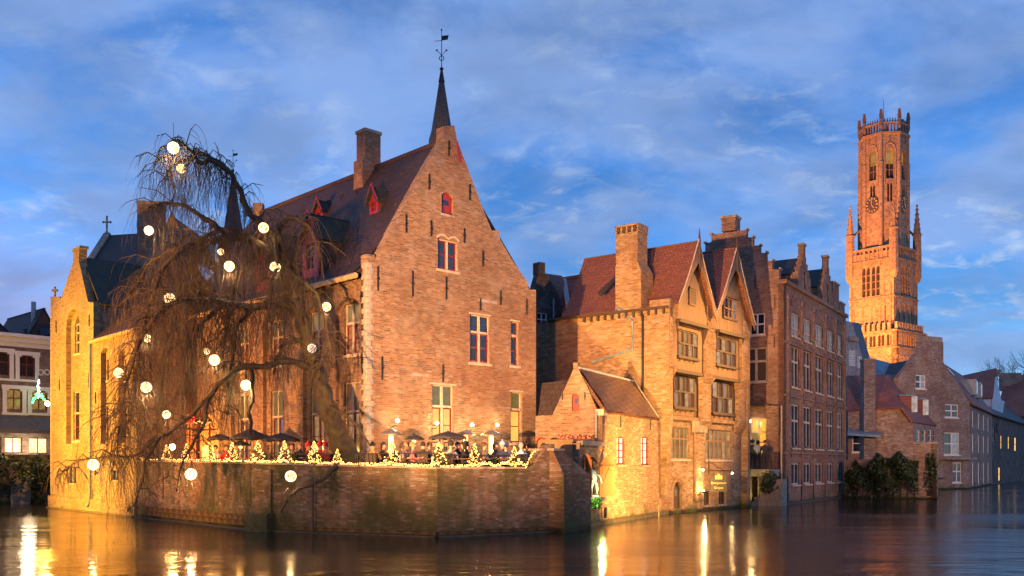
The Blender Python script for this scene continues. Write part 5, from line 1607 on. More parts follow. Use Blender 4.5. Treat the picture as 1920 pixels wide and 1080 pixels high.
# hanging sign and wall lanterns
sg = thing("hanging_sign", T.p(T.u(1333), T.q(1333, 921)[1], 0.6), "dark hanging sign with gold lettering on an iron bracket above the canal", "sign")
u, z1s = T.q(1322, 884)
ZS = T.q(1333, 890)[1]; ZE = T.q(1333, 921)[1]
sd = T.n
SGF = Fac(V(T.p(T.u(1322), 0, 0.3)[:2]), V(T.p(T.u(1322), 0, 0.3)[:2]) + V((0.93, -0.10)))
mb = MB()
out = [(0.02, ZE), (0.86, ZE), (0.88, ZE + 0.1), (0.88, ZS - 0.15), (0.78, ZS), (0.2, ZS), (0.05, ZS - 0.15), (0.0, ZE + 0.1)]
for d_, rev in ((0.03, False), (-0.03, True)):
    pts_ = [SGF.p(a, b, d_) for a, b in out]; mb.face(pts_[::-1] if rev else pts_)
for i in range(len(out)):
    a, b = out[i], out[(i + 1) % len(out)]
    mb.face([SGF.p(*a, 0.03), SGF.p(*a, -0.03), SGF.p(*b, -0.03), SGF.p(*b, 0.03)])
board = mb.build("board", plain("sign_green_black", (0.018, 0.022, 0.016), 0.4), sg)
rot_z = math.atan2(SGF.t.y, SGF.t.x)
def text(s, size, u, z, host, fac, mat, d=0.035, ext=0.004):
    cu = bpy.data.curves.new("lettering", "FONT"); cu.body = s; cu.size = size; cu.align_x = "CENTER"; cu.extrude = ext
    tmp = bpy.data.objects.new("lettering_curve", cu)
    me = tmp.to_mesh().copy()
    tmp.to_mesh_clear(); bpy.data.objects.remove(tmp)
    me.materials.clear(); me.materials.append(mat)
    o = bpy.data.objects.new("lettering", me); col.objects.link(o)
    o.rotation_euler = (R(90), 0, math.atan2(fac.t.y, fac.t.x))
    o.parent = host; o.location = fac.p(u, z, d) - WO[host]; WO[o] = fac.p(u, z, d)
    return o
text("Bourgoensch", 0.15, 0.44, ZE + 0.42, board, SGF, MAT["gold"])
text("Cruyce", 0.16, 0.44, ZE + 0.16, board, SGF, MAT["gold"])
mb = MB()                                   # gilt emblem: little house with roof
for k in range(3): SGF.box(mb, 0.26 + 0.13 * k, 0.36 + 0.13 * k, ZE + 0.66, ZE + 0.85 + (0.1 if k == 1 else 0), 0.031, 0.045)
mb.hexa([SGF.p(0.2, ZE + 0.86, 0.04), SGF.p(0.68, ZE + 0.86, 0.04), SGF.p(0.68, ZE + 0.86, 0.031), SGF.p(0.2, ZE + 0.86, 0.031)], [SGF.p(0.4, ZS - 0.06, 0.04), SGF.p(0.48, ZS - 0.06, 0.04), SGF.p(0.48, ZS - 0.06, 0.031), SGF.p(0.4, ZS - 0.06, 0.031)])
mb.build("emblem", MAT["gold"], board)
mb = MB()
zz_ = ZS + 0.22
mb.tube([SGF.p(-0.08, zz_, -0.3), SGF.p(-0.06, zz_, 0), SGF.p(1.1, zz_, 0)], 0.022, 6)
mb.tube([SGF.p(-0.06, zz_ + 0.5, -0.1), SGF.p(0.5, zz_ + 0.12, 0), SGF.p(0.75, zz_, 0)], 0.018, 6)
for uu in (0.2, 0.7): mb.tube([SGF.p(uu, zz_, 0), SGF.p(uu, ZS - 0.05, 0)], 0.012, 5)
mb.tube([SGF.p(-0.06, zz_ - 0.2, -0.1), SGF.p(-0.06, zz_ + 0.6, -0.1)], 0.025, 6)
mb.build("bracket", MAT["iron"], sg)
for x, y, lab in ((1310, 881, "small lit bulb on the wall beside the hanging sign bracket"), (1349, 887, "small lit bulb at the end of the hanging sign bracket")):
    p = T.p(*T.q(x, y), 0.25 if x < 1320 else 0.75)
    l_ = thing("wall_lamp", p, lab, "lamp")
    mb = MB(); mb.ball(p, 0.055, n=9, k=6); mb.build("bulb", MAT["lamp"], l_)
    mb = MB(); mb.tube([p + V((0, 0, 0.05)), p + V((0, 0.02, 0.12)), T.p(T.u(x), p.z + 0.1, 0)], 0.012, 5); mb.build("arm", MAT["iron"], l_)
    point("lamp_light", p + V((-0.05, -0.15, 0)), 9, (1.0, 0.6, 0.22), 0.06)
pl_ = T.p(T.u(1309), T.q(1309, 920)[1], 0.30)
ub = thing("wall_uplight", pl_ - V((0, 0, 0.1)), "bright wall lantern washing the brick beside the hanging sign", "lamp")
mb = MB(); mb.lathe(pl_ - V((0, 0, 0.12)), [(0.03, 0), (0.08, 0.04), (0.10, 0.10)], 9); mb.tube([pl_ - V((0, 0, 0.1)), T.p(T.u(1309), pl_.z - 0.1, 0)], 0.02, 5); mb.build("housing", MAT["iron"], ub)
mb = MB(); mb.ball(pl_ - V((0, 0, 0.02)), 0.06, n=8, k=5); mb.build("bulb", MAT["lamp"], ub)
point("uplight", pl_ + V((0.05, -0.1, 0.12)), 55, (1.0, 0.58, 0.18), 0.05)

# glowing arched hatch where the terrace meets the small house
hc = P(1016, 836, 38.2)
ht = thing("arched_hatch", hc - V((0, 0, 0.45)), "small glowing orange arched hatch with red frame at the terrace's right end", "hatch")
HF = Fac((hc.x - 0.22, hc.y + 0.1), (hc.x + 0.22, hc.y - 0.1))
ap_ = arch_poly((0.03, hc.z - 0.4, 0.43, hc.z + 0.42), 0.3, 7)
mb = MB(); mb.face([HF.p(*p, 0.0) for p in ap_]); mb.build("panel", MAT["lit_orange"], ht)
mb = MB()
for i in range(len(ap_)): mb.tube([HF.p(*ap_[i], 0.02), HF.p(*ap_[(i + 1) % len(ap_)], 0.02)], 0.05, 5)
mb.build("frame", MAT["red"], ht)
# ================================================================== STEPPED-GABLE HOUSE
stp = thing("stepped_house", v3(S0, 0), "tall dark brick house with stepped gables and rows of stone cross windows along the canal", "house")
BS = MAT["brick_step"]
sb_ = sl
def spn(u, back, z):
    a = S.A + S.t * u + sb_ * back
    return V((a.x, a.y, z))
ctop = S.q(1474, 533)[1]
# canal front: five bays, four rows
cols_px = [(1484, 1499), (1507, 1521), (1529, 1543), (1551, 1563), (1569, 1579)]
rowsL = [(587, 632), (649, 727), (758, 840), (868, 909)]        # picture rows at the first column
Y0_ = S.A.y + S.t.y * S.u(1491)
zrows = [(E + (HY - b) / F * Y0_, E + (HY - a) / F * Y0_) for a, b in rowsL]
hs = []; rr = []
for ci, (x0, x1) in enumerate(cols_px):
    u0, u1 = S.u(x0), S.u(x1)
    for ri, (z0, z1) in enumerate(zrows):
        hs.append(rect_poly((u0, z0, u1, z1))); rr.append((u0, z0, u1, z1, ri, ci))
uEnd_ = S.L
outl = [(0, -0.5), (uEnd_, -0.5), (uEnd_, ctop), (0, ctop)]
wall("wall", S, outl, hs, BS, stp, reveal=0.22)
for u0, z0, u1, z1, ri, ci in rr:
    rows = ((0.35,), (0.62,), (0.62,), ())[ri]
    g = (lambda i, j, ri=ri, ci=ci: MAT["lit_blue"] if ri == 0 else MAT["glass"])
    w = window(S, (u0, z0, u1, z1), stp, 2, rows, 0.10, st, g, depth=0.17, mull=st, mw=0.14, sill=st, sill_d=0.10)
    if ri in (0, 3):                                             # blind arch over the window
        ap_ = arch_poly((u0 - 0.05, z1, u1 + 0.05, z1 + 0.95), 0.6, 8)[2:]
        mb = MB()
        for i in range(len(ap_) - 1):
            a, b = ap_[i], ap_[i + 1]
            a2, b2 = (a[0] + (a[0] - (u0 + u1) / 2) * 0.18, a[1] + 0.14), (b[0] + (b[0] - (u0 + u1) / 2) * 0.18, b[1] + 0.14)
            mb.hexa([S.p(*a, 0.05), S.p(*b, 0.05), S.p(*b, -0.05), S.p(*a, -0.05)], [S.p(*a2, 0.05), S.p(*b2, 0.05), S.p(*b2, -0.05), S.p(*a2, -0.05)])
        mb.build("arch_hood", BS, w)
# slender brick strips between the bays
for xa in (1477, 1503, 1525, 1547, 1566, 1583):
    u = S.u(xa); mb = MB(); S.box(mb, u - 0.16, u + 0.16, 0.2, ctop - 0.6, -0.05, 0.09); mb.build("pilaster", BS, stp)
for z, dd in ((zrows[0][0] - 0.55, 0.07), (zrows[1][0] - 0.6, 0.06), (zrows[2][0] - 0.32, 0.07)):
    mb = MB(); S.box(mb, 0.0, S.L, z - 0.06, z + 0.06, -0.05, dd + 0.04); mb.build("string_course", st if z == zrows[2][0] else BS, stp)
mb = MB(); S.box(mb, -0.05, S.L + 0.05, ctop - 0.02, ctop + 0.22, -0.3, 0.18); mb.build("cornice", BS, stp)
S_a = S.off(0.09)
for x in (1478, 1503, 1525, 1547, 1566):
    for yy in (612, 690, 745):
        k_ = (S.A.y + S.t.y * S.u(x)) / Y0_
        z = E + (HY - yy) / F * Y0_
        mb = MB(); S_a.box(mb, S.u(x) - 0.05, S.u(x) + 0.05, z - 0.35, z + 0.35, 0.0, 0.05); mb.build("wall_anchor", MAT["iron"], stp)
# left gable wall with steps
SG = Fac(S0 + sb_ * 7.4, S0)
apu = SG.u(1366)
hw_ = SG.L - apu
gpts = [(SG.L, -0.5), (SG.L, ctop)]
steps = [(1465, 505), (1452, 488), (1440, 468), (1430, 456), (1420, 443), (1411, 435), (1402, 420), (1392, 408), (1383, 398)]
steps = [(1461, 520), (1455, 505), (1441, 488), (1431, 466), (1419, 453), (1409, 443), (1397, 432), (1386, 431)]
pts_ = [(1470, 527), (1461, 527), (1461, 505), (1448, 505), (1448, 489), (1436, 489), (1436, 474), (1424, 474), (1424, 460), (1411, 460), (1411, 445), (1399, 445), (1399, 431), (1348, 431)]
gq = [SG.q(*p) for p in pts_]
tp_ = gq[-2][1]
right = [(SG.L, -0.5), (SG.L, gq[0][1])] + gq[1:-1]
mir = [(2 * apu - a, b) for a, b in gq[1:-1]][::-1]
left_e = 2 * apu - SG.L
out = right + mir + [(left_e, gq[0][1]), (left_e, -0.5)]
gwin = [SG.rect(1406, 588, 1434, 628), SG.rect(1398, 652, 1438, 716), SG.rect(1407, 784, 1437, 852)]
wall("wall", SG, out, [rect_poly(gwin[0]), rect_poly(gwin[1]), rect_poly(gwin[2])], BS, stp, reveal=0.2, thick=0.4)
window(SG, gwin[0], stp, 2, (0.5,), 0.07, MAT["white"], lambda i, j: MAT["glass"], sill=st, mw=0.09, mull=MAT["white"], depth=0.12)
window(SG, gwin[1], stp, 2, (0.6,), 0.08, st, MAT["timber_dark"], sill=st, mw=0.14, mull=st, depth=0.12)   # blocked with boards
w = window(SG, gwin[2], stp, 2, (0.34, 0.62), 0.08, st, lambda i, j: MAT["lit_orange"] if i else (MAT["dim_glow"] if j < 2 else MAT["lit_yellow"]), mw=0.11, mull=st, depth=0.16)
mb = MB()                                                       # relieving arch
r = gwin[2]
ap_ = arch_poly((r[0] - 0.25, r[3], r[2] + 0.25, r[3] + 1.5), 0.9, 9)[2:]
for i in range(len(ap_) - 1):
    a, b = ap_[i], ap_[i + 1]
    mb.hexa([SG.p(*a, 0.03), SG.p(*b, 0.03), SG.p(*b, -0.05), SG.p(*a, -0.05)], [SG.p(a[0], a[1] + 0.22, 0.03), SG.p(b[0], b[1] + 0.22, 0.03), SG.p(b[0], b[1] + 0.22, -0.05), SG.p(a[0], a[1] + 0.22, -0.05)])
mb.build("relieving_arch", MAT["brick_canal"], w)
mb = MB(); SG.box(mb, r[0] - 0.35, r[2] + 0.3, r[3] + 0.75, r[3] + 0.85, -0.05, 0.5); mb.tube([SG.p(r[2] + 0.3, r[3] + 0.8, 0.3), SG.p(SG.L - 0.1, r[3] + 0.7, 0.4)], 0.05, 6); mb.build("canopy", MAT["darkwood"], stp)
mb = MB()
x_ = SG.u(1463); mb.tube([SG.p(x_, SG.q(1463, 765)[1], 0.15), SG.p(x_, SG.q(1463, 815)[1], 0.15)], 0.05, 6)
mb.build("bracket", MAT["iron"], stp)
anchors(SG, stp, [(1416, 516, 542), (1453, 553, 578), (1452, 628, 652), (1386, 478, 500)], MAT["iron"])
for (a, b) in zip(gq[1:-1:2], gq[2::2]):
    mb = MB(); SG.box(mb, b[0] - 0.06 if b[0] < a[0] else a[0], a[0] + 0.08, b[1], b[1] + 0.12, -0.42, 0.08); mb.build("step_cap", MAT["stone_dark"], stp)
    mb = MB(); SG.box(mb, 2 * apu - a[0] - 0.08, 2 * apu - b[0] + 0.06, b[1], b[1] + 0.12, -0.42, 0.08); mb.build("step_cap", MAT["stone_dark"], stp)
# chimney on the gable head
mb = MB(); u0, u1 = SG.u(1353), SG.u(1379)
zc0, zc1 = tp_ + 0.1, SG.q(1366, 409)[1]
SG.box(mb, u0, u1, zc0, zc1, -0.9, 0.02); ch = mb.build("chimney", BS, stp)
mb = MB(); SG.box(mb, u0 - 0.06, u1 + 0.06, zc1 + 0.001, SG.q(1366, 404)[1], -0.96, 0.08); mb.build("chimney_cap", MAT["stone_dark"], ch)
# main roof
rzs = tp_ - 1.1
mb = MB()
mb.slab([spn(0.3, 0.2, ctop), spn(S.L - 0.3, 0.2, ctop), spn(S.L - 0.3, hw_, rzs), spn(0.3, hw_, rzs)], 0.15)
mb.slab([spn(0.3, hw_ * 2, ctop), spn(S.L - 0.3, hw_ * 2, ctop), spn(S.L - 0.3, hw_, rzs), spn(0.3, hw_, rzs)], 0.15)
mb.build("roof", MAT["slate"], stp)
mb = MB(); mb.slab([spn(S.L, 0.2, 0), spn(S.L, hw_ * 2, 0), spn(S.L, hw_ * 2, ctop), spn(S.L, hw_, rzs + 0.4), spn(S.L, 0.2, ctop)], 0.3, down=False); mb.build("wall", BS, stp)
# two stepped dormers and the low stepped end on the canal front
def step_dormer(xc, hwm, ytop, ywin):
    u = S.u(xc); Yc = S.A.y + S.t.y * u
    zt_ = E + (HY - ytop) / F * Yc
    z0 = ctop + 0.2
    n = 4
    prof = []
    hh = zt_ - 0.7 - z0
    pts_ = [(hwm, z0 - 0.2), (hwm, z0 + hh * 0.45)]
    for i in range(1, n):
        w0 = hwm * (1 - i / n)
        pts_ += [(w0 + 0.02, pts_[-1][1]), (w0 + 0.02, z0 + hh * (0.45 + 0.55 * i / (n - 1)))]
    pts_ += [(0.22, pts_[-1][1]), (0.22, zt_)]
    out = [(u + a, b) for a, b in pts_] + [(u - a, b) for a, b in pts_[::-1]]
    r = (u - 0.28, z0 + 0.1, u + 0.28, z0 + hh * 0.55)
    d = wall("dormer", S, out, [rect_poly(r)], BS, stp, reveal=0.15, thick=0.35, d=0.05)
    mb = MB(); S.box(mb, r[0], r[2], r[1], r[3], -0.12, -0.08); mb.build("pane", MAT["lit_blue"], d)
    mb = MB(); S.box(mb, u - 0.32, u + 0.32, zt_ + 0.001, zt_ + 0.14, -0.34, 0.10); mb.build("step_cap", MAT["stone_dark"], d)
    mb = MB()
    zri = z0 + hh * 0.98
    for s_ in (-1, 1):
        mb.slab([S.p(u, zri, -0.25), S.p(u, zri, -hw_), S.p(u + s_ * hwm, z0 + hh * 0.42, -hw_), S.p(u + s_ * hwm, z0 + hh * 0.42, -0.25)], 0.1)
    mb.build("dormer_roof", MAT["slate"], d)
    mb = MB()
    for s_ in (-1, 1):
        mb.slab([S.p(u + s_ * (hwm - 0.1), z0 - 0.1, -0.3), S.p(u + s_ * (hwm - 0.1), z0 + hh * 0.42, -0.3), S.p(u + s_ * (hwm - 0.1), z0 + hh * 0.42, -hw_ + 0.5), S.p(u + s_ * (hwm - 0.1), z0 - 0.1, -hw_ + 0.5)], 0.1, down=False)
    mb.build("cheek", BS, d)
step_dormer(1507, 1.5, 461, 0)
step_dormer(1551, 1.5, 483, 0)
for xx, y_, hh in ((1566, 533, 0.9), (1577, 570, 0.6)):
    u = S.u(xx); Yc = S.A.y + S.t.y * u; zz_ = E + (HY - y_) / F * Yc
    mb = MB(); S.box(mb, u - 0.7, u + 0.9, ctop + 0.2, zz_, -0.6, 0.06); d = mb.build("end_step", BS, stp)
    mb = MB(); S.box(mb, u - 0.75, u + 0.95, zz_ + 0.001, zz_ + 0.13, -0.65, 0.12); mb.build("step_cap", MAT["stone_dark"], d)
mb = MB(); S.box(mb, -0.05, S.L, -0.5, 0.14, -0.1, 0.2); mb.build("footing", plain("step_footing", (0.05, 0.04, 0.03), 0.8), stp)
mb = MB(); u = SG.u(1466); mb.tube([SG.p(u, SG.q(1466, 760)[1], 0.08), SG.p(u, SG.q(1466, 925)[1], 0.08)], 0.05, 6); mb.build("downpipe", MAT["stone"], stp)

# balcony and canal steps between the two houses
bal = thing("stone_balcony", SG.p(SG.L - 3.2, 0, 0.8), "small stone balcony with iron railing over mossy canal steps", "balcony")
BU0, BU1 = SG.u(1376), SG.u(1449)
BFv = SG.off(1.7)
bz = BFv.q(1415, 880)[1]
B0, B1 = BFv.u(1381), BFv.u(1448)
mb = MB()
BFv.box(mb, B0, B1, bz - 0.18, bz, -1.72, 0.06); BFv.box(mb, B0 + 0.05, B1 - 0.05, bz - 0.42, bz - 0.182, -1.7, -0.02)
mb.build("slab", MAT["stone_dark"], bal)
mb = MB()
for a, b in ((B0 + 0.1, B0 + 0.9), (B0 + 1.25, B0 + 1.7), (B1 - 0.85, B1 - 0.2)):
    BFv.box(mb, a, b, -0.4, bz - 0.42, -1.7, -0.15)
mb.build("support_wall", brick("mossy_step_brick", (0.34, 0.24, 0.14), (0.2, 0.13, 0.08), (0.3, 0.25, 0.18), stain=0.5, moss=0.5, wet=True, seed=21.0), bal)
for i in range(6):
    mb = MB(); BFv.box(mb, B0 + 0.9 + i * 0.32, B0 + 0.9 + (i + 1) * 0.32 + 0.02, -0.4, 0.25 + i * 0.27, -0.9 + 0.03 * i, 0.35 - 0.02 * i); mb.build("step", MAT["stone_dark"], bal)
mb = MB(); BFv.box(mb, B0 - 0.7, B0 + 0.2, -0.4, 0.9, -1.0, 0.25); mb.build("landing", MAT["stone"], bal)
def railing(host, fac, u0, u1, z, h, step, d, bar=0.012, name="baluster"):
    mb = MB(); fac.box(mb, u0, u1, z + h - 0.03, z + h, d - 0.02, d + 0.02); fac.box(mb, u0, u1, z + 0.08, z + 0.1, d - 0.015, d + 0.015); mb.build("rail", MAT["iron"], host)
    n = max(2, int((u1 - u0) / step)); first = None
    for i in range(n + 1):
        p = fac.p(u0 + (u1 - u0) * i / n, z, d)
        if first is None:
            mb = MB(); mb.tube([p, p + V((0, 0, h + 0.05))], bar, 5); first = mb.build(name, MAT["iron"], host); pf_ = p; w0 = WO[first]
        else: inst(first, name, host, w0 + (p - pf_))
railing(bal, BFv, B0 + 0.05, B1 - 0.05, bz, 1.0, 0.16, 0.0, 0.016)
sd_ = Fac(BFv.p(B1 - 0.05, 0, -1.6)[:2], BFv.p(B1 - 0.05, 0, 0)[:2])
railing(bal, sd_, 0, sd_.L, bz, 1.0, 0.2, 0.0, 0.016)
c = BFv.p(B0 + 2.1, 0.9, 0.3); bush("balcony_plant", (c.x, c.y, 1.6), 0.5, 0.35, 0.5, 260, "leafy plant hanging beside the canal steps under the balcony", "plant", seed=9, size=0.09)
c = BFv.p(B1 - 0.1, 0, 0.3); bush("balcony_plant", (c.x, c.y, 1.1), 0.55, 0.4, 0.35, 240, "low green plant on the wall foot right of the canal steps", "plant", seed=10, size=0.09)
pt = SG.p((gwin[2][0] + gwin[2][2]) / 2, gwin[2][3] - 0.3, 0.35)
l_ = thing("wall_lamp", pt, "lit lamp above the balcony door of the stepped house", "lamp")
mb = MB(); mb.ball(pt + V((-0.4, 0, 0.1)), 0.07, n=8, k=6); mb.build("bulb", MAT["lamp"], l_)
mb = MB(); mb.tube([pt + V((-0.4, 0, 0.15)), pt + V((-0.4, 0.1, 0.3)), pt + V((-0.35, 0.4, 0.3))], 0.014, 5); mb.build("arm", MAT["iron"], l_)
point("lamp_light", pt + V((-0.4, -0.2, 0.0)), 40, (1, 0.55, 0.2), 0.08)
spot("steps_uplight", BFv.p(B0 + 0.6, 0.3, 1.1), BFv.p(B0 + 0.8, 1.6, -0.5), 110, (1.0, 0.75, 0.25), 90, 0.7, 0.06)

# ================================================================== HOUSES BEHIND, BETWEEN BIG HOUSE AND TIMBER HOUSE
BH = Fac(PX(1003, 52), PX(1062, 53.5))
blu = thing("grey_house", v3(BH.A, 1.2), "unlit grey brick gabled house with pale windows squeezed behind the big house", "house")
q = BH.q
bw_ = [BH.rect(1007, 586, 1026, 620), BH.rect(1012, 655, 1035, 691), BH.rect(1012, 655, 1035, 691)]
wall("wall", BH, [(0, 1), (BH.L, 1), (BH.L, q(1062, 578)[1]), q(1028, 520), q(1024, 512), q(1021, 512), q(1020, 493), q(1010, 493), q(1010, 512), (0, q(1003, 536)[1])], [rect_poly(r) for r in bw_[:2]], MAT["brick_grey"], blu, thick=0.4)
for r in bw_[:2]:
    window(BH, r, blu, 2, (0.62,), 0.06, MAT["white"], MAT["glass"], sill=MAT["white"], mw=0.07, depth=0.12)
mb = MB()
BH.box(mb, BH.u(1010), BH.u(1021), q(1015, 515)[1], q(1015, 492)[1], -0.5, 0.05); mb.build("chimney", MAT["brick_grey"], blu)
mb = MB(); u = BH.u(1036); mb.tube([BH.p(u, q(1036, 560)[1], 0.08), BH.p(u, q(1036, 700)[1], 0.08)], 0.06, 6); mb.build("downpipe", MAT["lead"], blu)
mb = MB()
a = BH.p(*q(1024, 512), -0.1); b = BH.p(*q(1062, 580), -0.1); bk_ = V((3.5, 4.5, 0.0))
mb.slab([a, b, b + V((0.6, 1.0, 0)), P(1054, 517, 55)], 0.12)
mb.build("roof", MAT["roof_pan"], blu)
red = thing("red_roof_house", P(1080, 870, 53.2) - V((0, 0, 1.3)), "narrow orange brick house with red pantile roof left of the tall chimney stack", "house")
RF = Fac(PX(1056, 53.0), PX(1116, 51.6))
q = RF.q
wall("wall", RF, [(0, 1), (RF.L, 1), (RF.L, q(1116, 582)[1]), (0, q(1062, 588)[1])], [], MAT["brick_side"], red, thick=0.4)
anchors(RF, red, [(1073, 645, 668)], MAT["iron"])
mb = MB()
a, b = RF.p(*q(1054, 588), 0.12), RF.p(*q(1118, 584), 0.12)
mb.slab([a, b, P(1128, 512, 55.0), P(1052, 524, 55.8)], 0.14); rf = mb.build("roof", MAT["roof_pan"], red)
mb = MB(); mb.tube([P(1050, 524, 55.8), P(1130, 511, 55)], 0.11, 7); mb.build("ridge_tiles", MAT["roof_pan"], rf)
mb = MB(); a, b = P(1053, 526, 55.3), P(1062, 586, 52.7); mb.slab([a + V((0, 0, .15)), a + V((0.28, 0, .15)), b + V((0.28, 0, .15)), b + V((0, 0, .15))], 0.1); mb.build("lead_valley", MAT["lead"], rf)
mb = MB(); c = P(1104, 570, 52.4); mb.box((c.x, c.y, c.z - 0.5), 0.5, 0.9, 1.0); mb.build("roof_window", MAT["white"], rf)
mb = MB(); mb.tube([RF.p(RF.u(1107), q(1107, 588)[1], 0.1), RF.p(RF.u(1107), q(1107, 690)[1], 0.1)], 0.06, 6); mb.build("downpipe", MAT["iron"], red)

# ================================================================== FAR RIGHT
GW = Fac(PX(1583, 68.5), W(1757, 936.5))
gdn = thing("garden_wall", v3(GW.B, 0), "low overgrown garden wall along the canal at the stepped house", "wall")
zg = GW.q(1700, 838)[1]
wall("wall", GW, [(0, -0.5), (GW.L, -0.5), (GW.L, GW.q(1757, 832)[1]), (GW.u(1712), GW.q(1712, 832)[1]), (GW.u(1712), GW.q(1712, 860)[1]), (0, GW.q(1590, 862)[1])], [], MAT["brick_far"], gdn, thick=0.5)
mb = MB(); e = Fac(GW.B, GW.B + V((-GW.t.y, GW.t.x)) * 9); 
mb.slab([GW.p(GW.L, -0.5, 0), v3(e.B, -0.5), v3(e.B, GW.q(1757, 832)[1]), GW.p(GW.L, GW.q(1757, 832)[1], 0)], 0.4, down=False); mb.build("wall", MAT["brick_far"], gdn)
mb = MB(); GW.box(mb, GW.u(1712), GW.L + 0.05, GW.q(1757, 832)[1], GW.q(1757, 829)[1], -0.55, 0.06); mb.build("coping", MAT["stone_dark"], gdn)
# ivy hanging over it
def ivy(fac, x0, x1, ytop, ybot, n, label, seed, thick=0.7):
    r_ = random.Random(seed)
    u0, u1 = fac.u(x0), fac.u(x1); xm = (x0 + x1) / 2
    z1, z0 = fac.q(xm, ytop)[1], fac.q(xm, ybot)[1]
    t_ = thing("ivy", fac.p((u0 + u1) / 2, z0, 0.2), label, "plant")
    mb = MB()
    for i in range(n):
        a = r_.random()
        top = z1 - 0.6 * abs(math.sin(a * 7 + seed)) - 0.5 * (2 * a - 1) ** 4
        bot = z0 + 0.9 * abs(math.sin(a * 5 + seed * 2)) ** 2
        z = bot + (top - bot) * r_.random() ** 0.8
        lump = 0.55 + 0.45 * math.sin(a * 11 + seed + z * 2.0)
        p = fac.p(u0 + (u1 - u0) * a, z, 0.05 + thick * lump * r_.random() ** 0.5)
        if r_.random() < 0.25: p = fac.p(u0 + (u1 - u0) * a, top - r_.random() * 0.3, -0.6 * r_.random() + 0.3)
        d1_ = V((r_.gauss(0, 1), r_.gauss(0, 1), r_.gauss(0, 0.8))).normalized() * r_.uniform(0.07, 0.16)
        d2 = d1_.cross(V((r_.gauss(0, 1), r_.gauss(0, 1), r_.gauss(0, 1)))).normalized() * d1_.length * 0.6
        mb.face([p - d1_, p + d2, p + d1_, p - d2])
    mb.build("leaves", MAT["ivy"], t_)
    mb = MB()
    for i in range(7):
        a = (i + 0.5) / 7
        mb.tube([fac.p(u0 + (u1 - u0) * a, z0, 0.1), fac.p(u0 + (u1 - u0) * (a + 0.02), (z0 + z1) / 2, 0.2), fac.p(u0 + (u1 - u0) * a, z1 - 0.4, 0.1)], [0.03, 0.025, 0.015], 5)
    mb.build("stem", MAT["bark"], t_)
ivy(GW, 1584, 1650, 862, 935, 1600, "dark ivy mass covering the garden wall next to the stepped house", 1)
ivy(GW, 1630, 1722, 845, 932, 2400, "broad ivy curtain hanging to the water in the middle of the garden wall", 2, 0.9)
ivy(GW, 1738, 1757, 846, 930, 500, "narrow strip of ivy on the outer corner of the garden wall", 5, 0.5)
# low red-roofed house with tall slim chimney
LH = Fac(PX(1590, 84), PX(1712, 82))
low = thing("red_roof_house", v3(LH.A, 1.2), "low brick house with red hipped roof and tall slim chimney behind the ivy", "house")
q = LH.q
lw = [LH.rect(1598, 815, 1614, 848), LH.rect(1621, 815, 1637, 848)]
wall("wall", LH, [(0, 1), (LH.L, 1), (LH.L, q(1712, 792)[1]), q(1694, 766), (LH.u(1632), q(1632, 770)[1]), (0, q(1590, 772)[1])], [rect_poly(r) for r in lw], MAT["brick_far"], low, thick=0.4)
for r in lw: window(LH, r, low, 1, (0.5,), 0.08, MAT["white"], MAT["glass"], sill=MAT["white"], mw=0.08, depth=0.1, mull=MAT["white"])
LS = Fac(LH.B, PX(1760, 92))
lw2 = [LS.rect(x, 806, x + 6, 828) for x in (1718, 1729, 1740, 1750)]
wall("wall", LS, [(0, 1), (LS.L, 1), (LS.L, LS.q(1760, 799)[1]), (0, LS.q(1712, 793)[1])], [rect_poly(r) for r in lw2], MAT["brick_far"], low, thick=0.4)
for r in lw2: window(LS, r, low, 1, (0.5,), 0.05, MAT["white"], MAT["glass"], depth=0.1, mw=0.05)
mb = MB()
Rz = P(1655, 702, 88); R0, R1 = P(1588, 705, 88), P(1660, 702, 88)
mb.slab([P(1588, 768, 83.7), P(1692, 764, 81.8), R1, R0], 0.15)
mb.slab([P(1692, 764, 81.8), P(1712, 791, 81.6), P(1764, 799, 92), P(1700, 704, 97), R1], 0.15)
rf = mb.build("roof", MAT["roof_far"], low)
mb = MB(); a = P(1627, 775, 83); mb.box((a.x, a.y, 1), 1.0, 0.9, P(1627, 677, 83).z - 1.0); ch = mb.build("chimney", MAT["brick_far"], low)
mb = MB(); mb.box((a.x, a.y, P(1627, 677, 83).z + 0.002), 1.12, 1.0, 0.15); mb.build("chimney_cap", MAT["stone_dark"], ch)
for x, y, Yd in ((1714, 758, 84.5), (1735, 764, 88.0)):
    c = P(x, y, Yd)
    mb = MB(); mb.box((c.x - 0.75, c.y + 0.4, c.z - 0.75), 1.5, 0.75, 1.5, rz=0.25); d = mb.build("dormer", MAT["roof_far"], low)
    mb = MB(); mb.box((c.x + 0.02, c.y + 0.05, c.z - 0.7), 0.30, 0.5, 1.42, rz=0.25); mb.build("pane", MAT["lit_pale"], d)
    mb = MB(); mb.box((c.x - 0.78, c.y + 0.4, c.z + 0.76), 1.7, 0.95, 0.1, rz=0.25); mb.build("dormer_roof", MAT["lead"], d)
# extension with bay windows
mb = MB(); a = P(1612, 812, 81.5); mb.slab([P(1590, 812, 81), P(1652, 816, 81), P(1652, 808, 83.5), P(1590, 804, 83.5)], 0.2); mb.build("flat_roof", MAT["lead"], low)
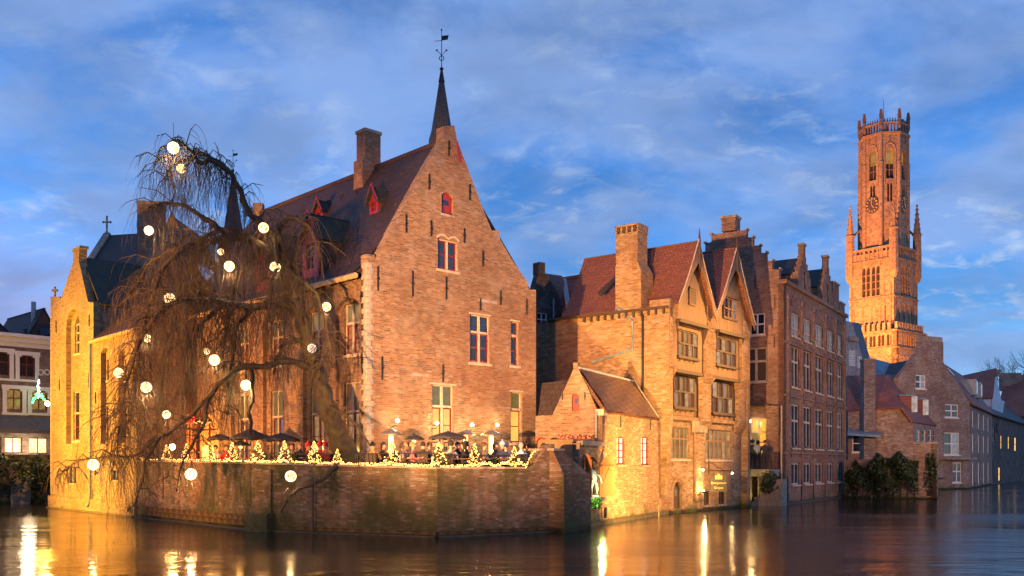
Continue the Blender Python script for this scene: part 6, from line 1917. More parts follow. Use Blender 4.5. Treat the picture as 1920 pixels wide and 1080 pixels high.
# tall gabled house with massive chimney
CF = Fac(PX(1684, 88), PX(1818, 93))
cnr = PX(1818, 93)
tal = thing("gabled_house", v3(cnr, 0.5), "big rubble brick gabled house with massive chimney and rows of tall pale windows", "house")
q = CF.q
cw = [CF.rect(1717, 703, 1736, 729), CF.rect(1772, 758, 1797, 783), CF.rect(1770, 811, 1799, 853), CF.rect(1786, 867, 1803, 905)]
wall("wall", CF, [(CF.u(1684), 0), (CF.L, 0), (CF.L, q(1818, 753)[1]), q(1768, 678), q(1766, 634), q(1738, 634), q(1736, 664), q(1727, 655), (CF.u(1684), q(1684, 708)[1])],
     [rect_poly(r) for r in cw], MAT["brick_far"], tal, thick=0.5)
for i, r in enumerate(cw):
    window(CF, r, tal, 2, (0.5,) if i < 3 else (0.55,), 0.10, MAT["white"], (lambda a, b, i=i: MAT["lit_blue"] if (i in (2,) and a == 1) or (i == 0 and a) else MAT["glass"]), sill=MAT["white"], mw=0.12, mull=MAT["white"], depth=0.14)
mb = MB(); CF.box(mb, CF.u(1737), CF.u(1768), q(1750, 690)[1], q(1750, 640)[1], -1.2, 0.05); ch = mb.build("chimney", MAT["brick_far"], tal)
mb = MB(); CF.box(mb, CF.u(1738), CF.u(1767), q(1750, 640)[1] + .001, q(1750, 631)[1], -1.15, 0.02); mb.build("chimney_cap", MAT["stone_dark"], ch)
CS = Fac(cnr, PX(1860, 112))
Yc = cnr.y
rz_ = [(E + (HY - b) / F * 95, E + (HY - a) / F * 95) for a, b in ((770, 800), (813, 847), (867, 909))]
hs = []
for x in (1823, 1834, 1843.5, 1852):
    for z0, z1 in rz_:
        u = CS.u(x); hs.append((u, z0, u + 0.85, z1))
wall("wall", CS, [(0, 0), (CS.L, 0), (CS.L, q(1818, 753)[1]), (0, q(1818, 753)[1])], [rect_poly(r) for r in hs], MAT["brick_far"], tal, thick=0.4, reveal=0.15)
for r in hs: window(CS, r, tal, 1, (0.33, 0.66), 0.08, MAT["white"], MAT["lit_pale"], depth=0.1, mw=0.05, sill=MAT["stone"])
mb = MB()
ez_ = q(1818, 753)[1]
apx_ = CF.p(*q(1752, 668), -0.2); e0 = CF.p(CF.L + 0.5, ez_ - 0.3, 0.1); l0 = CF.p(CF.u(1684), q(1684, 708)[1], -0.2)
dv = V((CS.t.x, CS.t.y, 0)) * CS.L
mb.slab([e0, e0 + dv, apx_ + dv, apx_], 0.2); mb.slab([apx_, apx_ + dv, l0 + dv, l0], 0.2)
rf = mb.build("roof", MAT["roof_far"], tal)
for t in (0.42, 0.62):
    p = e0 + (apx_ - e0) * 0.42 + dv * t
    mb = MB(); mb.box((p.x, p.y, p.z - 0.5), 1.5, 1.6, 1.7, rz=math.atan2(CS.t.y, CS.t.x)); d = mb.build("dormer", MAT["lead"], tal)
    mb = MB(); o_ = V((CS.n.x, CS.n.y, 0)) * 0.82; mb.box((p.x + o_.x, p.y + o_.y, p.z - 0.3), 1.0, 0.08, 1.3, rz=math.atan2(CS.t.y, CS.t.x)); mb.build("pane", MAT["lit_blue"], d)
mb = MB(); p = e0 + (apx_ - e0) * 0.66 + dv * 0.2; mb.slab([p + V((0, 0, .2)), p + dv * 0.08 + V((0, 0, .2)), p + dv * 0.08 + (apx_ - e0) * 0.15 + V((0, 0, .2)), p + (apx_ - e0) * 0.15 + V((0, 0, .2))], 0.1); mb.build("skylight", MAT["glass"], rf)
# balcony with table on the water side
c = CF.p(CF.L - 0.6, q(1818, 868)[1], 0.0)
mb = MB(); CF.box(mb, CF.u(1762), CF.L, q(1800, 862)[1] - 0.0, q(1800, 858)[1], 0, 0.8); mb.build("balcony_slab", MAT["stone_dark"], tal)
mb = MB(); CF.box(mb, CF.u(1752), CF.L + 0.3, -0.5, q(1800, 921)[1], 0.0, 2.2); mb.build("landing_stage", MAT["stone_dark"], tal)
# dark house beyond
DF = Fac(PX(1858, 112), PX(1935, 150))
drk = thing("dark_house", v3(DF.A, 0.5), "dark canal house in shadow with a few narrow yellow lit windows", "house")
dz = DF.q(1862, 778)[1]
dw = [DF.rect(1876, 816, 1879, 842), DF.rect(1890, 818, 1893, 842), DF.rect(1902, 820, 1906, 846), DF.rect(1872, 876, 1876, 902)]
dw2 = [DF.rect(1862, 800, 1866, 830), DF.rect(1868, 793, 1871, 812)]
wall("wall", DF, [(0, 0), (DF.L, 0), (DF.L, dz), (0, dz)], [rect_poly(r) for r in dw + dw2], MAT["brick_grey"], drk, thick=0.4)
for r in dw: window(DF, r, drk, 1, (0.5,), 0.06, MAT["darkwood"], MAT["lit_yellow"], depth=0.12, mw=0.06)
for r in dw2: window(DF, r, drk, 1, (0.5,), 0.08, MAT["darkwood"], MAT["glass"], depth=0.12)
mb = MB(); a, b = DF.p(-0.5, dz, 0.4), DF.p(DF.L, dz, 0.4); up = V((-6, 6, 7.0)); mb.slab([a, b, b + up, a + up], 0.2); mb.build("roof", MAT["slate"], drk)
# gabled roof behind with pale end
RH = thing("red_roof_house", P(1840, 870, 125) - V((0, 0, 1.3)), "far red-roofed house with pale blue gable end behind the chimney house", "house")
mb = MB()
a, b = P(1795, 706, 125), P(1868, 690, 125); mb.slab([a, b, P(1862, 745, 119), P(1790, 750, 119)], 0.2); mb.slab([a, b, b + V((0, 6, -4)), a + V((0, 6, -4))], 0.2); mb.build("roof", MAT["roof_far"], RH)
mb = MB(); g_ = b + V((-0.2, 0, -0.1)); mb.face([g_, P(1860, 748, 119), v3(P(1860, 748, 119), 1), P(1884, 752, 127), P(1878, 752, 130)]); mb.face([P(1790, 748, 119.2), P(1860, 746, 119.2), v3(P(1860, 748, 119.2), 1), v3(P(1790, 748, 119.2), 1)])
mb.build("wall", plain("pale_render", (0.42, 0.46, 0.52), 0.8), RH)
mb = MB(); a = P(1870, 700, 125); mb.box((a.x, a.y, a.z - 0.4), 0.6, 0.6, 0.9); mb.build("chimney", MAT["brick_far"], RH)
EH = thing("far_house", P(1900, 870, 160) - V((0, 0, 1.3)), "far dim houses' roof with chimney stack at the picture's right edge", "house")
EH["label"] = "dim far house with low roof and chimney stack under the bare tree"
mb = MB(); mb.slab([P(1870, 770, 150), P(1960, 790, 150), P(1960, 690, 160), P(1884, 712, 160)], 0.2); mb.slab([P(1884, 712, 160), P(1960, 690, 160), P(1960, 760, 172), P(1884, 760, 172)], 0.2); mb.build("roof", MAT["roof_far"], EH)
mb = MB(); mb.face([P(1868, 768, 150.2), P(1960, 788, 150.2), v3(P(1960, 788, 150.2), 0), v3(P(1868, 768, 150.2), 0)]); mb.build("wall", MAT["brick_grey"], EH)
mb = MB(); a = P(1894, 722, 158); mb.box((a.x, a.y, a.z - 1), 3.2, 1.2, 3.0); mb.build("chimney", MAT["brick_far"], EH)
# grey house and teal roof under the belfry
TGH = Fac(PX(1586, 98), PX(1626, 99))
tg = thing("grey_house", v3(TGH.A, 1.2), "bluish grey rendered gable with white windows below the belfry", "house")
q = TGH.q
tw_ = [TGH.rect(1592, 657, 1604, 686), TGH.rect(1608, 668, 1616, 690)]
wall("wall", TGH, [(0, 1), (TGH.L, 1), (TGH.L, q(1626, 700)[1]), q(1598, 604), q(1588, 602), (0, q(1586, 606)[1])], [rect_poly(r) for r in tw_], plain("blue_grey_render", (0.20, 0.22, 0.25), 0.9, var=0.35), tg, thick=0.4)
for r in tw_: window(TGH, r, tg, 2, (0.33, 0.66), 0.08, MAT["white"], MAT["lit_blue"], depth=0.1, mw=0.08)
mb = MB(); TGH.box(mb, TGH.u(1588), TGH.u(1604), q(1596, 640)[1], q(1596, 632)[1], 0, 0.5); mb.build("ledge", MAT["stone_dark"], tg)
mb = MB(); mb.slab([q and P(1598, 604, 99), P(1626, 698, 99.2), P(1640, 700, 106), P(1612, 606, 106)], 0.15); mb.build("roof", MAT["slate"], tg)
tl = thing("lead_roof_house", P(1660, 870, 105) - V((0, 0, 1.3)), "house with pale blue lead roof just below the belfry gallery", "house")
mb = MB(); mb.slab([P(1622, 668, 104), P(1668, 680, 104), P(1690, 720, 98), P(1622, 720, 98)], 0.2); mb.slab([P(1622, 668, 104), P(1668, 680, 104), P(1668, 690, 112), P(1622, 690, 112)], 0.2); mb.build("roof", MAT["lead"], tl)
mb = MB(); mb.slab([P(1668, 682, 103), P(1712, 674, 103), P(1712, 725, 97), P(1650, 722, 97)], 0.2); mb.build("roof", MAT["slate"], tl)
mb = MB(); mb.box((P(1660, 720, 101).x, 101, 1), 6, 5, P(1660, 720, 98).z - 1.3); mb.build("wall", MAT["brick_far"], tl)

# ================================================================== BELFRY
bel = thing("belfry_tower", P(1660, 870, 218) - V((0, 0, 1.3)), "tall floodlit stone belfry with octagonal lantern, clock faces and corner pinnacles", "tower")
ST = MAT["stone_tower"]; DKS = plain("sooty_stone", (0.12, 0.09, 0.075), 0.85, var=0.4, scale=0.6)
DARK = plain("belfry_opening", (0.015, 0.012, 0.012), 0.9)
an = R(50.3); lv = V((-math.cos(an), math.sin(an))); rv = V((math.sin(an), math.cos(an)))
SS = 10.9
C0 = PX(1676, 211)
BC = C0 + (lv + rv) * (SS / 2)
def zb_at(y, Y=213): return E + (HY - y) / F * Y
def ring(inset, z0, z1, mat, name, host=bel, grow=0.0):
    h = SS / 2 - inset
    mb = MB()
    c = [BC + lv * a + rv * b for a, b in ((-h, -h), (-h, h), (h, h), (h, -h))]
    c = c[::-1]
    ar = sum(c[i].x * c[(i + 1) % 4].y - c[(i + 1) % 4].x * c[i].y for i in range(4))
    if ar < 0: c = c[::-1]
    mb.hexa([v3(p, z0) for p in c], [v3(p, z1) for p in c])
    return mb.build(name, mat, host)
z_base, z_g0, z_g1 = 1.2, zb_at(690), zb_at(615)
z1_ = zb_at(470); 
# faces of the square stage
FLt = Fac(C0 + lv * SS, C0); FRt = Fac(C0, C0 + rv * SS)
def tower_face(fac, z0, z1, holes, name="wall", reveal=0.6, d=0.0, w=None):
    w = w or fac.L
    return wall(name, fac, [(0, z0), (w, z0), (w, z1), (0, z1)], holes, ST, bel, reveal=reveal, thick=1.0, d=d, rim=False)
zW0, zW1 = zb_at(552), zb_at(496)
zP0, zP1 = zb_at(615), zb_at(568)
for fac in (FLt, FRt):
    LL = fac.L; hl = []
    pr = []
    for c in (0.38, 0.60):
        for s_ in (-1, 1):
            u = LL * c + s_ * 0.55
            r = (u - 0.42, zW0, u + 0.42, zW1); hl.append(pointed_poly(r, 1.0)); pr.append(r)
    blind = []
    for c in (0.18, 0.38, 0.58, 0.78):
        r = (LL * c - 0.8, zP0, LL * c + 0.8, zP1); hl.append(arch_poly(r, 0.8)); blind.append(r)
    tower_face(fac, z_base, z1_, hl, reveal=0.5)
    for r in pr:
        mb = MB(); fac.box(mb, r[0] - 0.05, r[2] + 0.05, r[1] - 0.05, r[3] + 0.05, -0.6, -0.45); o_ = mb.build("louvred_opening", DARK, bel)
        mb = MB()
        for k in range(3): z = r[1] + (r[3] - r[1]) * (0.22 + 0.24 * k); fac.box(mb, r[0], r[2], z, z + 0.25, -0.44, -0.2)
        mb.build("louvre", DKS, o_)
    for r in blind:
        mb = MB(); fac.box(mb, r[0] - 0.05, r[2] + 0.05, r[1] - 0.05, r[3] + 0.1, -0.5, -0.25); mb.build("blind_panel", ST, bel)
    for c in (0.38, 0.60):                                       # big pointed hood over each window pair
        mb = MB(); pp = pointed_poly((LL * c - 1.15, zW0, LL * c + 1.15, zW1 + 1.9), 1.9, 5)[2:]
        for i in range(len(pp) - 1):
            mb.tube([fac.p(*pp[i], 0.05), fac.p(*pp[i + 1], 0.05)], 0.2, 5)
        mb.build("hood_mould", ST, bel)
    for z in (zW0 - 0.6, zb_at(512)):
        mb = MB(); fac.box(mb, -0.1, LL + 0.1, z - 0.18, z + 0.18, -0.1, 0.25) if z < zW0 else None
        if mb.v: mb.build("string_course", ST, bel)
    for cu in (0.06, 0.94, 0.8):
        mb = MB(); u = LL * cu; fac.box(mb, u - 0.12, u + 0.12, zW0 - 2, zW0 + 2.4, 0, 0.12); mb.build("wall_anchor", DKS, bel)
        mb = MB(); fac.box(mb, u - 0.12, u + 0.12, zP0 + 1, zP0 + 5, 0, 0.12); mb.build("wall_anchor", DKS, bel)
    # balustrade gallery on top of the square stage
    zg0, zg1 = zb_at(484), zb_at(461)
    mb = MB(); fac.box(mb, -0.3, LL + 0.3, zg0 - 0.5, zg0, -0.6, 0.35); fac.box(mb, -0.2, LL + 0.2, zg1 - 0.45, zg1, -0.5, 0.3); mb.build("gallery_rail", ST, bel)
    n = 9
    for i in range(n + 1):
        u = 0.6 + (LL - 1.2) * i / n
        mb = MB(); fac.box(mb, u - 0.17, u + 0.17, zg0, zg1 - 0.45, -0.35, 0.2); mb.build("gallery_post", ST, bel)
ring(0.5, z1_ - 1, zb_at(484) - 0.5, ST, "gallery_floor")
ring(1.4, zb_at(486), zb_at(470), DKS, "lantern_base")
# lower gallery block
gx = 1.35
GC0 = C0 - (lv + rv) * gx
G1 = Fac(GC0 + lv * (SS + 2 * gx), GC0); G2 = Fac(GC0, GC0 + rv * (SS + 2 * gx))
zq0, zq1, zq2 = zb_at(665), zb_at(620), zb_at(607)
for fac in (G1, G2):
    hl = []; n = 6
    for i in range(n):
        u = fac.L * (i + 0.75) / (n + 0.5)
        for s_ in (-0.42, 0.42):
            hl.append((u + s_ - 0.34, zb_at(650), u + s_ + 0.34, zb_at(629)))
    wall("wall", fac, [(0, z_base), (fac.L, z_base), (fac.L, zq1), (0, zq1)], [arch_poly(r, 0.34, 5) for r in hl], ST, bel, reveal=0.5, thick=1.2)
    for r in hl:
        mb = MB(); fac.box(mb, r[0] - 0.05, r[2] + 0.05, r[1] - 0.05, r[3] + 0.05, -0.55, -0.45); mb.build("gallery_opening", DARK, bel)
    for i in range(int(fac.L / 1.25)):
        u = 0.2 + i * 1.25; mb = MB(); fac.box(mb, u, u + 0.7, zq1, zq2, -0.5, 0.05); mb.build("merlon", ST, bel)
    mb = MB(); fac.box(mb, -0.15, fac.L + 0.15, zq1 - 0.5, zq1 - 0.2, -0.1, 0.25); fac.box(mb, -0.15, fac.L + 0.15, zb_at(652) - 0.4, zb_at(652) - 0.1, -0.1, 0.25); mb.build("string_course", ST, bel)
    for i in range(8):
        u = fac.L * (i + 0.5) / 8; mb = MB(); pp = arch_poly((u - 0.75, zb_at(680), u + 0.75, zb_at(668)), 0.7, 6)[2:]
        for k in range(len(pp) - 1): mb.tube([fac.p(*pp[k], 0.02), fac.p(*pp[k + 1], 0.02)], 0.16, 5)
        mb.build("blind_arch", ST, bel)
mb = MB()
cc = [GC0, GC0 + rv * (SS + 2 * gx), GC0 + (rv + lv) * (SS + 2 * gx), GC0 + lv * (SS + 2 * gx)]
mb.hexa([v3(p, zq1 - 0.6) for p in cc], [v3(p, zq1 - 0.3) for p in cc]); mb.build("gallery_floor", ST, bel)
def pinnacle(c, z0, z1, zt, r, host, mat=DKS, bats=True):
    mb = MB()
    mb.lathe((c.x, c.y, z0), [(r * 0.55, -r * 1.2), (r, 0), (r, (z1 - z0) * 0.5), (r * 0.9, (z1 - z0)), (r * 1.1, (z1 - z0) + 0.1), (r * 0.85, (z1 - z0) + 0.5)], 8)
    h = zt - z1 - 0.5
    mb.lathe((c.x, c.y, z1 + 0.5), [(r * 0.82, 0), (r * 0.45, h * 0.45), (r * 0.12, h * 0.92), (r * 0.3, h * 0.94), (r * 0.28, h * 0.97), (0.02, h)], 8)
    for i in range(4):
        for k in range(5):
            a = i * math.pi / 2 + 0.4; f = 0.12 + k * 0.17; rr_ = r * 0.82 * (1 - f) + 0.12
            mb.box((c.x + rr_ * math.cos(a), c.y + rr_ * math.sin(a), z1 + 0.5 + h * f), 0.22, 0.22, 0.3)
    return mb.build("pinnacle", mat, host)
hp = SS / 2 - 0.1
for a, b in ((-1, -1), (1, -1), (-1, 1), (1, 1)):
    c = BC + lv * (hp * a) + rv * (hp * b)
    pn = pinnacle(c, zb_at(512), zb_at(432), zb_at(372), 1.05, bel, ST)
    mb = MB()                                                  # flying buttress to the lantern
    z_ = zb_at(430); d_ = (BC - c).normalized()
    for k in range(5):
        t0, t1 = k / 5, (k + 1) / 5
        p0 = v3(c + d_ * (0.8 + 2.2 * t0), z_ + 1.4 * math.sin(t0 * 1.5)); p1 = v3(c + d_ * (0.8 + 2.2 * t1), z_ + 1.4 * math.sin(t1 * 1.5))
        mb.tube([p0, p1], 0.28, 5)
    mb.build("flying_buttress", DKS, pn)
# octagonal lantern
ap = 4.85
zo0, zo1 = zb_at(470), zb_at(246)
nl = -rv; nr = -lv                                            # outward normals of left / right cardinal faces
a0 = math.atan2(nl.y, nl.x)
hw8 = ap * math.tan(math.pi / 8)
faces8 = []
for i in range(8):
    a = a0 + i * math.pi / 4
    n_ = V((math.cos(a), math.sin(a))); t_ = V((-n_.y, n_.x))
    f = Fac(BC + n_ * ap - t_ * hw8, BC + n_ * ap + t_ * hw8)
    if f.n.dot(n_) < 0: f = Fac(BC + n_ * ap + t_ * hw8, BC + n_ * ap - t_ * hw8)
    faces8.append((f, n_, i))
bell = litglass("belfry_glow", (1.0, 0.5, 0.06), 0.28, (0.5, 0.2, 0.02), 0.5)
for f, n_, i in faces8:
    u = f.L / 2
    r1 = (u - 0.85, zb_at(332), u + 0.85, zb_at(275)); hl = [pointed_poly(r1, 1.3)]
    r2 = [(u - 0.6, zb_at(376), u - 0.08, zb_at(340)), (u + 0.08, zb_at(376), u + 0.6, zb_at(340))]
    if i % 2: hl += [pointed_poly(r, 0.5) for r in r2]
    else: hl += [pointed_poly((r[0], zb_at(366), r[2], r[3]), 0.5) for r in r2]
    wall("wall", f, [(0, zo0), (f.L, zo0), (f.L, zo1), (0, zo1)], hl, ST, bel, reveal=0.6, thick=0.8, rim=False)
    mb = MB(); f.box(mb, r1[0] - 0.05, r1[2] + 0.05, r1[1], r1[1] + (r1[3] - r1[1]) * 0.5, -0.75, -0.55); o_ = mb.build("bell_opening", DARK, bel)
    mb = MB(); f.box(mb, r1[0] - 0.05, r1[2] + 0.05, r1[1] + (r1[3] - r1[1]) * 0.5, r1[3] + 0.1, -0.75, -0.58); mb.build("lit_vault", bell, o_)
    mb = MB(); f.box(mb, r1[0], r1[2], r1[1] + 2.0, r1[1] + 2.2, -0.5, -0.35); f.box(mb, u - 0.1, u + 0.1, r1[1], r1[1] + 4.2, -0.5, -0.36); mb.build("bell_frame", DKS, o_)
    for r in r2: mb = MB(); f.box(mb, r[0] - 0.02, r[2] + 0.02, r[1], r[3] + 0.05, -0.6, -0.5); mb.build("window", DARK, bel)
    mb = MB(); pp = pointed_poly((u - 1.25, zb_at(325), u + 1.25, zb_at(265)), 1.9, 5)[2:]
    pp = [(u + 1.25, zb_at(345))] + pp + [(u - 1.25, zb_at(345))]
    for k in range(len(pp) - 1): mb.tube([f.p(*pp[k], 0.02), f.p(*pp[k + 1], 0.02)], 0.16, 5)
    mb.build("hood_mould", ST, bel)
    # corner shaft
    mb = MB(); c = f.p(0, 0, 0); mb.lathe((c.x, c.y, zo0), [(0.5, 0), (0.5, zb_at(300) - zo0), (0.36, zb_at(298) - zo0), (0.36, zo1 - zo0)], 8); mb.build("corner_shaft", ST, bel)
    for cu in (0.3, 0.7) if i % 2 == 0 else (0.5,):
        mb = MB(); f.box(mb, f.L * cu - 0.1, f.L * cu + 0.1, zb_at(258) - 0.6, zb_at(258) + 0.8, 0, 0.1); mb.build("wall_anchor", DKS, bel)
    # crown
    mb = MB(); f.box(mb, -0.2, f.L + 0.2, zo1 - 0.35, zo1 + 0.15, -0.7, 0.5); f.box(mb, -0.1, f.L + 0.1, zb_at(229), zb_at(226), -0.3, 0.35); mb.build("cornice", ST, bel)
    for k in range(6):
        uu = 0.3 + (f.L - 0.6) * k / 5; mb = MB(); f.box(mb, uu - 0.16, uu + 0.16, zo1 + 0.15, zb_at(229), -0.2, 0.25); mb.build("parapet_post", DKS, bel)
    for k in range(7):
        uu = 0.25 + (f.L - 0.5) * k / 6; p = f.p(uu, zb_at(226), 0); mb = MB(); mb.lathe(p, [(0.2, 0), (0.24, 0.25), (0.08, 0.5), (0.18, 0.65), (0.02, 0.95)], 6); mb.build("crest", DKS, bel)
    c = f.p(0, 0, 0.1)
    pinnacle(V((c.x, c.y)), zb_at(234), zb_at(222), zb_at(201), 0.42, bel, DKS)
    if i % 2 == 0:                                             # clock on the cardinal faces
        zc = zb_at(379); ck = empty("clock", f.p(u, zc, 0)); ck.parent = bel; ck.location = WO[ck] - WO[bel]
        mb = MB(); ptsc = [f.p(u + 1.62 * math.cos(t * math.pi / 12), zc + 1.95 * math.sin(t * math.pi / 12), 0.25) for t in range(24)]
        nn = (f.n.x, f.n.y, 0)
        bk_ = [p - V(nn) * 0.25 for p in ptsc]
        mb.face(ptsc); 
        for t in range(24): mb.face([ptsc[t], bk_[t], bk_[(t + 1) % 24], ptsc[(t + 1) % 24]])
        mb.build("dial", plain("clock_dial", (0.05, 0.04, 0.035), 0.6), ck)
        for t in range(12):
            ang = t * math.pi / 6; ca, sa = math.cos(ang), math.sin(ang)
            mb = MB(); mb.tube([f.p(u + 1.05 * ca, zc + 1.28 * sa, 0.3), f.p(u + 1.42 * ca, zc + 1.72 * sa, 0.3)], 0.1, 4); mb.build("hour_mark", MAT["gold"], ck)
        mb = MB(); mb.tube([f.p(u, zc, 0.36), f.p(u - 0.2, zc + 1.5, 0.36)], 0.07, 4); mb.tube([f.p(u, zc, 0.38), f.p(u + 0.45, zc - 0.7, 0.38)], 0.09, 4); mb.build("hands", MAT["gold"], ck)
mb = MB(); mb.lathe((BC.x, BC.y, zo1 - 0.3), [(ap * 1.0, 0), (ap * 0.98, 0.2)], 8, rot=a0 + math.pi / 8); mb.build("lantern_roof", DKS, bel)
mb = MB(); mb.tube([v3(BC, zo1), v3(BC, zb_at(180, 216))], [0.12, 0.04], 6); mb.build("lightning_rod", MAT["iron"], bel)
mb = MB(); c = faces8[7][0].p(1.5, zo1, -1.0); mb.tube([c, v3(c, zb_at(204))], [0.1, 0.04], 6); mb.build("mast", MAT["iron"], bel)
# floodlights at the foot of the belfry (they light the real one from the market square and its roofs)
spot("belfry_floodlight", (BC.x - 40, BC.y - 32, 14), v3(BC, 64), 420000, (1.0, 0.30, 0.06), 70, 0.6, 0.6)
spot("belfry_floodlight", (BC.x - 8, BC.y - 26, 18), v3(BC, 44), 52000, (1.0, 0.30, 0.04), 84, 0.7, 0.6)
# ================================================================== WEEPING TREE
for k in ("bulb", "bulb_red", "ball_net", "ball_off"):
    MAT[k].cycles.emission_sampling = "NONE"
def catmull(pts, n=6):
    out = []
    P_ = [pts[0]] + list(pts) + [pts[-1]]
    for i in range(1, len(P_) - 2):
        a, b, c, d = P_[i - 1], P_[i], P_[i + 1], P_[i + 2]
        for k in range(n):
            t = k / n
            out.append(tuple(0.5 * ((2 * b[j]) + (-a[j] + c[j]) * t + (2 * a[j] - 5 * b[j] + 4 * c[j] - d[j]) * t * t + (-a[j] + 3 * b[j] - 3 * c[j] + d[j]) * t ** 3) for j in range(len(a))))
    out.append(tuple(pts[-1]))
    return out
tree = thing("weeping_tree", P(652, 890, 34.3) * 1.0, "huge bare weeping tree leaning over the canal, hung with glowing light balls", "tree")
tree.location = v3(P(652, 872, 34.3), TZ); WO[tree] = V(tree.location)
rt = random.Random(21)
barkm = MAT["bark"]
nt_ = barkm.node_tree; N_ = NT(nt_); bb_ = nt_.nodes["Principled BSDF"]
mo_ = N_.noise(N_.coord("Object"), 2.2, 5, 0.6)
old = bb_.inputs["Base Color"].links[0].from_socket
nt_.links.new(N_.mix(N_.ramp(mo_, 0.5, 0.62, 0, 0.85), old, (0.04, 0.045, 0.012, 1)), bb_.inputs["Base Color"])
# name, picture points (x, y, depth, radius px), strands per metre, strand length range
LIMBS = [
    ("trunk", [(656, 878, 34.3, 30), (646, 850, 34.3, 25), (628, 800, 34.25, 21), (606, 740, 34.15, 18), (592, 692, 34.05, 17), (578, 640, 34, 15), (562, 590, 33.95, 15), (552, 550, 33.9, 13), (546, 510, 33.9, 10)], 3, (0.5, 1.6)),
    ("limb", [(546, 512, 33.9, 10), (532, 470, 33.95, 9), (510, 438, 34, 8), (485, 415, 34.1, 7.5), (463, 392, 34.1, 7), (448, 352, 34.1, 6.5), (428, 322, 34, 6), (400, 303, 33.9, 5), (376, 304, 33.9, 4.5), (358, 285, 33.9, 4), (340, 268, 33.9, 3.6), (322, 266, 33.9, 3.2), (303, 280, 33.9, 2.6), (290, 305, 33.9, 1.6)], 26, (0.5, 3.6)),
    ("limb", [(430, 324, 34, 5), (405, 300, 34.3, 5), (372, 288, 34.4, 4), (345, 300, 34.5, 3), (322, 312, 34.5, 2.4), (306, 340, 34.5, 1.4)], 30, (0.7, 4.0)),
    ("limb", [(548, 530, 33.9, 9), (505, 470, 33.8, 8), (455, 438, 33.7, 7.5), (418, 430, 33.6, 7), (392, 416, 33.6, 6), (362, 395, 33.6, 5), (332, 382, 33.6, 4), (303, 382, 33.6, 3), (285, 394, 33.6, 2)], 20, (0.8, 4.2)),
    ("limb", [(545, 515, 33.9, 8), (505, 462, 34.3, 8), (450, 447, 34.6, 8), (395, 452, 34.8, 7), (345, 462, 34.9, 6), (305, 478, 34.9, 5), (268, 510, 34.9, 3.5), (240, 560, 34.9, 2)], 26, (1.2, 5.0)),
    ("limb", [(565, 580, 33.9, 10), (525, 570, 33.6, 9), (478, 576, 33.4, 8), (436, 570, 33.3, 7), (396, 588, 33.2, 6), (365, 628, 33.2, 4.5), (352, 690, 33.2, 3), (346, 740, 33.2, 1.5)], 26, (1.0, 5.0)),
    ("limb", [(594, 694, 34.05, 10), (550, 678, 33.5, 8), (500, 685, 33.1, 7), (452, 690, 32.9, 6.5), (420, 712, 32.8, 6), (390, 745, 32.8, 5.5), (345, 790, 32.8, 5), (300, 820, 32.8, 3.6), (255, 852, 32.8, 2.6), (205, 857, 32.8, 2.0), (155, 862, 32.8, 1.5), (108, 892, 32.8, 1.2)], 16, (0.6, 2.3)),
    ("limb", [(580, 650, 34, 7), (560, 638, 33.8, 6), (536, 645, 33.7, 5), (520, 668, 33.6, 4), (513, 700, 33.6, 2)], 14, (0.6, 2.4)),
    ("limb", [(538, 475, 33.95, 7), (520, 435, 33.7, 6), (536, 412, 33.6, 5.5), (560, 412, 33.5, 5), (582, 432, 33.5, 3.6), (598, 470, 33.5, 2)], 24, (0.8, 2.6)),
    ("limb", [(546, 512, 33.9, 7), (580, 535, 33.5, 5), (602, 572, 33.4, 4), (614, 620, 33.4, 3), (622, 690, 33.4, 1.5)], 15, (0.8, 2.6)),
    ("limb", [(646, 855, 34.2, 7), (618, 888, 33.0, 5.5), (585, 908, 32.4, 5), (556, 918, 32.2, 4), (540, 935, 32.2, 3), (526, 962, 32.2, 1.5)], 8, (0.3, 1.2)),
    ("limb", [(610, 755, 34.1, 6), (645, 778, 33.6, 4), (672, 800, 33.3, 3), (692, 835, 33.2, 1.4)], 10, (0.3, 1.2)),
    ("limb", [(470, 688, 33.0, 5), (474, 730, 32.9, 5), (468, 775, 32.9, 4.5), (472, 815, 32.9, 3)], 6, (0.3, 1.0)),
    ("limb", [(420, 432, 33.6, 6), (365, 452, 33.2, 5), (310, 500, 33.0, 4.5), (278, 580, 32.9, 4), (258, 680, 32.9, 3), (246, 790, 32.9, 1.6)], 26, (0.8, 4.2)),
    ("limb", [(395, 452, 34.8, 6), (345, 520, 35.2, 5), (318, 620, 35.4, 4), (300, 730, 35.4, 2.5), (292, 800, 35.4, 1.5)], 26, (0.8, 4.2)),
    ("limb", [(478, 576, 33.4, 6), (446, 612, 33.2, 5), (432, 700, 33.0, 4), (428, 780, 33.0, 2)], 20, (0.8, 3.2)),
    ("limb", [(436, 570, 33.3, 6), (350, 560, 32.8, 5), (288, 596, 32.6, 4.5), (248, 680, 32.5, 3.6), (228, 770, 32.5, 2.8), (218, 860, 32.5, 1.4)], 30, (0.9, 4.4)),
    ("limb", [(505, 462, 34.3, 6), (470, 480, 34.8, 5), (440, 540, 35.1, 4), (425, 620, 35.2, 3), (416, 690, 35.2, 2)], 24, (0.8, 3.4)),
    ("limb", [(390, 745, 32.8, 5), (380, 800, 32.4, 4), (350, 850, 32.2, 3), (330, 920, 32.1, 1.6)], 10, (0.4, 1.8)),
    ("limb", [(300, 820, 32.8, 4), (275, 860, 32.4, 3), (262, 920, 32.2, 2), (240, 960, 32.2, 1.2)], 14, (0.3, 1.6)),
    ("limb", [(510, 438, 34, 6), (520, 480, 33.4, 5), (508, 540, 33.2, 4), (500, 620, 33.1, 2.5)], 22, (0.8, 3.0)),
]
tw = MB()
n_str = 0
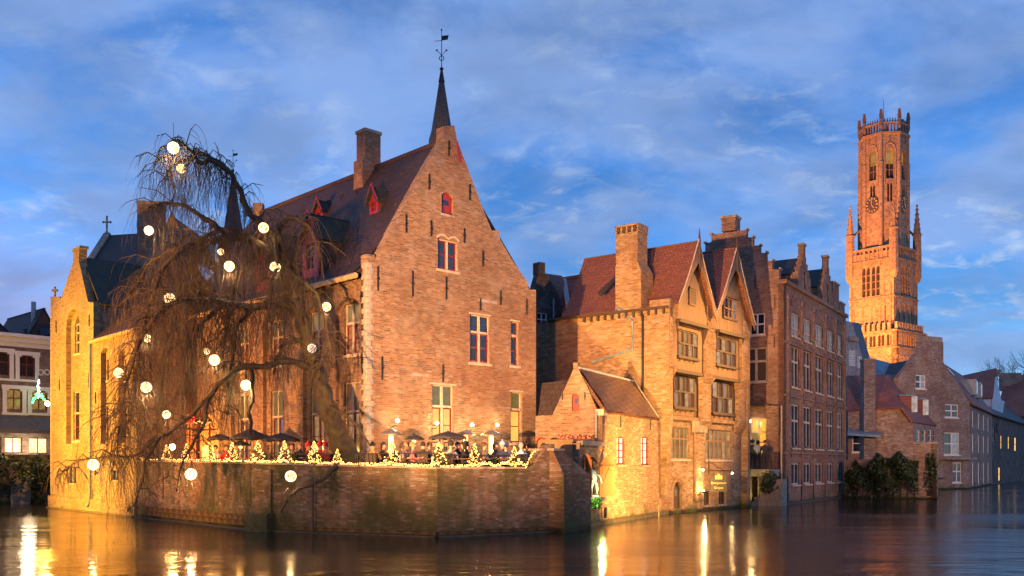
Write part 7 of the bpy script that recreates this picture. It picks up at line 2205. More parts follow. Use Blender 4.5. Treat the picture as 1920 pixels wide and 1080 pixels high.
def strand(p, d, L_, r0, sub=True):
    global n_str
    n_str += 1
    pts = [p]; rs = [r0]
    n = max(3, int(L_ / 0.22)); s_ = L_ / n
    dr = V((rt.gauss(0, 0.10), rt.gauss(0, 0.10), 0))
    for i in range(n):
        f = i / n
        d = d * 0.70 + V((0, 0, -1)) * 0.40 + V((rt.gauss(0, 0.13), rt.gauss(0, 0.13), rt.gauss(0, 0.05))) + dr * 0.3
        d.normalize()
        p = p + d * s_
        if p.z < 0.08: break
        pts.append(p); rs.append(r0 * (1 - 0.65 * (i + 1) / n))
        if sub and i > 1 and rt.random() < 0.42:
            q_ = V((rt.gauss(0, 1), rt.gauss(0, 1), -0.6)).normalized()
            l2 = rt.uniform(0.2, 0.7)
            a = p + (q_ * 0.5 + V((0, 0, -0.3))) * l2 * 0.5
            b = a + (q_ * 0.2 + V((0, 0, -0.9))) * l2 * 0.5
            tw.tube([p, a, b], [rs[-1] * 0.7, rs[-1] * 0.5, 0.003], 3, cap=False)
    if len(pts) > 2:
        tw.tube(pts, rs, 3, cap=False)
for name, pts, dens, (l0, l1) in LIMBS:
    cm = catmull(pts, 6)
    P3 = [P(x, y, Y) for x, y, Y, r in cm]
    jit = 0.03 if name == "limb" else 0.02
    ph = rt.uniform(0, 9)
    P3 = [p + V((math.sin(i * 1.1 + ph), math.cos(i * 0.9 + ph), math.sin(i * 0.7 + 2 * ph))) * jit * min(1, i / 3) for i, p in enumerate(P3)]
    rad = [max(0.012, r * (0.86 if name == "trunk" else 0.8) / F * Y) * (1 + 0.08 * math.sin(i * 1.7 + ph)) for i, (x, y, Y, r) in enumerate(cm)]
    mb = MB(); nn_ = 20 if name == "trunk" else 9
    if name == "trunk":                                        # finer rings for the furrowed bark
        P3f, rf_ = [], []
        for i in range(len(P3) - 1):
            for k in range(4):
                P3f.append(P3[i].lerp(P3[i + 1], k / 4)); rf_.append(rad[i] + (rad[i + 1] - rad[i]) * k / 4)
        mb.tube(P3f, rf_, nn_)
    else:
        mb.tube(P3, rad, nn_)
    rings = P3f if name == "trunk" else P3
    for vi in range(len(rings) * nn_):                           # ridges, burrs and knots
        ri, k = divmod(vi, nn_); c_ = rings[ri]; d_ = mb.v[vi] - c_
        a_ = 2 * math.pi * k / nn_
        kf = 1 + 0.11 * math.sin(5 * a_ + ri * 0.10 + ph) + 0.07 * math.sin(9 * a_ - ri * 0.21) + 0.10 * math.sin(ri * 0.37 + 2 * a_ + ph) * math.sin(ri * 0.13) + rt.uniform(-0.05, 0.05)
        mb.v[vi] = c_ + d_ * kf
    if name == "trunk":
        for k in range(6):                                     # root flare
            a = k * 1.05; b0_ = P3[0]
            mb.tube([b0_ + V((0, 0, 0.55)), b0_ + V((0.45 * math.cos(a), 0.45 * math.sin(a), 0.12)), b0_ + V((0.85 * math.cos(a), 0.85 * math.sin(a), -0.12))], [0.3, 0.2, 0.07], 7)
    mb.build(name, barkm, tree, smooth=True)
    for i in range(len(P3) - 1):
        seg = (P3[i + 1] - P3[i]).length
        m = dens * 1.7 * seg
        k = int(m) + (1 if rt.random() < m - int(m) else 0)
        ax = (P3[i + 1] - P3[i]).normalized()
        for _ in range(k):
            t = rt.random(); p = P3[i].lerp(P3[i + 1], t)
            side = V((rt.gauss(0, 1), rt.gauss(0, 1), rt.uniform(-0.6, 0.25))).normalized()
            ll = rt.uniform(l0, l1) * rt.uniform(0.5, 1.0)
            r_ = rt.uniform(0.006, 0.0105)
            if rt.random() < 0.22 and name == "limb":            # forked spray: a thin side branch that carries several strands
                e = p + (side * 0.8 + ax * 0.3) * rt.uniform(0.5, 1.3) + V((0, 0, rt.uniform(-0.1, 0.25)))
                m_ = (p + e) / 2 + V((0, 0, 0.18))
                tw.tube([p, m_, e], [0.02, 0.016, 0.010], 4, cap=False)
                for c_ in range(3):
                    f = rt.uniform(0.3, 1.0); b_ = p.lerp(m_, f * 2) if f < 0.5 else m_.lerp(e, f * 2 - 1)
                    strand(b_, V((side.x, side.y, 0.1)) * 0.6, ll * rt.uniform(0.6, 1.0), r_)
            else:
                strand(p, side * 0.55, ll, r_)
tag(tw.build("twigs", MAT["twig"], tree), kind="stuff")
print("strands", n_str, "twig faces", len(tw.f))

# ------------------------------------------------------------------ light balls
rb = random.Random(5)
def net_mesh(r=0.235):
    mb = MB()
    for k in range(22):
        n_ = V((rb.gauss(0, 1), rb.gauss(0, 1), rb.gauss(0, 1))).normalized()
        a = n_.cross(V((0.2, 0.5, 0.84))).normalized(); b = n_.cross(a)
        off = rb.uniform(-0.75, 0.75) * r; rr_ = math.sqrt(r * r - off * off)
        mb.tube([n_ * off + (a * math.cos(t * math.pi / 9) + b * math.sin(t * math.pi / 9)) * rr_ for t in range(19)], 0.010, 3, cap=False)
    return mb
cache = {}
BALLS = [(325, 277, 33.8, "hot", 1.1, "brightest light ball at the very top of the tree's arching limb"),
         (340, 316, 34.2, "net", 0.85, "lattice light ball just under the topmost bright one"),
         (279, 432, 33.5, "hot", 0.85, "bright light ball in front of the broad left chimney"),
         (494, 427, 33.5, "net", 0.95, "lattice light ball on the mossy limb before the brown roof"),
         (414, 472, 34.6, "net", 0.62, "small lattice light ball just above a bright one in mid tree"),
         (430, 499, 33.4, "hot", 0.95, "bright light ball in the middle of the crown, below a small one"),
         (516, 501, 33.4, "net", 1.0, "lattice light ball before the red dormer"),
         (318, 560, 33.2, "net", 1.0, "lattice light ball hanging in the left crown from a mossy twig"),
         (612, 575, 33.4, "net", 0.85, "lattice light ball by the first-floor window next to the quoins"),
         (275, 634, 33.0, "hot", 0.8, "bright light ball in the left crown level with the wing's gutter"),
         (585, 653, 33.5, "off", 0.85, "dim unlit-looking grey light ball against the trunk"),
         (388, 658, 34.6, "net", 0.66, "small lattice light ball touching a bright one in mid crown"),
         (402, 675, 33.0, "hot", 1.0, "bright light ball below the small one in mid crown"),
         (222, 699, 32.9, "net", 0.9, "leftmost lattice light ball in front of the yellow wing's windows"),
         (274, 726, 32.8, "hot", 1.0, "bright light ball at the left edge below the lattice one"),
         (461, 722, 32.8, "hot", 0.95, "bright light ball between trunk and crown above the parasols"),
         (312, 777, 33.6, "hot", 0.75, "small bright light ball beside the orange arched door"),
         (175, 871, 32.6, "hot", 1.0, "bright light ball low over the water before the yellow wing"),
         (358, 889, 32.2, "hot", 1.05, "bright light ball hanging in front of the quay wall"),
         (545, 893, 31.9, "net", 1.0, "lattice light ball hanging in front of the quay wall right of the pier")]
hot_core = emis("hot_ball_core", (1.0, 0.58, 0.19), 0.75)
for x, y, Y, kind, s_, lab in BALLS:
    c = P(x, y, Y)
    t_ = thing("light_ball", c, lab[0:], "light ball", "light balls hung in the tree")
    if kind not in cache:
        nm_ = MB(); nm_.mesh(*[net_mesh().v, []]) if False else None
        src = net_mesh(); 
        core = MB(); core.ball((0, 0, 0), 0.205, n=14, k=9)
        cmat = {"hot": hot_core, "net": MAT["ball_core"], "off": plain("grey_ball_core", (0.12, 0.11, 0.13), 0.8)}[kind]
        nmat_ = {"hot": MAT["ball_hot"], "net": MAT["ball_net"], "off": MAT["ball_off"]}[kind]
        MAT["ball_hot"].cycles.emission_sampling = "NONE"
        a = src.build("net", nmat_, t_, world=False); b = core.build("core", cmat, t_, world=False, smooth=True)
        cache[kind] = (a, b)
    else:
        a, b = cache[kind][0].copy(), cache[kind][1].copy()
        for o_ in (a, b): col.objects.link(o_); o_.parent = t_
    for o_ in (a, b): o_.scale = (s_ * 0.78,) * 3; o_.location = (0, 0, 0)
    mb = MB(); mb.tube([c + V((0, 0, 0.2 * s_)), c + V((0.01, 0, 0.55)), c + V((0.0, 0, 0.9))], 0.007, 4); mb.build("cable", MAT["iron"], t_)
    if kind != "off":
        point("ball_light", c + V((0, -0.05, -0.34 * s_)), 14 if kind == "net" else 55, (1, 0.6, 0.25), 0.08)

# ================================================================== TERRACE
# railing on the quay wall
for fac, za, lab, u1 in ((qs1, zq(360) + 0.06, "thin iron railing on the quay wall under the tree's left side", None), (qs2, zq(650) + 0.05, "thin iron railing along the quay wall's middle stretch", None), (qs3, zq(900) + 0.07, "thin iron railing on the quay wall's right stretch by the buttress", qs3.u(990))):
    rl = thing("iron_railing", fac.p(0, za, -0.3), lab, "railing")
    railing(rl, fac, 0.1, (u1 or fac.L) - 0.1, za - (0.0 if fac is not qs1 else 0.02), 0.42, 0.15, -0.32, 0.009)
# Christmas trees
rx = random.Random(11)
def xmas():
    t_ = thing("christmas_tree", (0, 0, 0), "small fir tree", "christmas tree", "lit Christmas trees on the quay wall")
    mb = MB()
    for k in range(620):
        f = rx.random() ** 0.75; z = 0.08 + f * 0.66; a = rx.uniform(0, 6.283)
        r = (0.25 * (1 - f) + 0.012) * rx.uniform(0.35, 1.05) * (1 + 0.18 * math.sin(z * 55))
        p = V((r * math.cos(a), r * math.sin(a), z - r * 0.25)); o_ = V((math.cos(a), math.sin(a), -0.25)).normalized()
        s_ = rx.uniform(0.03, 0.06); q_ = V((-math.sin(a), math.cos(a), rx.uniform(-0.5, 0.5))) * 0.012
        mb.face([p - q_, p + o_ * s_ - q_ * 0.3, p + o_ * s_ + q_ * 0.3, p + q_])
    mb.build("needles", MAT["fir"], t_, world=False)
    mb = MB()
    for k in range(72):
        f = (k + rx.random()) / 72; z = 0.08 + f * 0.68; a = rx.uniform(0, 6.283); r = (0.26 * (1 - f) + 0.02) * rx.uniform(0.7, 1.08)
        mb.ball((r * math.cos(a), r * math.sin(a), z), 0.0165, n=6, k=4)
    tag(mb.build("bulbs", MAT["bulb"], t_, world=False), kind="stuff")
    mb = MB(); mb.tube([(0, 0, 0), (0, 0, 0.74)], [0.018, 0.006], 5); mb.lathe((0, 0, 0), [(0.07, 0), (0.09, 0.1), (0.085, 0.105)], 8); mb.build("trunk", MAT["bark"], t_, world=False)
    return t_
xs = [(307, qs1, 0.9), (345, qs1, 0.95), (387, qs1, 1.0), (430, qs1, 1.0), (478, qs1, 1.05), (529, qs2, 1.05), (585, qs2, 1.05), (629, qs2, 0.7), (732, qs2, 1.15), (819, qs2, 1.08), (893, qs3, 1.05), (968, qs3, 0.95)]
ords = ["leftmost", "second", "third", "fourth", "fifth", "sixth", "seventh", "eighth", "ninth", "tenth", "eleventh", "last"]
px0 = None; tree_pts = []
for i, (x, fac, s_) in enumerate(xs):
    o_ = xmas() if i == 0 else copy_tree(px0)
    if i == 0: px0 = o_
    u = fac.u(x)
    p = fac.p(u, zq(x) + 0.075, -0.12)
    if fac is qs1: p.z = zq(258) + (zq(480) - zq(258)) * u / fac.L + 0.075
    o_.location = p; o_.scale = (s_, s_, s_); o_.rotation_euler = (0, 0, i * 1.3)
    o_["label"] = f"{ords[i]} small fir with warm fairy lights on the quay wall, counted from left"
    tree_pts.append((x, p))
# string of lights along the coping
gar = thing("fairy_light_garland", tree_pts[8][1], "long string of warm fairy lights draped along the whole quay wall top", "string lights")
mb = MB(); rope = MB()
nodes = [(262, qs1)] + [(x, f) for x, f, s in xs] + [(1004, qs3)]
for i in range(len(nodes) - 1):
    (xa, fa), (xb, fb) = nodes[i], nodes[i + 1]
    n = max(8, int(abs(xb - xa) * 0.75))
    line = []
    for k in range(n + 1):
        t = k / n; x = xa + (xb - xa) * t
        fac = qs1 if x < 480 else qs2 if x < 820 else qs3
        sag = 0.10 * (2 * t - 1) ** 4
        if xa > 890: sag = 0.16 * abs(math.sin(t * math.pi * 2))
        base_z = zq(x) + 0.09
        if x > 985: base_z = fac.q(x, 876 - (x - 985) ** 1.35 * 0.55)[1]
        p = fac.p(fac.u(x), base_z + sag * 0.75, -0.02)
        line.append(p)
        for _ in range(2 if rx.random() < 0.8 else 1):
            mb.ball(p + V((rx.uniform(-0.03, 0.03), rx.uniform(-0.05, 0.05), rx.uniform(-0.05, 0.05))), rx.uniform(0.013, 0.021), n=6, k=4)
    rope.tube(line, 0.016, 4)
tag(mb.build("bulbs", MAT["bulb"], gar), kind="stuff")
rope.build("cord", MAT["fir"], gar)
for x in (330, 410, 500, 600, 700, 790, 860, 940):
    fac = qs1 if x < 480 else qs2 if x < 820 else qs3
    point("garland_light", fac.p(fac.u(x), zq(x) + 0.3, 0.25), 9, (1, 0.5, 0.14), 0.3)
# wall lamps on the gable
for i, (x, y) in enumerate(((735, 789), (809, 794), (875, 797), (922, 797))):
    p = G.p(*G.q(x, y), 0.35)
    l_ = thing("globe_wall_lamp", p, f"{('leftmost','second','third','rightmost')[i]} lit globe lamp on the gable wall above the terrace", "lamp", "globe lamps on the gable")
    mb = MB(); mb.ball(p, 0.07, n=12, k=8); mb.build("globe", MAT["lamp"], l_)
    mb = MB(); mb.tube([p + V((0, 0, -0.08)), p + V((0, 0, -0.2)), G.p(G.q(x, y)[0], p.z - 0.22, 0)], 0.014, 5); mb.build("arm", MAT["iron"], l_)
    point("globe_light", p + V((G.n.x, G.n.y, 0)) * 0.16, 55, (1, 0.6, 0.22), 0.1)
# patio heaters: steel mast, glowing burner tube, round reflector
def heater(x, Y, yd, lab, dark=False):
    b = v3(PX(x, Y), TZ); zd = P(x, yd, Y).z; h = zd - TZ
    t_ = thing("patio_heater", b, lab, "heater", "patio heaters on the terrace")
    mb = MB(); mb.lathe(b, [(0.22, 0), (0.22, 0.3), (0.06, 0.36)], 10); mb.build("base", MAT["steel"], t_)
    mb = MB(); mb.tube([b + V((0, 0, 0.3)), b + V((0, 0, h))], 0.03, 7); mb.build("pole", MAT["steel"], t_)
    g0_ = 0.16 if dark else 0.8
    mb = MB(); mb.lathe(b + V((0, 0, h - g0_)), [(0.055, 0), (0.085, 0.05), (0.085, g0_ - 0.12), (0.05, g0_ - 0.08)], 10); mb.build("burner", MAT["heater"], t_)
    mb = MB(); mb.lathe(b + V((0, 0, h - 0.06)), [(0.40, 0), (0.41, 0.03), (0.25, 0.14), (0.06, 0.2), (0.05, 0.24)], 16); mb.build("reflector", MAT["fabric"] if dark else MAT["steel"], t_)
    point("heater_light", b + V((0, -0.25, h - 0.25)), 24, (1, 0.45, 0.1), 0.1)
heater(733, 34.8, 812, "slim patio heater with bright glowing column at the gable's left corner")
heater(776, 34.6, 822, "dark hooded patio heater between glowing column and black parasol", True)
heater(873, 36.6, 813, "glowing patio heater just right of the black parasol")
heater(921, 37.0, 814, "rightmost glowing patio heater in front of the gable")
heater(590, 37.0, 832, "dark hooded patio heater near the tree trunk", True)
heater(451, 38.0, 833, "dark hooded patio heater under the far parasols", True)
# parasols
def parasol(x, Y, ytop, yedge, wpx, lab):
    b = v3(PX(x, Y), TZ); zt = P(x, ytop, Y).z; ze_ = P(x, yedge, Y).z; r = wpx / 2 / F * Y
    t_ = thing("parasol", b, lab, "parasol", "dark parasols on the terrace")
    mb = MB(); mb.tube([b, v3(b, zt + 0.05)], 0.025, 7); mb.build("pole", MAT["timber"], t_)
    mb = MB(); n = 8; top = v3(b, zt)
    rim = [V((b.x + r * math.cos(k * math.pi / 4 + 0.2), b.y + r * math.sin(k * math.pi / 4 + 0.2), ze_)) for k in range(n)]
    for k in range(n):
        a, c = rim[k], rim[(k + 1) % n]; m_ = (a + c) / 2 + V((0, 0, 0.05))
        mb.face([top, a, m_]); mb.face([top, m_, c]); mb.face([a, a - V((0, 0, 0.1)), m_ - V((0, 0, 0.1)), m_]); mb.face([m_, m_ - V((0, 0, 0.1)), c - V((0, 0, 0.1)), c])
    mb.build("canopy", MAT["fabric"], t_)
    for k in range(n):
        mb = MB(); mb.tube([v3(b, zt - 0.05), rim[k] - V((0, 0, 0.02))], 0.01, 4); mb.build("rib", MAT["timber_dark"], t_)
    mb = MB(); mb.lathe(b, [(0.25, 0), (0.25, 0.06), (0.05, 0.1)], 10); mb.build("base", MAT["iron"], t_)
parasol(840, 35.2, 808, 820, 72, "black parasol open in front of the lit lower gable window")
parasol(470, 38.2, 803, 821, 78, "dark blue parasol, the tallest of the group behind the fir trees")
parasol(527, 37.6, 811, 824, 70, "dark low parasol between the tall parasol and the tree trunk")
parasol(412, 39.5, 813, 822, 46, "small dark parasol at the far left end of the group")
c = P(323, 838, 40.5)
l_ = thing("terrace_lamp", v3(c, TZ), "round bright lamp standing low on the terrace before the arched doors", "lamp")
mb = MB(); mb.ball(c, 0.13, n=12, k=8); mb.build("globe", MAT["lamp"], l_)
mb = MB(); mb.tube([v3(c, TZ), c], 0.03, 6); mb.build("post", MAT["iron"], l_)
point("terrace_lamp_light", c + V((0.1, -0.3, 0.15)), 160, (1, 0.5, 0.14), 0.15)
# glowing red ornament and bulbs in the arched doors
orn = thing("red_ornament", L.p(L.u(372), L.q(372, 790)[1], 0.4), "round red lit ornament hanging in the arched terrace doorway", "ornament")
mb = MB(); c = L.p(L.u(374), L.q(374, 787)[1], 0.5); 
for k in range(120):
    n_ = V((rx.gauss(0, 1), rx.gauss(0, 1), rx.gauss(0, 1))).normalized(); mb.ball(c + n_ * 0.24, 0.018, n=5, k=3)
tag(mb.build("bulbs", MAT["bulb_red"], orn), kind="stuff")
mb = MB(); mb.tube([c + V((0, 0, 0.2)), c + V((0, 0, 0.6))], 0.01, 4); mb.ball(c, 0.2, n=8, k=6); mb.build("core", MAT["red"], orn)
ob = thing("doorway_lights", L.p(L.u(350), L.q(350, 797)[1], 0.3), "row of warm bulbs strung across the arched terrace doors", "string lights")
mb = MB(); cd = MB(); line = []
for k in range(60):
    x = 328 + k * 1.35; p = L.p(L.u(x), L.q(x, 794)[1] + 0.12 * math.sin(k * 0.35) ** 2 + rx.uniform(-0.04, 0.04), 0.25); line.append(p); mb.ball(p, 0.022, n=5, k=3)
tag(mb.build("bulbs", MAT["bulb"], ob), kind="stuff"); cd.tube(line, 0.008, 4); cd.build("cord", MAT["iron"], ob)
point("door_glow", L.p(L.u(352), TZ + 1.2, 0.8), 300, (1, 0.22, 0.03), 0.3)
# small orange arch at the right end of the terrace
# ------------------------------------------------------------------ people
SKIN = plain("skin", (0.48, 0.28, 0.19), 0.6, var=0.1)
TROU = plain("dark_trousers", (0.02, 0.022, 0.03), 0.85)
SHOE = plain("shoe_leather", (0.02, 0.015, 0.012), 0.5)
def skin_body(nodes, edges, tags):
    """nodes: name -> (co, radius); edges: (a, b, material index)"""
    names = list(nodes)
    me = bpy.data.meshes.new("person_skeleton")
    me.from_pydata([nodes[n][0] for n in names], [(names.index(a), names.index(b)) for a, b, m in edges], [])
    o = bpy.data.objects.new("person_skeleton", me); col.objects.link(o)
    md = o.modifiers.new("skin", "SKIN"); md.use_smooth_shade = True; md.branch_smoothing = 0.6
    for i, n in enumerate(names):
        r = nodes[n][1]; me.skin_vertices[0].data[i].radius = r if hasattr(r, "__len__") else (r, r)
        me.skin_vertices[0].data[i].use_root = (n == "pelvis")
    sb = o.modifiers.new("sub", "SUBSURF"); sb.levels = 1; sb.render_levels = 1
    dg = bpy.context.evaluated_depsgraph_get()
    ev = o.evaluated_get(dg); m2 = bpy.data.meshes.new_from_object(ev)
    segs = [(V(nodes[a][0]), V(nodes[b][0]), m, max(nodes[a][1] if not hasattr(nodes[a][1], "__len__") else nodes[a][1][0], 0.02)) for a, b, m in edges]
    mi = []
    for pl_ in m2.polygons:
        c = pl_.center; best = (1e9, 0)
        for a, b, m, r in segs:
            ab = b - a; t = max(0, min(1, (c - a).dot(ab) / max(1e-9, ab.length_squared))); d = (a + ab * t - c).length / (r + 0.03)
            if d < best[0]: best = (d, m)
        mi.append(best[1])
    bpy.data.objects.remove(o); bpy.data.meshes.remove(me)
    m2.materials.clear()
    for k in range(4): m2.materials.append(SKIN)
    m2.polygons.foreach_set("material_index", mi)
    m2.polygons.foreach_set("use_smooth", [True] * len(m2.polygons))
    m2.name = "body"
    return m2
def pose(kind):
    nd, ed = {}, []
    if kind == "stand":
        hz, lean = 0.92, 0.0
    else:
        hz, lean = 0.50, {"sit": 0.0, "lean": 0.14, "drink": 0.05}[kind]
    def add(n, co, r, par=None, m=0):
        nd[n] = (co, r)
        if par: ed.append((par, n, m))
    add("pelvis", (0, 0, hz), (0.15, 0.12))
    add("waist", (0, -lean * 0.3, hz + 0.18), (0.145, 0.11), "pelvis", 0)
    add("chest", (0, -lean * 0.75, hz + 0.38), (0.17, 0.12), "waist", 0)
    add("collar", (0, -lean, hz + 0.52), (0.09, 0.08), "chest", 0)
    add("neck", (0, -lean * 1.1, hz + 0.58), 0.055, "collar", 2)
    add("jaw", (0, -lean * 1.2 - 0.02, hz + 0.655), (0.068, 0.075), "neck", 2)
    add("skull", (0, -lean * 1.25 - 0.005, hz + 0.73), (0.082, 0.098), "jaw", 2)
    add("crown", (0, -lean * 1.25, hz + 0.80), (0.06, 0.07), "skull", 2)
    add("nose", (0, -lean * 1.25 - 0.118, hz + 0.69), 0.016, "skull", 2)
    for s_, k in ((-1, "l"), (1, "r")):
        add("ear" + k, (0.092 * s_, -lean * 1.25 + 0.01, hz + 0.71), 0.018, "skull", 2)
        add("sh" + k, (0.19 * s_, -lean * 0.95, hz + 0.46), 0.075, "chest", 0)
        if kind == "stand":
            el, wr_ = (0.26 * s_, -0.02, hz + 0.2), (0.24 * s_, -0.16, hz + 0.03)
            if s_ < 0: wr_ = (0.16 * s_, -0.26, hz + 0.22)
        elif kind == "drink" and s_ > 0:
            el, wr_ = (0.27 * s_, -0.16, hz + 0.26), (0.10 * s_, -0.26, hz + 0.52)
        else:
            el, wr_ = (0.26 * s_, -0.1 - lean, hz + 0.22), (0.14 * s_, -0.34 - lean * 0.6, hz + 0.27)
        add("el" + k, el, 0.055, "sh" + k, 0)
        add("wr" + k, wr_, 0.036, "el" + k, 0)
        d = (V(wr_) - V(el)).normalized()
        pm = V(wr_) + d * 0.07
        add("palm" + k, tuple(pm), (0.038, 0.022), "wr" + k, 2)
        sd = d.cross(V((0, 0, 1))).normalized()
        for f, (o_, l_) in enumerate(((-0.026, 0.055), (-0.009, 0.068), (0.009, 0.064), (0.026, 0.05))):
            a = pm + sd * o_ + d * 0.04; b = a + d * l_ * 0.7 + V((0, 0, -0.02))
            add(f"fa{k}{f}", tuple(a), 0.0095, "palm" + k, 2); add(f"fb{k}{f}", tuple(b), 0.008, f"fa{k}{f}", 2)
        a = pm - sd * 0.045 * s_ + d * 0.005; add("th" + k, tuple(a), 0.011, "palm" + k, 2); add("tt" + k, tuple(a + d * 0.04), 0.009, "th" + k, 2)
        if kind == "stand":
            add("hip" + k, (0.1 * s_, 0, hz - 0.06), 0.105, "pelvis", 1)
            add("kn" + k, (0.11 * s_, -0.02, hz - 0.44), 0.068, "hip" + k, 1); add("an" + k, (0.11 * s_, 0.02, 0.10), 0.045, "kn" + k, 1)
            add("toe" + k, (0.12 * s_, -0.13, 0.04), (0.04, 0.035), "an" + k, 3)
        else:
            add("hip" + k, (0.11 * s_, -0.06, hz), 0.10, "pelvis", 1)
            add("kn" + k, (0.13 * s_, -0.44, hz + 0.02), 0.07, "hip" + k, 1); add("an" + k, (0.13 * s_, -0.40, 0.10), 0.045, "kn" + k, 1)
            add("toe" + k, (0.14 * s_, -0.55, 0.04), (0.04, 0.035), "an" + k, 3)
    return skin_body(nd, ed, None), (0, -lean * 1.25, hz + 0.735)
POSE = {k: pose(k) for k in ("sit", "lean", "drink", "stand")}
def hair_mesh(kind):
    mb = MB(); n, k = 14, 8
    vs, fs = [], []
    for i in range(k + 1):
        th = math.pi * 0.62 * i / k
        for j in range(n):
            a = 2 * math.pi * j / n
            front = max(0, -math.sin(a))
            t2 = th * (1 - 0.42 * front)
            r = 0.106 * (1 + 0.04 * math.sin(j * 5 + i))
            z = r * 1.18 * math.cos(t2)
            if kind == "long" and front < 0.3 and i == k: z -= 0.12
            vs.append((0.94 * r * math.sin(t2) * math.cos(a), 1.08 * r * math.sin(t2) * math.sin(a) + 0.008, z))
    for i in range(k):
        for j in range(n): fs.append((i * n + j, (i + 1) * n + j, (i + 1) * n + (j + 1) % n, i * n + (j + 1) % n))
    mb.mesh(vs, fs)
    if kind == "hat":
        mb.lathe((0, 0, 0.03), [(0.118, 0), (0.124, 0.03), (0.112, 0.05), (0.10, 0.1), (0.05, 0.145), (0.01, 0.155)], 12)
        mb.ball((0, 0, 0.2), 0.035, n=7, k=5)
    return mb
def mk(name, c, **k): return plain(name, c, 0.85, **k)
COAT = dict(black=mk("black_coat", (0.018, 0.018, 0.022)), navy=mk("navy_coat", (0.02, 0.03, 0.07)), red=mk("red_coat", (0.42, 0.03, 0.03)), pink=mk("pink_jacket", (0.5, 0.16, 0.16)), tan=mk("tan_coat", (0.36, 0.22, 0.09)),
            grey=mk("grey_coat", (0.14, 0.13, 0.13)), cream=mk("cream_coat", (0.48, 0.36, 0.30)), green=mk("olive_coat", (0.08, 0.085, 0.035)), blue=mk("pale_blue_jacket", (0.30, 0.42, 0.60)), white=mk("white_jacket", (0.62, 0.60, 0.60)), brown=mk("brown_coat", (0.12, 0.06, 0.035)))
HAIR = dict(dark=mk("dark_hair", (0.025, 0.016, 0.012)), brown=mk("brown_hair", (0.09, 0.045, 0.022)), fair=mk("fair_hair", (0.32, 0.2, 0.09)), grey=mk("grey_hair", (0.35, 0.33, 0.32)), redhat=mk("red_knit", (0.55, 0.03, 0.03)), bluehat=mk("blue_knit", (0.25, 0.38, 0.6)), blackhat=mk("black_knit", (0.02, 0.02, 0.024)))
hcache = {}; bcache = {}
def person(x, Y, z, kind, coat, hair, hk, face, label, dx=None):
    loc = v3(PX(x, Y), z)
    t_ = thing("person", loc, label, "person", "guests on the terrace" if kind != "stand" else "people on the balcony")
    key = (kind, coat)
    if key not in bcache:
        m = POSE[kind][0].copy(); m.materials[0] = COAT[coat]; m.materials[1] = TROU; m.materials[2] = SKIN; m.materials[3] = SHOE; bcache[key] = m
    b = bpy.data.objects.new("body", bcache[key]); col.objects.link(b); b.parent = t_
    if (hk, hair) not in hcache:
        o_ = hair_mesh(hk).build("hat" if hk == "hat" else "hair", HAIR[hair], t_, smooth=True, world=False); hcache[(hk, hair)] = o_
    else:
        o_ = hcache[(hk, hair)].copy(); col.objects.link(o_); o_.parent = t_
    o_.location = POSE[kind][1]
    t_.rotation_euler = (0, 0, R(face))
    return t_
PEOPLE = [
    (699, 33.6, "sit", "tan", "dark", "short", 170, "person in tan coat with back turned, seated right of the tree trunk"),
    (712, 34.2, "lean", "black", "dark", "long", 60, "dark-coated person leaning forward below the white quoins"),
    (751, 33.7, "lean", "cream", "fair", "long", 75, "fair-haired person in cream coat beside the tall glowing heater"),
    (766, 34.3, "drink", "grey", "brown", "short", -60, "person in grey coat raising a hand near the hooded heater"),
    (774, 33.4, "sit", "pink", "fair", "short", 85, "fair-haired person in pink jacket left of the heater pole"),
    (793, 33.6, "sit", "black", "dark", "short", 175, "broad dark-coated person with back turned right of the hooded heater"),
    (805, 34.0, "sit", "brown", "brown", "short", -70, "brown-haired person in profile next to the tenth lit fir"),
    (829, 34.2, "sit", "green", "fair", "short", 30, "person in olive coat half hidden behind the tenth lit fir"),
    (842, 33.2, "lean", "cream", "blackhat", "hat", 165, "person in cream coat and black knit hat under the parasol"),
    (857, 34.0, "drink", "black", "dark", "short", 20, "dark-haired person facing the canal right of the parasol pole"),
    (868, 33.7, "sit", "black", "dark", "long", -80, "long-haired person in black coat beside the eleventh lit fir"),
    (880, 34.4, "lean", "navy", "blackhat", "hat", -45, "person in navy coat and dark hat behind the eleventh lit fir"),
    (908, 34.4, "sit", "grey", "brown", "short", 100, "grey-coated person between the eleventh fir and the last heater"),
    (929, 34.6, "sit", "black", "dark", "long", 60, "long-haired dark person right of the last glowing heater"),
    (942, 34.5, "sit", "navy", "bluehat", "hat", 10, "person in navy coat wearing a blue knit hat"),
    (955, 35.2, "lean", "white", "grey", "short", -50, "grey-haired person in white jacket near the last lit fir"),
    (977, 34.8, "sit", "blue", "grey", "short", 180, "person in pale blue jacket with back turned at the last fir"),
    (991, 35.6, "sit", "brown", "brown", "short", -120, "brown-coated person at the terrace's right end"),
    (562, 35.6, "sit", "black", "fair", "short", 40, "small seated person in black left of the seventh lit fir"),
    (548, 36.0, "sit", "grey", "brown", "long", -20, "person in grey coat seated between sixth and seventh lit firs"),
    (571, 36.4, "lean", "red", "redhat", "hat", 60, "person in red coat and red hat behind the seventh lit fir"),
    (600, 34.9, "sit", "red", "redhat", "hat", 150, "person in bright red jacket and red hat left of the trunk"),
    (612, 35.6, "drink", "pink", "redhat", "hat", -30, "person in pink jacket and red hat beside the tree trunk"),
    (634, 35.4, "sit", "brown", "dark", "short", 80, "dark-haired person half hidden behind the tree trunk"),
    (404, 39.0, "sit", "white", "dark", "short", 0, "person in white jacket seated at the far left of the terrace"),
    (424, 38.6, "sit", "red", "brown", "short", 30, "person in red coat seated under the small far parasol"),
]
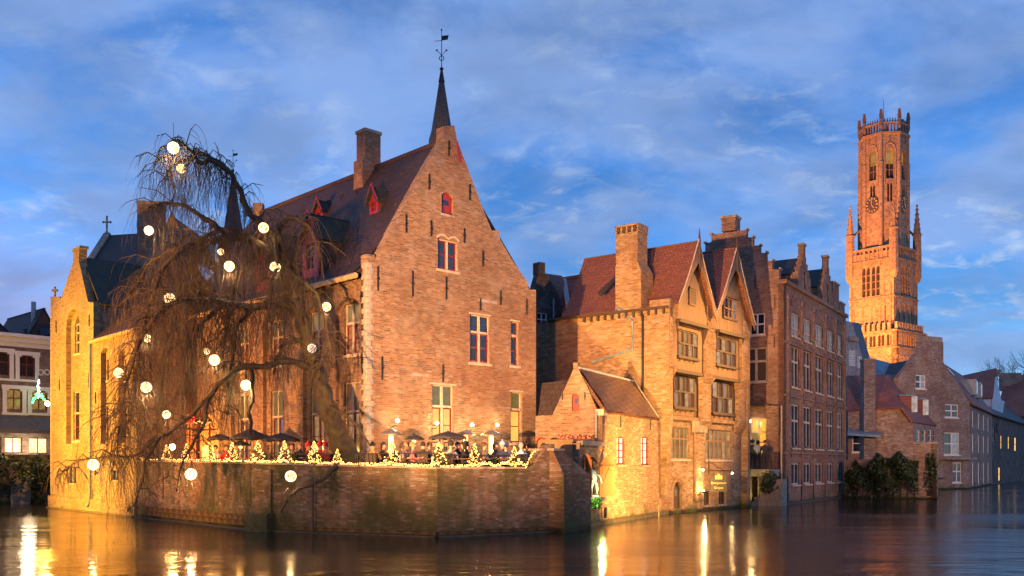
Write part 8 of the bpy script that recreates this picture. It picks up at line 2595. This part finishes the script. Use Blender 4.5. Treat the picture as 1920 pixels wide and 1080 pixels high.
# chair prototype
def chair0():
    t_ = thing("terrace_chair", (0, 0, 0), "chair", "chair", "chairs on the terrace")
    mb = MB(); mb.box((0, 0.02, 0.42), 0.44, 0.44, 0.035); mb.build("seat", MAT["darkwood"], t_, world=False)
    mb = MB(); mb.box((0, 0.25, 0.6), 0.42, 0.03, 0.32); mb.build("backrest", MAT["darkwood"], t_, world=False)
    for sx in (-1, 1):
        mb = MB(); mb.tube([(0.19 * sx, -0.17, 0), (0.19 * sx, -0.17, 0.42)], 0.015, 5); mb.build("leg", MAT["iron"], t_, world=False)
        mb = MB(); mb.tube([(0.19 * sx, 0.22, 0), (0.19 * sx, 0.23, 0.45), (0.19 * sx, 0.26, 0.92)], 0.015, 5); mb.build("leg", MAT["iron"], t_, world=False)
    return t_
ch0 = None
for x, Y, kind, coat, hair, hk, face, lab in PEOPLE:
    person(x, Y, TZ, kind, coat, hair, hk, face, lab)
    if ch0 is None: c_ = ch0 = chair0()
    else: c_ = copy_tree(ch0)
    c_.location = v3(PX(x, Y), TZ); c_.rotation_euler = (0, 0, R(face))
    c_["label"] = "chair under the " + lab.split(" with back")[0].split(" seated")[0]
    c_["label"] = " ".join(c_["label"].split()[:16])
def table(x, Y, lab):
    b = v3(PX(x, Y), TZ); t_ = thing("terrace_table", b, lab, "table", "tables on the terrace")
    mb = MB(); mb.lathe(b + V((0, 0, 0.71)), [(0.36, 0), (0.38, 0.015), (0.36, 0.035)], 16); mb.build("tabletop", MAT["timber"], t_)
    mb = MB(); mb.tube([b + V((0, 0, 0.03)), b + V((0, 0, 0.71))], 0.03, 7); mb.build("pole", MAT["iron"], t_)
    mb = MB(); mb.lathe(b, [(0.24, 0), (0.24, 0.02), (0.05, 0.05)], 10); mb.build("base", MAT["iron"], t_)
for x, Y, lab in ((761, 33.2, "round table between the cream and pink guests by the tall heater"), (815, 33.2, "round table in front of the black parasol beside the tenth fir"), (866, 33.0, "round table before the eleventh lit fir's dark-coated guests"),
                  (948, 33.9, "round table before the guest in the blue hat"), (585, 35.2, "round table among the red-hatted guests near the trunk"), (415, 38.2, "round table at the far left below the small parasol")):
    table(x, Y, lab)
for x, coat, hair, hk, face, lab in ((1399, "blue", "dark", "short", 200, "leftmost balcony person in pale blue jacket with back turned"), (1411, "green", "blackhat", "hat", 178, "person in long olive coat standing with back turned on the balcony"),
                                     (1421, "white", "dark", "long", 150, "balcony person in white jacket between two dark figures"), (1434, "black", "dark", "short", 190, "rightmost balcony person, all in black, at the railing corner")):
    Yb = BFv.A.y + BFv.t.y * BFv.u(x) + 0.55
    person(x, Yb, bz, "stand", coat, hair, hk, face, lab)
# bare tree at the far right
ft = thing("bare_tree", P(1935, 870, 188) - V((0, 0, 1.3)), "bare winter tree showing above the roofs at the picture's right edge", "tree")
rr3 = random.Random(3)
mb = MB(); fine = MB()
def grow(p, d, L_, r, lev):
    q_ = p + d * L_
    (mb if lev < 3 else fine).tube([p, (p + q_) / 2 + V((rr3.gauss(0, 0.05), rr3.gauss(0, 0.05), 0)) * L_, q_], [r, r * 0.85, r * 0.65], 5 if lev < 3 else 3, cap=False)
    if lev == 6: return
    for k in range(3 if lev < 5 else 2):
        n_ = (d + V((rr3.gauss(0, 0.45), rr3.gauss(0, 0.45), rr3.gauss(0.12, 0.25)))).normalized()
        grow(q_, n_, L_ * rr3.uniform(0.62, 0.82), max(0.02, r * 0.6), lev + 1)
c = P(1935, 870, 188); grow(V((c.x, c.y, 1.2)), V((0, 0, 1)), 8.6, 0.42, 0)
mb.build("trunk", MAT["bark"], ft); fine.build("crown", MAT["twig"], ft)
